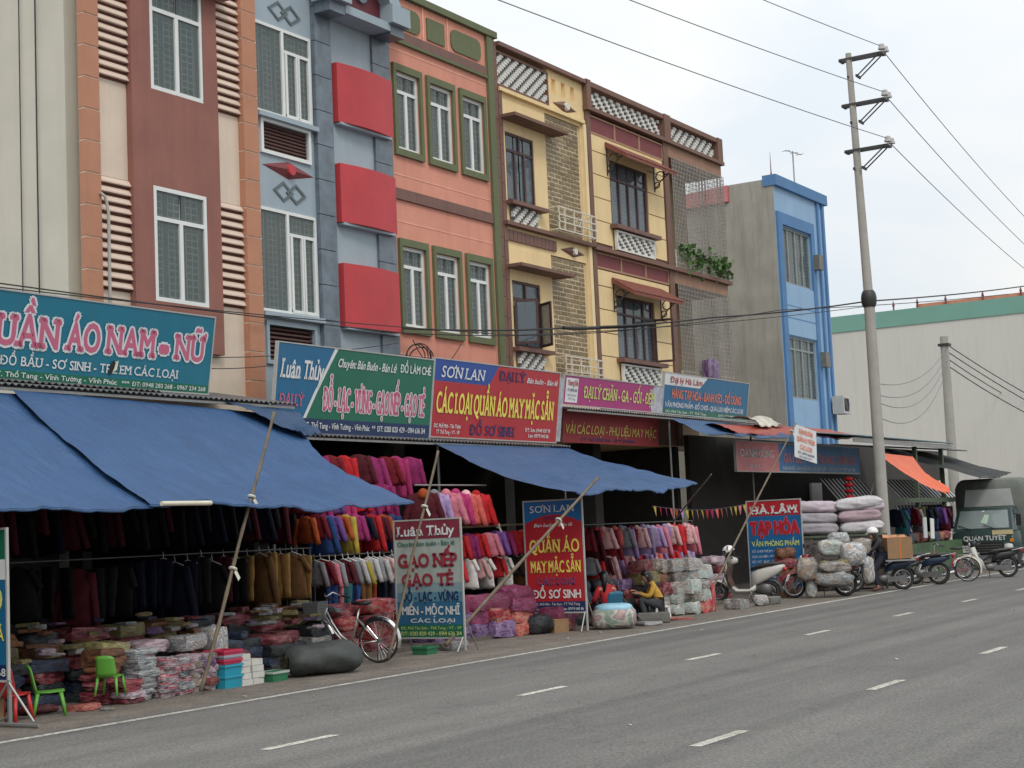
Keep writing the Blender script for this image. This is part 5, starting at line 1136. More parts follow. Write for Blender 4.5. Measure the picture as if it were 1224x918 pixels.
hh = helmet(None, (33.95, 15.18, 1.2), helm_w, 'white helmet with a black opening resting on the white scooter handlebar'); hh.rotation_euler = (0.2, .3, PH+.4)
MB().loft([sec(.06, .2, -.05, .06, 8), sec(.145, .15, -.04, .05, 8)]).build('face_opening', blackp, hh, 'all')
# ---- bicycles
def bicycle(label, loc, hd, fm, basket=None, s=1., fend=chrome, group=None):
    r = thing('bicycle', label, 'bicycle', loc, hd, group); r.scale = (s, s, s)
    wb, R0 = 1.06, .33
    wheel(r, wb, R0, .018, 28); wheel(r, 0, R0, .018, 28)
    q = MB(); q.tube([(.84, 0, .78), (.76, 0, .62), (.62, 0, .42), (.46, 0, .3)], .016, 8); q.tube([(.86, 0, .7), (.74, 0, .5), (.6, 0, .34), (.44, 0, .28)], .016, 8)
    q.tube([(.44, 0, .28), (.3, 0, .82)], .017, 8); q.tube([(.84, 0, .84), (.9, 0, .62)], .02, 8)
    for sy in (-.05, .05): q.tube([(.44, sy*.4, .28), (0, sy, R0)], .009, 6); q.tube([(.34, sy*.3, .66), (0, sy, R0)], .009, 6)
    q.build('frame', fm, r, 'all')
    q = MB()
    for sy in (-.05, .05): q.tube([(.9, sy*.6, .62), (.95, sy, .5), (wb, sy, R0)], .011, 6)
    q.build('fork', chrome, r, 'all')
    MB().tube([(.78, -.28, .92), (.72, -.27, 1.0), (.8, -.14, 1.06), (.85, 0, 1.0), (.8, .14, 1.06), (.72, .27, 1.0), (.6, .28, .97)], .011, 6).build('handlebar', chrome, r, 'all')
    MB().tube([(.84, 0, .84), (.83, 0, 1.0)], .012, 6).build('stem', chrome, r)
    for sy in (-.28, .28): MB().tube([(.72, sy, 1.0), (.58, sy, .97)], .017, 6).build('grip', blackp, r)
    MB().loft([sec(.1, .06, .88, .92, 8), sec(.18, .2, .85, .93, 8), sec(.3, .16, .86, .92, 8), sec(.42, .05, .87, .91, 8)]).build('saddle', seatm, r, 'all')
    fender(r, wb, R0, R0+.025, .055, R(10), R(160), fend, 'front_fender'); fender(r, 0, R0, R0+.025, .055, R(55), R(200), fend, 'rear_fender')
    q = MB()
    for sy in (-.07, .07): q.tube([(.25, sy, .7), (-.32, sy, .74)], .007, 5); q.tube([(-.15, sy, .73), (0, sy*.8, R0)], .006, 5)
    for x in (-.3, -.15, 0): q.tube([(x, -.07, .73), (x, .07, .73)], .006, 5)
    q.build('rack', chrome, r)
    q = MB(); q.ring((.44, .05, .28), (0, 1, 0), .09, .008, 16, 5)
    for s_ in (-1, 1): q.tube([(.44, s_*.08, .28), (.44+s_*.1, s_*.09, .28-s_*.14)], .009, 5); q.box(.44+s_*.1-.04, .44+s_*.1+.04, s_*.1-.03, s_*.1+.05, .28-s_*.14-.01, .28-s_*.14+.01)
    q.build('crank', steelg, r)
    MB().tube([(.05, -.06, R0), (.1, -.16, .01)], .009, 5).build('kick_stand', steelg, r)
    if basket:
        b = MB(); x0, x1, w_ = .9, 1.16, .17
        for k in range(7): z = .66+.045*k; f = .8+.2*k/6; xa = 1.03; b.tube([(xa-.13*f, -w_*f, z), (xa+.14*f, -w_*f, z), (xa+.14*f, w_*f, z), (xa-.13*f, w_*f, z), (xa-.13*f, -w_*f, z)], .004, 4)
        b.build('basket', basket, r)
        f = .8; g = MB(); g.loft([[(1.03-.12*f, -w_*f, .66), (1.03+.13*f, -w_*f, .66), (1.03+.13*f, w_*f, .66), (1.03-.12*f, w_*f, .66)], [(1.03-.125, -w_*.98, .92), (1.03+.135, -w_*.98, .92), (1.03+.135, w_*.98, .92), (1.03-.125, w_*.98, .92)]]); g.build('basket_liner', mat('basket_grey', (.16, .17, .17), .7), r)
    return r
bicycle('silver step-through bicycle with a grey basket behind the dark bale', (19.27, 14.35, 0), math.atan2(1.0, -.22), mat('silver_frame', (.5, .5, .5), .3, metal=.7), basket=mat('basket_wire', (.2, .21, .21), .5))
pk = mat('pink_frame', (.45, .03, .1), .35)
bicycle('pink and cream step-through bicycle parked before the truck', (42.75, 12.2, 0), R(108), pk, fend=mat('cream_fender', (.55, .5, .42), .4))
# ---- truck
tg = mat('truck_dark_green', (.035, .065, .06), .35, .06, 2, dirt=.15, dcol=(.05, .05, .045)); tcv = mat('truck_canvas', (.15, .165, .145), .85, .15, 2, bump=.4, bscale=4, dirt=.3, dcol=(.08, .08, .07)); tcg = mat('canvas_window_grey', (.42, .43, .42), .7, .1)
tk_ = thing('truck', 'dark green truck with a canvas-covered bed and QUÂN TUYẾT on its nose', 'truck', (51, 14.0, 0), math.pi)
# local x forward (towards the viewer side), y to the left; front face at x = 0
MB().loft([sec(0, 1.98, .42, 1.25, 16, .3), sec(-.9, 2.0, .42, 1.3, 16, .3), sec(-1.6, 2.0, .42, 1.3, 16, .3)]).build('cab', tg, tk_, 'all')
MB().loft([[(.0, -.95, 1.22), (.0, .95, 1.22), (-1.6, .97, 1.22), (-1.6, -.97, 1.22)], [(-.3, -.84, 1.95), (-.3, .84, 1.95), (-1.6, .9, 2.0), (-1.6, -.9, 2.0)]]).build('cab_upper', tg, tk_)
wsg = glass('windscreen', (.3, .36, .36), .7, .08)
def wsp(u, t, o=.012): return (-.3*t+o, u*(.9-.1*t), 1.24+.7*t)
MB().add([wsp(-.93, .1), wsp(.93, .1), wsp(.93, .9), wsp(-.93, .9)], [(0, 1, 2, 3)]).build('windscreen', wsg, tk_)
MB().add([wsp(-.93, .1, .006), wsp(.93, .1, .006), wsp(.93, .9, .006), wsp(-.93, .9, .006)], [(0, 1, 2, 3)]).build('screen_backing', mat('screen_reflection', (.42, .48, .45), .9, .6, 2.5), tk_)  # pale mottled sheet: windscreen reflections put into its colour
MB().add([wsp(-.1, .35, .02), wsp(.15, .3, .02), wsp(.22, .7, .02), wsp(.05, .72, .02)], [(0, 1, 2, 3)]).build('screen_sticker', mat('pale_sticker', (.45, .6, .5), .5), tk_)
MB().add([wsp(-.06, .84, .02), wsp(.04, .84, .02), wsp(.04, .9, .02), wsp(-.06, .9, .02)], [(0, 1, 2, 3)]).build('screen_sticker', white, tk_)
for u in (-.35, .45): MB().tube([(.03, u, 1.27), (-.02, u-.42, 1.42)], .012, 5).build('wiper', blackp, tk_)
MB().box(.0, .03, -.62, .62, .5, .86).build('grille_panel', blackp, tk_)
for k in range(4): MB().box(.03, .045, -.58, .58, .54+.08*k, .565+.08*k).build('grille_bar', steelg, tk_)
MB().box(-.1, .1, -1.0, 1.0, .28, .46).build('bumper', mat('bumper_grey', (.12, .12, .12), .6), tk_)
for sy in (-1, 1):
    MB().loft([sec(.0, .3, .56, .82, 12), sec(.05, .26, .58, .8, 12)]).xf(Matrix.Translation((0, sy*.78, 0))).build('headlight', lens_w, tk_, 'all')
    MB().box(.0, .03, sy*.9-.06, sy*.9+.06, .86, .96).build('indicator', lens_o, tk_)
    MB().tube([(-.2, sy*.95, 1.75), (-.05, sy*1.12, 1.72)], .012, 5).build('mirror_arm', blackp, tk_); MB().box(-.1, -.04, sy*1.13-.08, sy*1.13+.08, 1.35, 1.72).build('mirror', blackp, tk_)
    MB().add([(-.35, sy*.955, 1.3), (-1.4, sy*.965, 1.3), (-1.4, sy*.93, 1.88), (-.5, sy*.9, 1.88)], [(0, 1, 2, 3)]).build('side_window', glb, tk_)
    wheel_y = sy*.82
    for x in (-.75, -4.4):
        MB().tube([(x, wheel_y-.12, .38), (x, wheel_y-.1, .38), (x, wheel_y+.1, .38), (x, wheel_y+.12, .38)], [.3, .38, .38, .3], 20).build('wheel', rub, tk_, 'all')
MB().box(.035, .05, -.95, -.35 , .5, .6); MB().box(.012, .03, .3, .95, 1.1, 1.24).build('yellow_plate', mat('cream_plate', (.6, .5, .28), .5), tk_)
def ttext(tx, y0, y1, z, h, m):       # lettering on the nose: text x runs along -y
    vv, ff = textmesh(tx, 0, y1-y0, z, h, 0, bold=.03, serif=False); MB().add([(.02-p[1], y0+p[0], p[2]) for p in vv], ff).raw('lettering', m, tk_)
MB().add([(.012, .9, .88), (.012, -.9, .88), (.012, -.9, 1.12), (.012, .9, 1.12)], [(0, 1, 2, 3)]).build('name_band', tg, tk_)
ttext('QUÂN TUYẾT', -.62, .72, .93, .14, S_white)
MB().box(.0, .035, -.95, -.42, .55, .78).build('number_plate', plate, tk_); vv, ff = textmesh('88C', 0, .3, .68, .07, 0); MB().add([(.042-p[1], -.85+p[0], p[2]) for p in vv], ff).raw('lettering', S_dk, tk_)
def arch(x, w_, z1, n=10, rr=.3):
    p = [(x, w_/2, .75)]; 
    for i in range(n+1): a = math.pi/2*i/n; p.append((x, w_/2-rr+rr*math.cos(a), z1-rr+rr*math.sin(a)))
    for i in range(n+1): a = math.pi/2+math.pi/2*i/n; p.append((x, -w_/2+rr+rr*math.cos(a), z1-rr+rr*math.sin(a)))
    p.append((x, -w_/2, .75)); return p
MB().loft([arch(-.95, 2.15, 2.82), arch(-1.15, 2.2, 2.9), arch(-3, 2.2, 2.86), arch(-4.5, 2.2, 2.88), arch(-6, 2.2, 2.84)]).build('canvas_cover', tcv, tk_, 'all')
MB().add([(-.93, -.8, 2.0), (-.93, .8, 2.0), (-.94, .72, 2.55), (-.94, -.72, 2.55)], [(0, 1, 2, 3)]).build('canvas_window', tcg, tk_)
for k in range(4): MB().loft([arch(-1.6-1.3*k, 2.24, 2.9, rr=.3), arch(-1.66-1.3*k, 2.24, 2.9, rr=.3)]).build('canvas_hoop', tcv, tk_, 'all')
MB().box(-6, -1.7, -1.1, 1.1, .6, .8).build('truck_bed', tg, tk_)
# ------------------------------------------------------------------ people
skin = mat('skin', (.42, .24, .16), .6, .08, 8); hair = mat('black_hair', (.012, .01, .01), .45, .2, 30)
def skinned(name, chain_sets, m, par, sub=2, root=0):
    """chain_sets: list of (points, radii, attach index or None) -> one continuous surface"""
    V = []; E = []; RR = []
    for pts, rad, att in chain_sets:
        prev = att
        for p, r_ in zip(pts, rad):
            V.append(tuple(p)); RR.append(r_)
            if prev is not None: E.append((prev, len(V)-1))
            prev = len(V)-1
    me = bpy.data.meshes.new(name); me.from_pydata(V, E, []); me.materials.append(m)
    o = link(name, me, par)
    md = o.modifiers.new('Skin', 'SKIN'); md.use_smooth_shade = True; md.branch_smoothing = .6
    for i, r_ in enumerate(RR):
        sv = me.skin_vertices[0].data[i]; sv.radius = (r_, r_) if not isinstance(r_, tuple) else r_; sv.use_root = i == root
    o.modifiers.new('Sub', 'SUBSURF').levels = sub; o.modifiers['Sub'].render_levels = sub
    return o
def hand(par, w_, d, side, up_=Vector((0, 0, 1))):
    """palm, four bent fingers and a thumb; w_ wrist, d pointing direction"""
    w_ = Vector(w_); d = Vector(d).normalized(); s_ = d.cross(up_).normalized()*side; n_ = s_.cross(d).normalized()*side
    q = MB(); q.loft([[w_+d*t+s_*a*wd+n_*b*.013 for a, b in ((-1, -1), (1, -1), (1, 1), (-1, 1))] for t, wd in ((0, .022), (.035, .036), (.085, .038), (.095, .034))])
    for k, ln in enumerate((.06, .07, .065, .05)):
        b = w_+d*.085+s_*(-.028+.0187*k)
        q.tube([b, b+d*ln*.5-n_*.006, b+d*ln*.8-n_*.024, b+d*ln*.85-n_*.042], [.0095, .009, .008, .006], 6)
    b = w_+d*.03-s_*.03; q.tube([b, b+d*.03-s_*.02-n_*.008, b+d*.055-s_*.02-n_*.022], [.011, .01, .007], 6)
    return q.build('hand', skin, par, 'all')
def head(par, c, f, tilt=0, hairdo='tail', hs=1.):
    """c centre of head, f facing direction (horizontal)"""
    c = Vector(c); f = Vector(f).normalized(); M_ = Matrix.Translation(c) @ Matrix.Rotation(math.atan2(f.y, f.x), 4, 'Z') @ Matrix.Rotation(tilt, 4, 'Y')
    prof = [(-.115, .03, .05, .005), (-.1, .045, .055, .03), (-.075, .062, .068, .025), (-.045, .07, .08, .015), (-.01, .074, .088, .008), (.03, .076, .093, 0), (.065, .068, .086, -.005), (.092, .05, .065, -.008), (.108, .02, .03, -.01)]
    rr = []
    for z, wy, wx, ox in prof:
        ring_ = []
        for j in range(16):
            a = 2*math.pi*j/16; x = wx*math.cos(a)+ox; y = wy*math.sin(a)
            if j == 0: x += {-.045: .012, -.01: .022, .03: .004, -.075: .008, -.1: .006}.get(z, 0)
            if j in (1, 15) and z == .03-.0: x -= .008
            ring_.append((x, y, z))
        rr.append(ring_)
    q = MB(); q.loft(rr); 
    q.tube([(-.01, 0, -.1), (-.02, 0, -.17)], [.045, .05], 10)
    q.tube([(.08, 0, .02), (.105, 0, -.022), (.09, 0, -.032)], [.008, .014, .01], 6)
    q.xf(M_); h = q.build('head', skin, par, 'all')
    for sy in (-1, 1):
        MB().tube([(-.005, sy*.072, .015), (-.012, sy*.085, 0), (-.008, sy*.074, -.025)], [.012, .016, .009], 6).xf(M_).build('ear', skin, h, 'all')
        e = MB().tube([(.078, sy*.03, .012), (.086, sy*.03, .012)], [.013, .009], 8).xf(M_).build('eye', mat('eye_dark', (.03, .02, .02), .3), h, 'all')
    MB().tube([(.084, -.022, -.062), (.093, 0, -.062), (.084, .022, -.062)], .006, 5).xf(M_).build('mouth', mat('lip', (.35, .12, .1), .5), h, 'all')
    rr = []
    for z, wy, wx, ox in ((-.06, .07, .06, -.045), (-.02, .083, .085, -.025), (.03, .087, .098, -.012), (.07, .079, .093, -.008), (.1, .058, .07, -.01), (.121, .02, .03, -.012)):
        rr.append([(wx*math.cos(2*math.pi*j/16)+ox-(.03 if (j in (0, 1, 15)) and z < .04 else 0), wy*math.sin(2*math.pi*j/16), z) for j in range(16)])
    q = MB(); q.loft(rr)
    if hairdo == 'tail': q.tube([(-.08, 0, .05), (-.12, 0, 0), (-.12, 0, -.12), (-.11, .01, -.3)], [.06, .075, .06, .02], 10)
    if hairdo == 'bob': q.loft([[(wx*math.cos(a)-.02, wy*math.sin(a), z) for a in [R(60)+R(240)*j/10 for j in range(11)]] for z, wy, wx in ((-.12, .085, .085), (-.05, .09, .095), (.03, .088, .1))], cap=False, closed=False)
    q.xf(M_); q.build('hair', hair, h, 'all'); return h
redc = mat('red_sweater', (.42, .02, .03), .85, .12, 9, bump=.4, bscale=20); yelc = mat('mustard_jacket', (.5, .29, .05), .85, .15, 9, bump=.4, bscale=20); pantg = mat('grey_trousers', (.05, .055, .06), .9, .15, 8); blkc = mat('black_jacket', (.018, .018, .022), .8, .15, 8); shoe = mat('shoe', (.12, .05, .04), .7)
def P2(M_, p): return tuple(M_ @ Vector(p))
def person(label, loc, hd, pose, top, legs, hd_tilt=0, hairdo='tail', look=(1, 0, 0)):
    r = thing('person', label, 'person', loc, hd)
    J = pose
    pel, chest, neck, hc = (Vector(J[k]) for k in ('pelvis', 'chest', 'neck', 'head'))
    mid = pel.lerp(chest, .5)
    ch = [([pel, mid, chest, neck, neck.lerp(hc, .5)], [.14, .13, .15, .06, .045], None)]
    base = 5
    body = [(ch[0][0], [.07, .06, .06, .045, .04], None)]
    topc = [([pel+Vector((0, 0, -.02)), mid, chest, chest.lerp(neck, .95)], [(.16, .14), (.15, .135), (.18, .15), (.085, .085)], None)]
    for sy, k in ((1, 'l'), (-1, 'r')):
        sh, el, ha = Vector(J['sh'+k]), Vector(J['el'+k]), Vector(J['ha'+k])
        body.append(([sh, el, ha], [.05, .036, .024], 2)); topc.append(([sh, el, el.lerp(ha, .8)], [.07, .055, .042], 2))
        hand(r, ha, ha-el, sy)
    lg = [([pel+Vector((.0, 0, 0))], [.145], None)]; sh_i = []
    for sy, k in ((1, 'l'), (-1, 'r')):
        hp, kn, an, to = Vector(J['hp'+k]), Vector(J['kn'+k]), Vector(J['an'+k]), Vector(J['to'+k])
        body.append(([hp, kn, an, to], [.08, .055, .035, .028], 0)); lg.append(([hp, kn, an+(kn-an)*.12], [.1, .078, .055], 0))
        q = MB(); q.tube([an-(to-an)*.35, an.lerp(to, .4)+Vector((0, 0, -.005)), to], [.045, .045, .033], 8); sh_i.append(q)
    skinned('body', body, skin, r, 1)
    skinned('jacket', topc, top, r, 2); skinned('trousers', lg, legs, r, 2)
    for q in sh_i: q.build('shoe', shoe, r, 'all')
    head(r, hc, look, hd_tilt, hairdo)
    return r
# seated woman in mustard: profile, bent forward on a low white stool
yl = dict(pelvis=(0, 0, .32), chest=(.1, 0, .62), neck=(.17, 0, .76), head=(.25, 0, .87), shl=(.11, .16, .68), ell=(.22, .2, .47), hal=(.42, .12, .53), shr=(.11, -.16, .68), elr=(.24, -.2, .46), har=(.44, -.1, .56),
          hpl=(.04, .09, .31), knl=(.4, .14, .42), anl=(.3, .13, .08), tol=(.44, .14, .04), hpr=(.04, -.09, .31), knr=(.38, -.14, .4), anr=(.24, -.13, .08), tor=(.38, -.14, .04))
person('woman in a mustard jacket and grey trousers bent over on a small white stool', (28.45, 14.25, 0), PH, yl, yelc, pantg, R(28), 'bob')
rd = dict(pelvis=(0, 0, .34), chest=(.05, 0, .66), neck=(.08, 0, .8), head=(.12, 0, .93), shl=(.05, .17, .73), ell=(.12, .24, .5), hal=(.32, .14, .46), shr=(.05, -.17, .73), elr=(.12, -.24, .48), har=(.32, -.13, .45),
          hpl=(.04, .09, .33), knl=(.4, .14, .4), anl=(.34, .13, .08), tol=(.48, .14, .04), hpr=(.04, -.09, .33), knr=(.4, -.14, .4), anr=(.34, -.13, .08), tor=(.48, -.14, .04))
person('woman in red sweater seen from behind on a blue chair by SƠN LAN board', (26.6, 14.4, 0), R(62), rd, redc, pantg, R(10), 'tail', look=(.8, -.5, 0))
mn = dict(pelvis=(0, 0, .84), chest=(.1, 0, 1.14), neck=(.15, 0, 1.3), head=(.22, 0, 1.4), shl=(.1, .18, 1.22), ell=(.28, .24, 1.02), hal=(.5, .24, 1.02), shr=(.1, -.18, 1.22), elr=(.28, -.25, 1.02), har=(.5, -.24, 1.02),
          hpl=(.04, .1, .82), knl=(.3, .2, .5), anl=(.2, .24, .08), tol=(.36, .26, .04), hpr=(.02, -.1, .82), knr=(.24, -.22, .46), anr=(.08, -.26, .08), tor=(.24, -.28, .04))
pm = person('man in black clothes and a white helmet astride the motorbike with the cardboard box', (38.55, 13.1, 0), PH, mn, blkc, mat('dark_navy_trousers', (.015, .017, .03), .9), R(18), 'bob')
helmet(pm, (.21, 0, 1.46), helm_w)
# stool and chairs
def stool(label, loc, m, h=.26, rot=0):
    r = thing('stool', label, 'stool', loc, rot); MB().loft([[(a*x, a*y, z) for x, y in ((-1, -1), (1, -1), (1, 1), (-1, 1))] for a, z in ((.14, h-.03), (.145, h-.01), (.13, h))]).build('seat', m, r)
    for sx in (-1, 1):
        for sy in (-1, 1): MB().tube([(sx*.11, sy*.11, h-.02), (sx*.145, sy*.145, 0)], [.028, .02], 6).build('leg', m, r)
    return r
wpl = mat('white_plastic', (.7, .7, .68), .4); blp = mat('teal_plastic', (.02, .12, .2), .4); grp = mat('green_plastic', (.12, .36, .05), .4, .06, 3); rpl = mat('red_plastic', (.5, .03, .03), .4)
stool('low white plastic stool under the woman in mustard', (28.47, 14.22, 0), wpl, .27, PH)
def kidchair(label, loc, rot, m, s=1., kind='chair'):
    r = thing('plastic_chair', label, 'chair', loc, rot); r.scale = (s, s, s)
    MB().loft([sec(-.15, .3, .25, .27, 12), sec(0, .32, .245, .265, 12), sec(.16, .3, .255, .275, 12)]).build('seat', m, r, 'all')
    rr = []
    for k in range(6):
        t = k/5; rr.append([(-.15-.07*t+(.03*abs(u)**2), u*.15*(1-.12*t), .26+.3*t-(.03*abs(u)**3 if k == 5 else 0)) for u in (-1, -.6, 0, .6, 1)]+[(-.165-.07*t+(.03*abs(u)**2), u*.15*(1-.12*t), .26+.3*t-(.03*abs(u)**3 if k == 5 else 0)) for u in (1, .6, 0, -.6, -1)])
    MB().loft(rr).build('backrest', m, r, 'all')
    for sx in (-1, 1):
        for sy in (-1, 1): MB().tube([(sx*.12, sy*.13, .25), (sx*.17, sy*.16, 0)], [.024, .016], 6).build('leg', m, r, 'all')
    return r
kidchair('green child chair standing alone by the left board', (12.85, 14.28, 0), R(-40), grp, 1.05)
kidchair('second green child chair backed against the striped packs', (13.72, 14.2, 0.14), R(25), grp, .85)
kidchair('blue plastic chair under the woman in the red sweater', (26.55, 14.36, 0), R(62), blp, 1.2)
# red chair, lying side on at the left edge
kidchair('red plastic chair partly behind the cut-off board at the left edge', (12.25, 14.25, 0), R(20), rpl, 1.15)
# ------------------------------------------------------------------ bundles, packs, sacks
def blob(w_, d, h, seed, n=14, m_=8, wr=.03, pw=.55, flat=True):
    """soft bundle: superellipsoid with creases; base sits on z = 0"""
    r_ = random.Random(seed); ph = [r_.uniform(0, 6.28) for _ in range(8)]; rr = []
    for k in range(m_+1):
        v = -math.pi/2+math.pi*k/m_; cv, sv = math.cos(v), math.sin(v); zz = math.copysign(abs(sv)**.7, sv); rc = abs(cv)**pw; ring_ = []
        for j in range(n):
            a = 2*math.pi*j/n; c, s_ = math.cos(a), math.sin(a)
            f = 1+wr*(math.sin(3*a+ph[0]+2*v)+.8*math.sin(5*a+ph[1]-3*v)+.6*math.sin(9*a+ph[2]+5*v))
            ring_.append((w_/2*rc*f*math.copysign(abs(c)**.6, c), d/2*rc*f*math.copysign(abs(s_)**.6, s_), h/2*(1+zz*(1+wr*math.sin(4*a+ph[3])*.8))))
        rr.append(ring_)
    q = MB(); q.loft(rr); return q
from mathutils import noise as MN
def crumple(seed, nx=9, ny=8, nz=3, amp=.09, sag=.12, pinch=.0):
    """folded or film-wrapped bundle: a box grid bent, pinched and creased; unit size, base on z = 0"""
    q = MB(); idx = {}; r_ = random.Random(seed); off = Vector((seed*7.3, seed*3.1, seed*1.7)); tl = r_.uniform(-.12, .12)
    def pt(i, j, k):
        if (i, j, k) in idx: return idx[(i, j, k)]
        u, v, w_ = 2*i/nx-1, 2*j/ny-1, 2*k/nz-1
        ru = 1-.05*abs(w_)**4-.04*abs(v)**6-pinch*.25*(1-abs(w_))*0; rv = 1-.05*abs(w_)**4-.04*abs(u)**6
        x, y = u*.5*ru*(1-pinch*.2*abs(v)**2), v*.5*rv*(1-pinch*.45*abs(u)**3)
        th = (1-sag*(abs(u)**3+abs(v)**3)*.5)*(1-pinch*.75*abs(u)**4); z = .5+w_*.5*th+(tl*u*.25 if w_ > 0 else 0)
        p = Vector((x, y, z)); n1 = MN.noise_vector(Vector((x*3.2, y*3.2, z*1.6))+off); n2 = MN.noise_vector(Vector((x*8, y*8, z*4))+off)
        p += Vector((n1.x*amp+n2.x*amp*.45, n1.y*amp+n2.y*amp*.45, n1.z*amp*1.5+abs(n2.z)*amp*.9)); p.z = max(p.z, -.02)
        idx[(i, j, k)] = len(q.v); q.v.append(p); return idx[(i, j, k)]
    for i in range(nx):
        for j in range(ny): q.f.append((pt(i, j, 0), pt(i, j+1, 0), pt(i+1, j+1, 0), pt(i+1, j, 0))); q.f.append((pt(i, j, nz), pt(i+1, j, nz), pt(i+1, j+1, nz), pt(i, j+1, nz)))
    for k in range(nz):
        for i in range(nx): q.f.append((pt(i, 0, k), pt(i+1, 0, k), pt(i+1, 0, k+1), pt(i, 0, k+1))); q.f.append((pt(i, ny, k), pt(i, ny, k+1), pt(i+1, ny, k+1), pt(i+1, ny, k)))
        for j in range(ny): q.f.append((pt(0, j, k), pt(0, j, k+1), pt(0, j+1, k+1), pt(0, j+1, k))); q.f.append((pt(nx, j, k), pt(nx, j+1, k), pt(nx, j+1, k+1), pt(nx, j, k+1)))
    return q
def plastic(name, cols, scale=3.2, rough=.25, stripes=False, coat=.35):
    """goods seen through clear film: several colours in creased patches under a gloss coat"""
    if name in MATS: return MATS[name]
    m = bpy.data.materials.new(name); m.use_nodes = True; t = m.node_tree; b = t.nodes['Principled BSDF']; n = t.nodes.new; l = t.links.new
    tc_ = n('ShaderNodeTexCoord'); oi = n('ShaderNodeObjectInfo'); ad = n('ShaderNodeVectorMath'); ad.operation = 'ADD'; l(tc_.outputs['Object'], ad.inputs[0])
    sc_ = n('ShaderNodeVectorMath'); sc_.operation = 'SCALE'; sc_.inputs[0].default_value = (7, 5, 3); l(oi.outputs['Random'], sc_.inputs['Scale']); l(sc_.outputs[0], ad.inputs[1])
    nz = n('ShaderNodeTexNoise'); nz.inputs['Scale'].default_value = scale; nz.inputs['Detail'].default_value = 1.2; nz.inputs['Distortion'].default_value = .5
    if stripes:
        mp = n('ShaderNodeMapping'); mp.inputs['Scale'].default_value = (.5, .5, 3.2); l(ad.outputs[0], mp.inputs[0]); l(mp.outputs[0], nz.inputs[0])
    else: l(ad.outputs[0], nz.inputs[0])
    cr = n('ShaderNodeValToRGB'); cr.color_ramp.interpolation = 'CONSTANT' if stripes else 'EASE'
    e = cr.color_ramp.elements; e[0].position = .37; e[0].color = (*cols[0], 1); e[1].position = .63; e[1].color = (*cols[-1], 1)
    for i, c in enumerate(cols[1:-1]): x = e.new(.37+.26*(i+1)/(len(cols)-1)); x.color = (*c, 1)
    l(nz.outputs[0], cr.inputs[0]); hs = n('ShaderNodeHueSaturation'); mr = n('ShaderNodeMapRange'); mr.inputs[3].default_value = .7; mr.inputs[4].default_value = 1.25; l(oi.outputs['Random'], mr.inputs[0]); l(mr.outputs[0], hs.inputs['Value']); l(cr.outputs[0], hs.inputs['Color']); l(hs.outputs[0], b.inputs['Base Color'])
    b.inputs['Roughness'].default_value = .6; b.inputs['Coat Weight'].default_value = coat; b.inputs['Coat Roughness'].default_value = rough
    z2 = n('ShaderNodeTexNoise'); z2.inputs['Scale'].default_value = 5; z2.inputs['Detail'].default_value = 5; z2.inputs['Distortion'].default_value = 2; l(ad.outputs[0], z2.inputs[0]); bp = n('ShaderNodeBump'); bp.inputs['Strength'].default_value = .8; bp.inputs['Distance'].default_value = .03; l(z2.outputs[0], bp.inputs['Height']); l(bp.outputs[0], b.inputs['Normal']); l(bp.outputs[0], b.inputs['Coat Normal'])
    MATS[name] = m; return m
PM = {'dark red': plastic('film_dark_red', [(.1, .01, .015), (.25, .03, .05), (.3, .12, .12)]), 'brown': plastic('film_brown', [(.12, .05, .02), (.25, .1, .04), (.16, .08, .05)]),
      'red and white striped': plastic('film_striped', [(.5, .02, .06), (.65, .63, .62), (.08, .1, .16), (.62, .6, .6), (.45, .02, .05)], 2.6, stripes=True), 'grey and white striped': plastic('film_grey', [(.12, .14, .16), (.55, .56, .56), (.2, .22, .24), (.6, .6, .6)], 2.6, stripes=True),
      'mauve': plastic('film_mauve', [(.25, .17, .2), (.42, .32, .36), (.5, .42, .45)]), 'peach': plastic('film_peach', [(.42, .26, .18), (.2, .22, .22), (.5, .4, .32)]), 'black': plastic('film_black', [(.012, .012, .015), (.03, .035, .045), (.012, .02, .02)]),
      'navy': plastic('film_navy', [(.012, .02, .05), (.03, .05, .1), (.02, .02, .03)]), 'olive': plastic('film_olive', [(.16, .14, .05), (.3, .26, .1), (.2, .16, .1)]), 'lilac': plastic('film_lilac', [(.13, .07, .18), (.26, .17, .32), (.1, .04, .12)]),
      'magenta': plastic('film_magenta', [(.15, .02, .07), (.26, .045, .12), (.2, .03, .07)]), 'red': plastic('film_red', [(.3, .015, .03), (.5, .06, .06), (.42, .2, .16)]), 'pale': plastic('film_pale', [(.42, .46, .44), (.28, .34, .34), (.55, .55, .5), (.34, .3, .26)]),
      'mixed': plastic('film_mixed', [(.14, .15, .14), (.3, .24, .18), (.28, .33, .34), (.26, .12, .1), (.42, .42, .39)]), 'clear': plastic('film_clear', [(.35, .36, .36), (.2, .21, .22), (.5, .5, .5), (.32, .25, .2)], 4), 'coral': plastic('film_coral', [(.42, .08, .06), (.45, .2, .15), (.3, .03, .05)])}
BM = {}
def softmesh(seed):
    q = blob(1, 1, 1, seed, 22, 14, .05, .6); off = Vector((seed*3.3, seed*1.7, seed))
    for p in q.v:
        n1 = MN.noise_vector(p*3+off); n2 = MN.noise_vector(p*8+off); p += n1*.09+n2*.05; p.z = max(p.z, -.03)
    return q
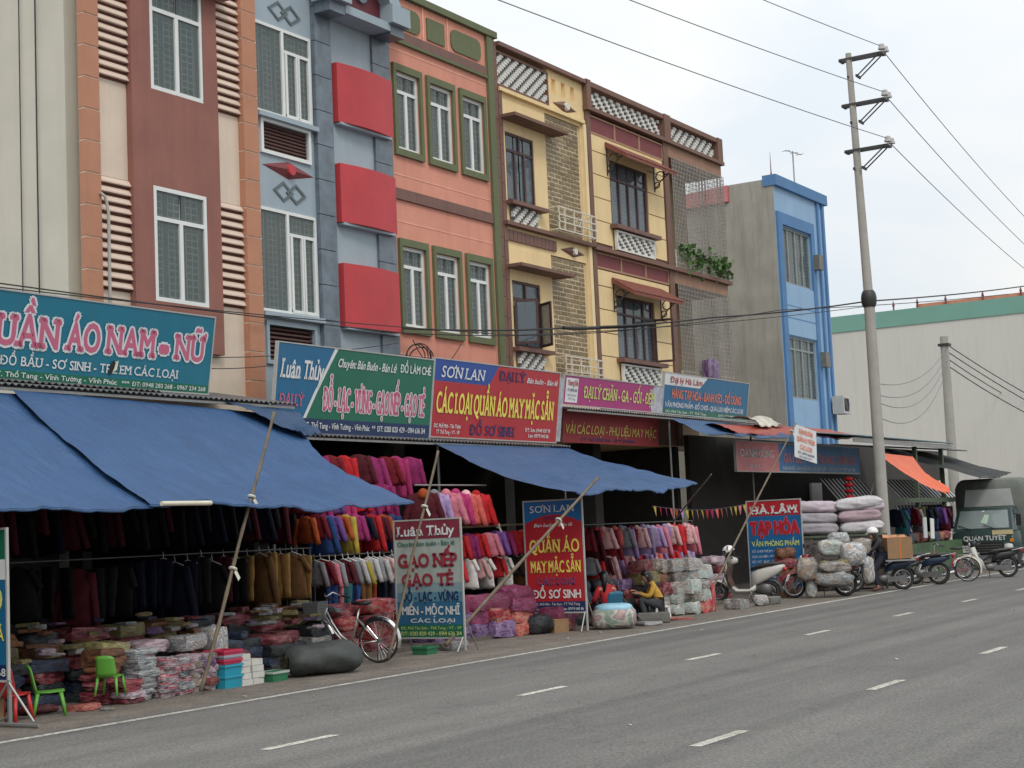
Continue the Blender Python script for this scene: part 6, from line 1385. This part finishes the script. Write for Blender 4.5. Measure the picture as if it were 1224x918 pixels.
def pack(col, loc, size, label=None, group=None, name='clothes_pack', cat='pack', rot=0, v=None, rots=None):
    v = rg.randrange(7) if v is None else v; soft = name in ('bundle', 'plastic_bag', 'bag', 'bag2') and col not in ('navy',); k = (v, col, soft)
    if k not in BM:
        BM[k] = (softmesh(v*5+2).mesh(name, PM[col], 'all') if soft else crumple(v*13+5, nx=10, ny=9, nz=3, amp=.07, sag=.05, pinch=(0, 0, .25, 0, .5, .1)[v % 6]).mesh(name, PM[col], True))
    return link(name, BM[k], None, loc, rots or (rg.uniform(-.05, .05), rg.uniform(-.05, .05), rot), label, cat, group, scale=size)
def stack(where, x, y, n, w_, d, h, cols, z0=.0, group='', noun='clothes pack', rot=0):
    for i in range(n):
        c = cols[i % len(cols)]
        pack(c, (x+rg.uniform(-.025, .025), y+rg.uniform(-.025, .025), z0+h*i*.95), (w_*rg.uniform(.9, 1.12), d*rg.uniform(.9, 1.1), h*rg.uniform(1.0, 1.2)), f'{c} {noun}, {ORD[i]} up {where}', group, rot=rot+rg.uniform(-.25, .25)+(math.pi if rg.random() < .5 else 0))
G1 = 'clothes packs stacked along the front of the left stall'
stack('in stack beside green chair', 13.98, 14.62, 9, .36, .4, .075, ['dark red', 'dark red', 'dark red', 'dark red', 'dark red', 'brown', 'brown', 'brown', 'brown'], group=G1)
stack('in front pile by green chair', 14.08, 14.28, 4, .34, .3, .07, ['dark red', 'mauve', 'dark red', 'dark red'], group=G1)
stack('in the grey striped stack', 14.42, 14.42, 7, .3, .34, .075, ['grey and white striped'], group=G1)
stack('in front red striped stack', 14.74, 14.34, 7, .3, .3, .072, ['red and white striped'], group=G1)
stack('in rear red striped stack', 14.66, 14.68, 8, .34, .34, .078, ['red and white striped', 'grey and white striped'], group=G1)
stack('in right red striped stack', 15.02, 14.36, 6, .26, .3, .078, ['red and white striped', 'grey and white striped'], group=G1)
stack('in stack right of the stripes', 15.28, 14.42, 6, .26, .34, .082, ['peach', 'peach', 'peach', 'mauve', 'peach', 'mauve'], group=G1)
stack('in stack beside cyan baskets', 15.52, 14.4, 6, .24, .32, .082, ['mauve', 'coral', 'mauve', 'mauve', 'lilac', 'mauve'], group=G1)
pack('olive', (14.35, 14.95, .55), (.5, .45, .16), 'crumpled olive clothes bag lying on top of the brown packs', G1); pack('mauve', (15.1, 14.95, .52), (.55, .45, .16), 'crumpled mauve bag on top of the striped packs', G1)
pack('clear', (15.6, 14.75, .5), (.4, .4, .2), 'clear bag of white cloth above the blue crates', G1); pack('clear', (16.1, 14.7, .45), (.3, .3, .32), 'tall crumpled clear bag above the white boxes', G1)
for i, (x, y) in enumerate(((14.2, 15.3), (14.9, 15.35), (15.5, 15.3), (16.1, 15.2), (16.6, 15.0), (17.1, 15.2), (17.6, 15.1), (13.6, 15.3), (13.1, 15.4), (18.2, 15.3))):
    stack(f'in {ORD[i]} second-row stack from left', x, y, 4, .5, .5, .14, ['black', 'navy', 'black', 'dark red', 'navy'][i % 3:]+['black'], group='dark bundles in the second row of the left stall', noun='clothes bundle')
for i in range(9):
    x = 13.4+i*.72
    stack(f'in {ORD[i]} rear pile from left', x, 15.95, 5, .6, .5, .16, ['black', 'dark red', 'navy', 'olive', 'brown', 'black'][i % 4:]+['dark red'], z0=.07, group='piles at the rear of the left stall', noun='clothes bundle')
# things lying on the dark bundles
lite = ['clear', 'olive', 'dark red', 'mauve', 'brown', 'navy', 'lilac', 'grey and white striped']
xs_ = sorted(13.0+rg.random()*6.6 for _ in range(64)); cnt = {}
for i in range(64):
    x = xs_[i]; y = 14.9+rg.random()*1.1; c = rg.choice(lite); cnt[c] = cnt.get(c, -1)+1
    pack(c, (x, y, .56+(y-15)*.38+rg.uniform(0, .05)), (rg.uniform(.12, .3), rg.uniform(.12, .26), rg.uniform(.025, .07)), f'small {c} garment tossed on dark bundles, {ORD[cnt[c]]} from left', 'folded garments tossed on the dark bundles', rot=rg.uniform(0, 3), name='folded_garment', cat='garment')
# crates, boxes, tub
def crate(label, loc, w_, d, h, m, rim=None, name='crate', cat='crate', rot=0, taper=.9):
    r = thing(name, label, cat, loc, rot)
    q = MB(); t = .012
    o = [[(a*sx*w_/2, a*sy*d/2, z) for sx, sy in ((-1, -1), (1, -1), (1, 1), (-1, 1))] for a, z in ((taper, 0), (1, h), (.94, h), (.94*taper, .02))]
    q.loft(o); q.build('tub', m, r)
    q = MB()
    for a in (-1, 1): q.box(-w_/2-.012, w_/2+.012, a*d/2-.012*(a < 0)-.0, a*d/2+.012*(a > 0), h-.025, h+.006); q.box(a*w_/2-.012*(a < 0), a*w_/2+.012*(a > 0), -d/2, d/2, h-.024, h+.005)
    q.build('rim', rim or m, r)
    return r
cy = mat('cyan_plastic', (.02, .3, .42), .4, .06); crd = mat('crimson_plastic', (.5, .03, .08), .4, .06)
crate('cyan plastic basket at the bottom of the crate stack beside the white boxes', (15.83, 14.32, 0), .34, .36, .16, cy); crate('cyan plastic basket, second of the crate stack', (15.83, 14.32, .15), .34, .36, .15, cy)
crate('crimson plastic tray lying on the cyan baskets', (15.83, 14.32, .31), .34, .34, .06, crd, name='tray', cat='tray', taper=.98); crate('grey plastic tray between the crimson trays', (15.83, 14.32, .375), .34, .34, .045, mat('grey_tray', (.3, .32, .38), .5), name='tray', cat='tray', taper=.98); crate('crimson plastic tray on top of the crate stack', (15.83, 14.32, .425), .34, .34, .06, crd, name='tray', cat='tray', taper=.98)
wb_ = mat('white_card', (.55, .54, .5), .6, .1, 6)
k = 0
for cx in (16.1, 16.34):
    for i in range(5 if cx < 16.2 else 4):
        o = MB().box(-.11, .11, -.14, .14, 0, .078).build('box', wb_, None, loc=(cx+rg.uniform(-.015, .015), 14.3+rg.uniform(-.02, .02), .083*i), rot=(0, 0, rg.uniform(-.08, .08)), label=f'small white box, {ORD[i]} up {"left" if cx < 16.2 else "right"} column beside cyan baskets', cat='box', group='small white boxes beside the cyan baskets')
        MB().box(-.112, .112, -.02, .02, .05, .0792).build('tape', mat('tape', (.45, .43, .38), .4), o)
crate('green plastic tub on the ground beside the dark bale', (16.68, 14.2, 0), .32, .26, .13, mat('tub_green', (.03, .17, .08), .4), mat('tub_rim', (.35, .42, .36), .4), name='tub', cat='tub')
crate('small green tub under the Luân Thủy board', (20.74, 14.55, 0), .3, .3, .12, mat('tub_green', 0), name='tub', cat='tub')
# big dark bale
ba = Vector((17.05, 14.3, .27)); bb = Vector((18.1, 13.85, .27)); dr_ = (bb-ba).normalized(); perp = Vector((-dr_.y, dr_.x, 0))
rr = []; rs_ = random.Random(4)
for k in range(15):
    t = k/14; p = ba.lerp(bb, t); f = min(1, (min(t, 1-t)*4+.55)); ring_ = []
    for j in range(22):
        a = 2*math.pi*j/22; u = 1+.07*math.sin(2*a+t*6)+.05*math.sin(5*a-t*11)+.03*math.sin(11*a+t*9)
        z = .225*f*u*math.sin(a); ring_.append(p+perp*.28*f*u*math.cos(a)+Vector((0, 0, max(z, -.2)-.05)))
    rr.append(ring_)
balm = mat('dark_woven_wrap', (.045, .052, .05), .6, .25, 5, bump=.6, bscale=11, dirt=.4, dcol=(.1, .1, .085))
o = MB(ba).loft(rr).build('bale', balm, None, 'all', loc=ba, label='large dark woven bale lying on the road shoulder in front of the bicycle', cat='bale')
q = MB(ba); q.loft([[ba-dr_*.012+perp*.15*u*math.cos(a)+Vector((0, 0, .12*u*math.sin(a)-.05)) for a in [2*math.pi*j/16 for j in range(16)]] for u in (1, .5, .05)]); q.build('open_end', plastic('netting', [(.05, .05, .04), (.25, .25, .16), (.12, .12, .08)], 22), o, 'all')
# magenta, red bundles between the boards and behind the bicycle
stack('in left pile behind bicycle', 19.9, 15.6, 4, .6, .5, .2, ['red', 'dark red'], z0=.07, group='red bundles behind the bicycle', noun='plastic bundle'); stack('in middle pile behind bicycle', 20.6, 15.5, 4, .6, .5, .2, ['dark red', 'red'], z0=.07, group='red bundles behind the bicycle', noun='plastic bundle'); stack('in right pile behind bicycle', 21.2, 15.8, 4, .6, .5, .2, ['red', 'dark red'], z0=.07, group='red bundles behind the bicycle', noun='plastic bundle')
stack('in pile left of bicycle basket', 18.9, 15.4, 3, .6, .5, .2, ['navy', 'clear', 'black'], group='red bundles behind the bicycle', noun='plastic bundle')
gb = 'plastic bundles between the two standing boards'
for j, (x, y, n, cl) in enumerate(((22.9, 15.5, 3, ['lilac', 'lilac', 'magenta']), (23.5, 15.45, 3, ['lilac', 'magenta', 'magenta']), (24.05, 15.35, 3, ['lilac', 'red', 'magenta']), (24.6, 15.25, 4, ['coral', 'coral', 'magenta', 'magenta']), (25.1, 15.5, 3, ['coral', 'magenta', 'magenta']), (22.4, 15.6, 3, ['lilac', 'magenta', 'red']))):
    stack(f'in {ORD[j]} pile between the boards', x, y, n, .6, .5, .26 if n < 4 else .22, cl, z0=.0, group=gb, noun='plastic bundle')
# behind the seated women
for j, (x, y, cl) in enumerate(((26.2, 15.4, ['dark red', 'magenta', 'magenta', 'navy']), (27.0, 15.4, ['black', 'dark red', 'navy', 'navy']), (27.8, 15.2, ['dark red', 'black', 'navy', 'black']), (28.6, 15.2, ['black', 'black', 'dark red', 'lilac']), (25.6, 14.9, ['dark red', 'magenta']))):
    stack(f'in {ORD[j]} pile behind seated women', x, y, len(cl), .7, .5, .21, cl, z0=.0, group='bundles behind the seated women', noun='bundle')
# wrapped packs on the right
gp = 'film-wrapped packs stacked right of the women'
for j, (x, y, n, cl) in enumerate(((28.95, 14.85, 5, ['black', 'dark red', 'black', 'olive', 'dark red']), (29.35, 14.75, 5, ['mixed', 'mixed', 'dark red', 'brown', 'mixed']), (29.75, 14.6, 5, ['pale', 'pale', 'mixed', 'mixed', 'clear']), (30.15, 14.45, 5, ['pale', 'mixed', 'pale', 'clear', 'clear']), (30.5, 14.4, 4, ['red', 'pale', 'mixed', 'pale']))):
    stack(f'in {ORD[j]} wrapped column from left', x, y, n, .5, .46, .235 if n > 4 else .25, cl, group=gp, noun='wrapped pack')
pack('red', (31.0, 14.35, 0), (.18, .22, .6), 'upright red wrapped roll beside the right end of the film-wrapped packs', gp); pack('clear', (31.8, 14.1, 0), (.5, .4, .2), 'loose crumpled plastic sheet on the shoulder before the white scooter', None, 'plastic_sheet', 'plastic sheet'); pack('clear', (32.75, 13.95, 0), (.3, .3, .24), 'crumpled clear plastic bag on the shoulder before the white scooter', None, 'plastic_bag', 'bag')
kb = mat('grey_block', (.14, .135, .12), .9, .2, 6, bump=.4, bscale=20)
MB().loft([sec(-.28, .3, 0, .16, 12, .35), sec(.28, .3, 0, .17, 12, .35)]).build('kerb_stone', kb, None, loc=(33.3, 13.95, 0), label='grey stone block on the shoulder below the white scooter', cat='stone')
MB().loft([sec(-.3, .28, 0, .2, 12, .35), sec(.3, .3, 0, .2, 12, .35)]).build('kerb_stone', kb, None, loc=(27.55, 13.95, 0), rot=(0, 0, PH), label='rough grey stone block lying in front of the woman in mustard', cat='stone')
# bags round the women
o = link('goods_bag', blob(.85, .62, .42, 3).mesh('goods_bag', plastic('bag_contents', [(.4, .28, .24), (.24, .18, .22), (.45, .43, .38), (.2, .25, .2)], 3), 'all'), None, (26.05, 14.0, 0), (0, 0, 2.0), 'clear bulging bag of coloured goods on the ground behind the woman in red', 'bag')
blob(.7, .5, .2, 9).build('blue_cover', mat('pale_blue_film', (.3, .55, .68), .4, .15, 5), o, 'all', loc=(0, .02, .27))
pack('coral', (28.35, 13.82, 0), (.55, .3, .05), 'flat reddish cloth dropped in front of the white stool', None, 'rag', 'cloth', rot=2.2); pack('clear', (26.9, 13.75, 0), (.5, .4, .07), 'crumpled pale wrapping on the ground near the stone block', None, 'wrapping', 'wrapping', rot=1); pack('pale', (27.3, 14.9, 0), (.5, .4, .1), 'small heap of pale offcuts between the two women', None, 'offcuts', 'cloth')
card = mat('cardboard', (.28, .17, .09), .85, .12, 5)
MB().box(-.17, .17, -.12, .12, 0, .24).build('cardboard_box', card, None, loc=(25.25, 14.75, 0), rot=(0, 0, R(-20)), label='small cardboard box on the ground under the SƠN LAN board', cat='box')
pack('black', (24.9, 14.95, 0), (.5, .5, .35), 'black bag behind the legs of the SƠN LAN board', None, 'bag', 'bag'); pack('navy', (25.6, 14.9, 0), (.45, .45, .3), 'dark bag right of the cardboard box under the SƠN LAN board', None, 'bag', 'bag')
MB().box(-.35, .35, -.22, .22, 0, .3).build('cardboard_box', card, None, loc=(12.15, 14.65, 0), rot=(0, 0, R(60)), label='open cardboard box behind the left edge board legs', cat='box')
pack('coral', (13.35, 14.25, 0), (.3, .3, .07), 'orange and yellow cloth under the lone green child chair', None, 'folded_cloth', 'cloth'); pack('clear', (13.4, 13.95, 0), (.12, .1, .03), 'scrap of white paper by the green child chair', None, 'paper_scrap', 'litter'); pack('dark red', (12.95, 14.6, 0), (.5, .3, .1), 'low dark red bundle behind the lone green child chair', None, 'bundle', 'bundle')
pack('clear', (21.6, 14.6, 0), (.5, .3, .12), 'crumpled plastic on the ground right of the Luân Thủy board', None, 'plastic_scrap', 'litter')
# ------------------------------------------------------------------ bundles hung round the old motorbike
F_ = Vector((-.53, .85, 0))
def at(px, d=0, z=0): return Vector((36.35, 13.3, 0))+F_*px+Vector((-.85, -.53, 0))*d+Vector((0, 0, z))
for i, (px, d, z, s_, c, lb_) in enumerate(((.95, .3, .4, (.5, .4, .55), 'peach', 'peach-coloured bag hanging before the old motorbike leg shield'), (.35, .35, .25, (.85, .5, .36), 'clear', 'wide clear bag slung along the side of the old motorbike'), (.3, .38, .58, (.75, .45, .26), 'mixed', 'multicoloured bag above the wide clear one on the motorbike'),
        (-.15, .3, .72, (.62, .5, .52), 'clear', 'large clear bundle at the rear of the old motorbike'), (.3, .05, .95, (.6, .5, .4), 'pale', 'pale bundle strapped on the motorbike seat'), (.1, .0, 1.2, (.5, .4, .3), 'clear', 'topmost grey bag of the motorbike load'), (-.5, .3, .3, (.3, .3, .6), 'clear', 'narrow clear bag hanging behind the motorbike load'), (-.4, .1, .98, (.5, .5, .36), 'peach', 'peach and white bundle next to the man in the helmet'), (.55, .36, .66, (.28, .26, .2), 'olive', 'small green bag squeezed into the motorbike load'), (.1, .4, .68, (.28, .26, .2), 'olive', 'second small green bag in the middle of the motorbike load'), (.85, .25, 0.02, (.26, .2, .42), 'pale', 'limp pale bag trailing to the ground from the motorbike'))):
    pack(c, at(px, d, z), s_, lb_, 'bundles tied round the old motorbike', 'bundle', 'bundle', rot=PH+rg.uniform(-.2, .2))
q = MB()
for dd in (0, .5): pass
# cardboard box behind the rider
ob = thing('cardboard_box', 'brown cardboard box tied with orange cord on the rear of the ridden motorbike', 'box', (38.78, 12.82, .78), PH)
MB().box(-.34, .28, -.3, .3, 0, .52).build('carton', card, ob); orc = mat('orange_cord', (.65, .16, .04), .6)
q = MB(); q.box(-.345, .285, -.03, .0, -.004, .525); q.build('cord', orc, ob); q = MB(); q.box(-.05, -.02, -.305, .305, -.005, .526); q.build('cord', orc, ob)
for i in range(3): MB().add([(-.34+.2*i, -.3, .52), (-.16+.2*i, -.3, .52), (-.18+.2*i, -.42, .56+.02*i), (-.33+.2*i, -.4, .58)], [(0, 1, 2, 3)]).build('flap', mat('box_flap', (.5, .24, .12), .8), ob)
q = MB(); q.box(-.4, .35, -.34, -.3, -.06, -.02); q.box(-.4, .35, .3, .34, -.06, -.02)
for x in (-.38, 0, .32): q.box(x, x+.03, -.3, .3, -.055, -.02)
q.build('carrier', gsteel, ob)
# big pale sacks
def sackmesh(w_, d, h, seed):
    q = crumple(seed, nx=18, ny=10, nz=6, amp=.075, sag=.0)
    for p in q.v:
        u = max(-1, min(1, p.x*2)); v = max(-1, min(1, p.y*2)); e = (1-abs(u)**5)**.5 if abs(u) < 1 else 0
        zz = (p.z-.5)*(.18+.82*e)*math.sqrt(max(.04, 1-.75*v*v)); p.x *= w_*(1+.04*abs(v)); p.y *= d*(.8+.2*e); p.z = h*(.5+zz)
    return q
sm = [mat('sack_'+n_, c, .8, .12, 4, bump=.5, bscale=9, dirt=.3, dcol=(.2, .17, .17)) for n_, c in (('pinkish', (.5, .42, .47)), ('grey', (.36, .34, .37)), ('mauve', (.42, .31, .35)), ('white', (.56, .54, .56)))]
SB = Vector((39.37, 14.55, 0)); k = 0
for (u, z, m_, lb_) in ((.55, 1.42, 1, 'bluish grey sack, left in the bottom layer of the pale sack pile'), (-.55, 1.42, 3, 'cream white sack, right in the bottom layer of the pale sack pile'), (.55, 1.7, 1, 'grey sack, left in the middle layer of the pale sack pile'), (-.5, 1.7, 2, 'pink-grey sack, right in the middle layer of the pale sack pile'),
        (.5, 1.97, 0, 'pale pink sack, left in the top layer of the sack pile'), (-.5, 2.02, 3, 'whitish sack with a pointed end, right on top of the sack pile'), (-.95, 1.95, 0, 'short pinkish sack end jutting at the right of the pile')):
    o = link('sack', sackmesh(1.2 if u > -.9 else .62, .5, .33, 40+k).mesh('sack', sm[m_], 'all'), None, SB+F_*u+Vector((.0, -.1*(k % 2), z)), (rg.uniform(-.06, .06), rg.uniform(-.07, .07), PH+rg.uniform(-.1, .1)), lb_, 'sack', 'pale sacks piled by the power pole', scale=(rg.uniform(.9, 1.0), 1, rg.uniform(.95, 1.12))); k += 1
st = thing('goods_stand', 'dark loaded stand underneath the pale sacks', 'stand', (39.5, 14.6, 0), PH)
MB().box(-1.15, 1.15, -.4, .4, .1, 1.4).build('load', plastic('stand_goods', [(.02, .02, .02), (.06, .05, .045), (.1, .07, .06), (.03, .03, .04)], 5), st)
MB().box(-1.2, 1.2, -.44, .44, 1.36, 1.41).build('top_board', gf, st)
for sx in (-1.15, 1.1):
    for sy in (-.42, .38): MB().box(sx, sx+.05, sy, sy+.05, 0, 1.4).build('leg', gf, st)
stack('in heap behind laden motorbike', 36.4, 14.7, 5, .6, .5, .24, ['brown', 'dark red', 'brown', 'dark red', 'brown'], group='brown bundles behind the old motorbike', noun='bundle'); stack('in heap behind white scooter', 34.9, 16.0, 5, .7, .5, .22, ['dark red', 'black', 'mauve', 'dark red', 'mauve'], group='dark bundles behind the white scooter', noun='bundle'); stack('in heap left of scooter', 33.4, 16.2, 5, .7, .5, .24, ['black', 'mixed', 'black', 'mauve', 'black'], group='dark bundles behind the white scooter', noun='bundle'); stack('in heap behind wrapped packs', 32.0, 15.8, 5, .7, .5, .25, ['mauve', 'black', 'mixed', 'dark red', 'mauve'], group='dark bundles behind the white scooter', noun='bundle')
# goods on and over the green counter
hangrow('hanging over the green counter', ['shirt', 'dress', 'trousers'], ['navy', 'teal', 'blue', 'dark red', 'grey', 'olive', 'navy', 'black', 'blue', 'purple', 'maroon', 'navy'], (45.0, 14.9, 2.1), (50.2, 14.7, 2.1), 12, 1.2, group='garments over the green counter', ang=70)
for i, (x, z) in enumerate(((46.3, 1.45), (47.0, 1.42))): MB().box(0, .34, -.02, .0, -.3, .3).build('white_placard', white, None, loc=(x, 14.45, z), rot=(0, .08*i, 0), label=('white paper placard hanging over the green counter, left one', 'white paper placard slightly tilted over the green counter, right one')[i], cat='placard')
for i in range(8): pack(['olive', 'navy', 'brown', 'dark red'][i % 4], (45+i*.62, 14.8, 1.0), (.5, .5, .3), f'{["olive", "navy", "brown", "dark red"][i % 4]} bundle on the green counter, {ORD[i]} from the left', 'bundles on the green counter', 'bundle', 'bundle')
pack('lilac', (41.2, 18.6, 5.55), (.7, .3, .9), 'purple cloth hung on the lower corner balcony rail', None, 'hanging_cloth', 'cloth')
# red lantern and dark cloth beyond
ln = thing('red_hanging', 'string of small red paper ornaments hanging under the OANH DŨNG sign', 'ornament', (42.85, 15.4, 3.0))
for i in range(5): MB().tube([(0, 0, -.02), (0, 0, -.05), (0, 0, -.12), (0, 0, -.15)], [.03, .13, .13, .03], 10).build('ornament', gmat('red', PAL['red']), ln, 'all', loc=(0, 0, -.17*i))
# ------------------------------------------------------------------ dark shed added left of the first house to keep the stall dark
shl = thing('added_dark_shed', 'added dark shed left of the cream house, keeping the stall under the tarp dark', 'shed', (8, 19, 0))
bx(shl, 'back_wall', roomdark2, 7, 17.9, 19.6, 19.8, 0, 4.25); bx(shl, 'flat_roof', cement, 6.5, 17.9, 17.2, 19.8, 4.22, 4.3) if False else None  # dark wall added to close the back of the stall
corrugated(shl, 'roof_sheet', 6.5, 17.9, 19.8, 4.62, 17.3, 4.24, tin)  # added roof, hidden behind the sign, keeps the stall dark
bx(shl, 'added_end_wall', roomdark2, 6.9, 6.999, 14.5, 19.6, 0, 4.2)  # unseen end wall added to keep light out of the stall

# small litter on the shoulder
for i in range(22):
    x = U(12, 45); y = U(12.9, 14.0) if i % 3 else U(6, 12.5)
    q = MB(); a = U(.02, .05); q.add([(-a, 0, .004), (a*.2, -a*.6, .012), (a, .1*a, .004), (a*.3, a*.8, .02), (-a*.5, a*.6, .006)], [(0, 1, 2, 3, 4)])
    q.build('litter_scrap', (white, card, S_grey, gmat('coral', PAL['coral']))[i % 4], None, loc=(x, y, .012), rot=(0, 0, U(0, 6)), label=f'tiny {("white", "brown", "grey", "coral")[i % 4]} litter scrap on the {"dusty shoulder" if i % 3 else "asphalt"} {("below the left stall" if x < 18 else "by the bicycle" if x < 22 else "by the standing boards" if x < 27 else "below the pink stall" if x < 33 else "near the white scooter" if x < 38 else "near the motorbikes")}', cat='litter', group='litter scraps on the road and shoulder')
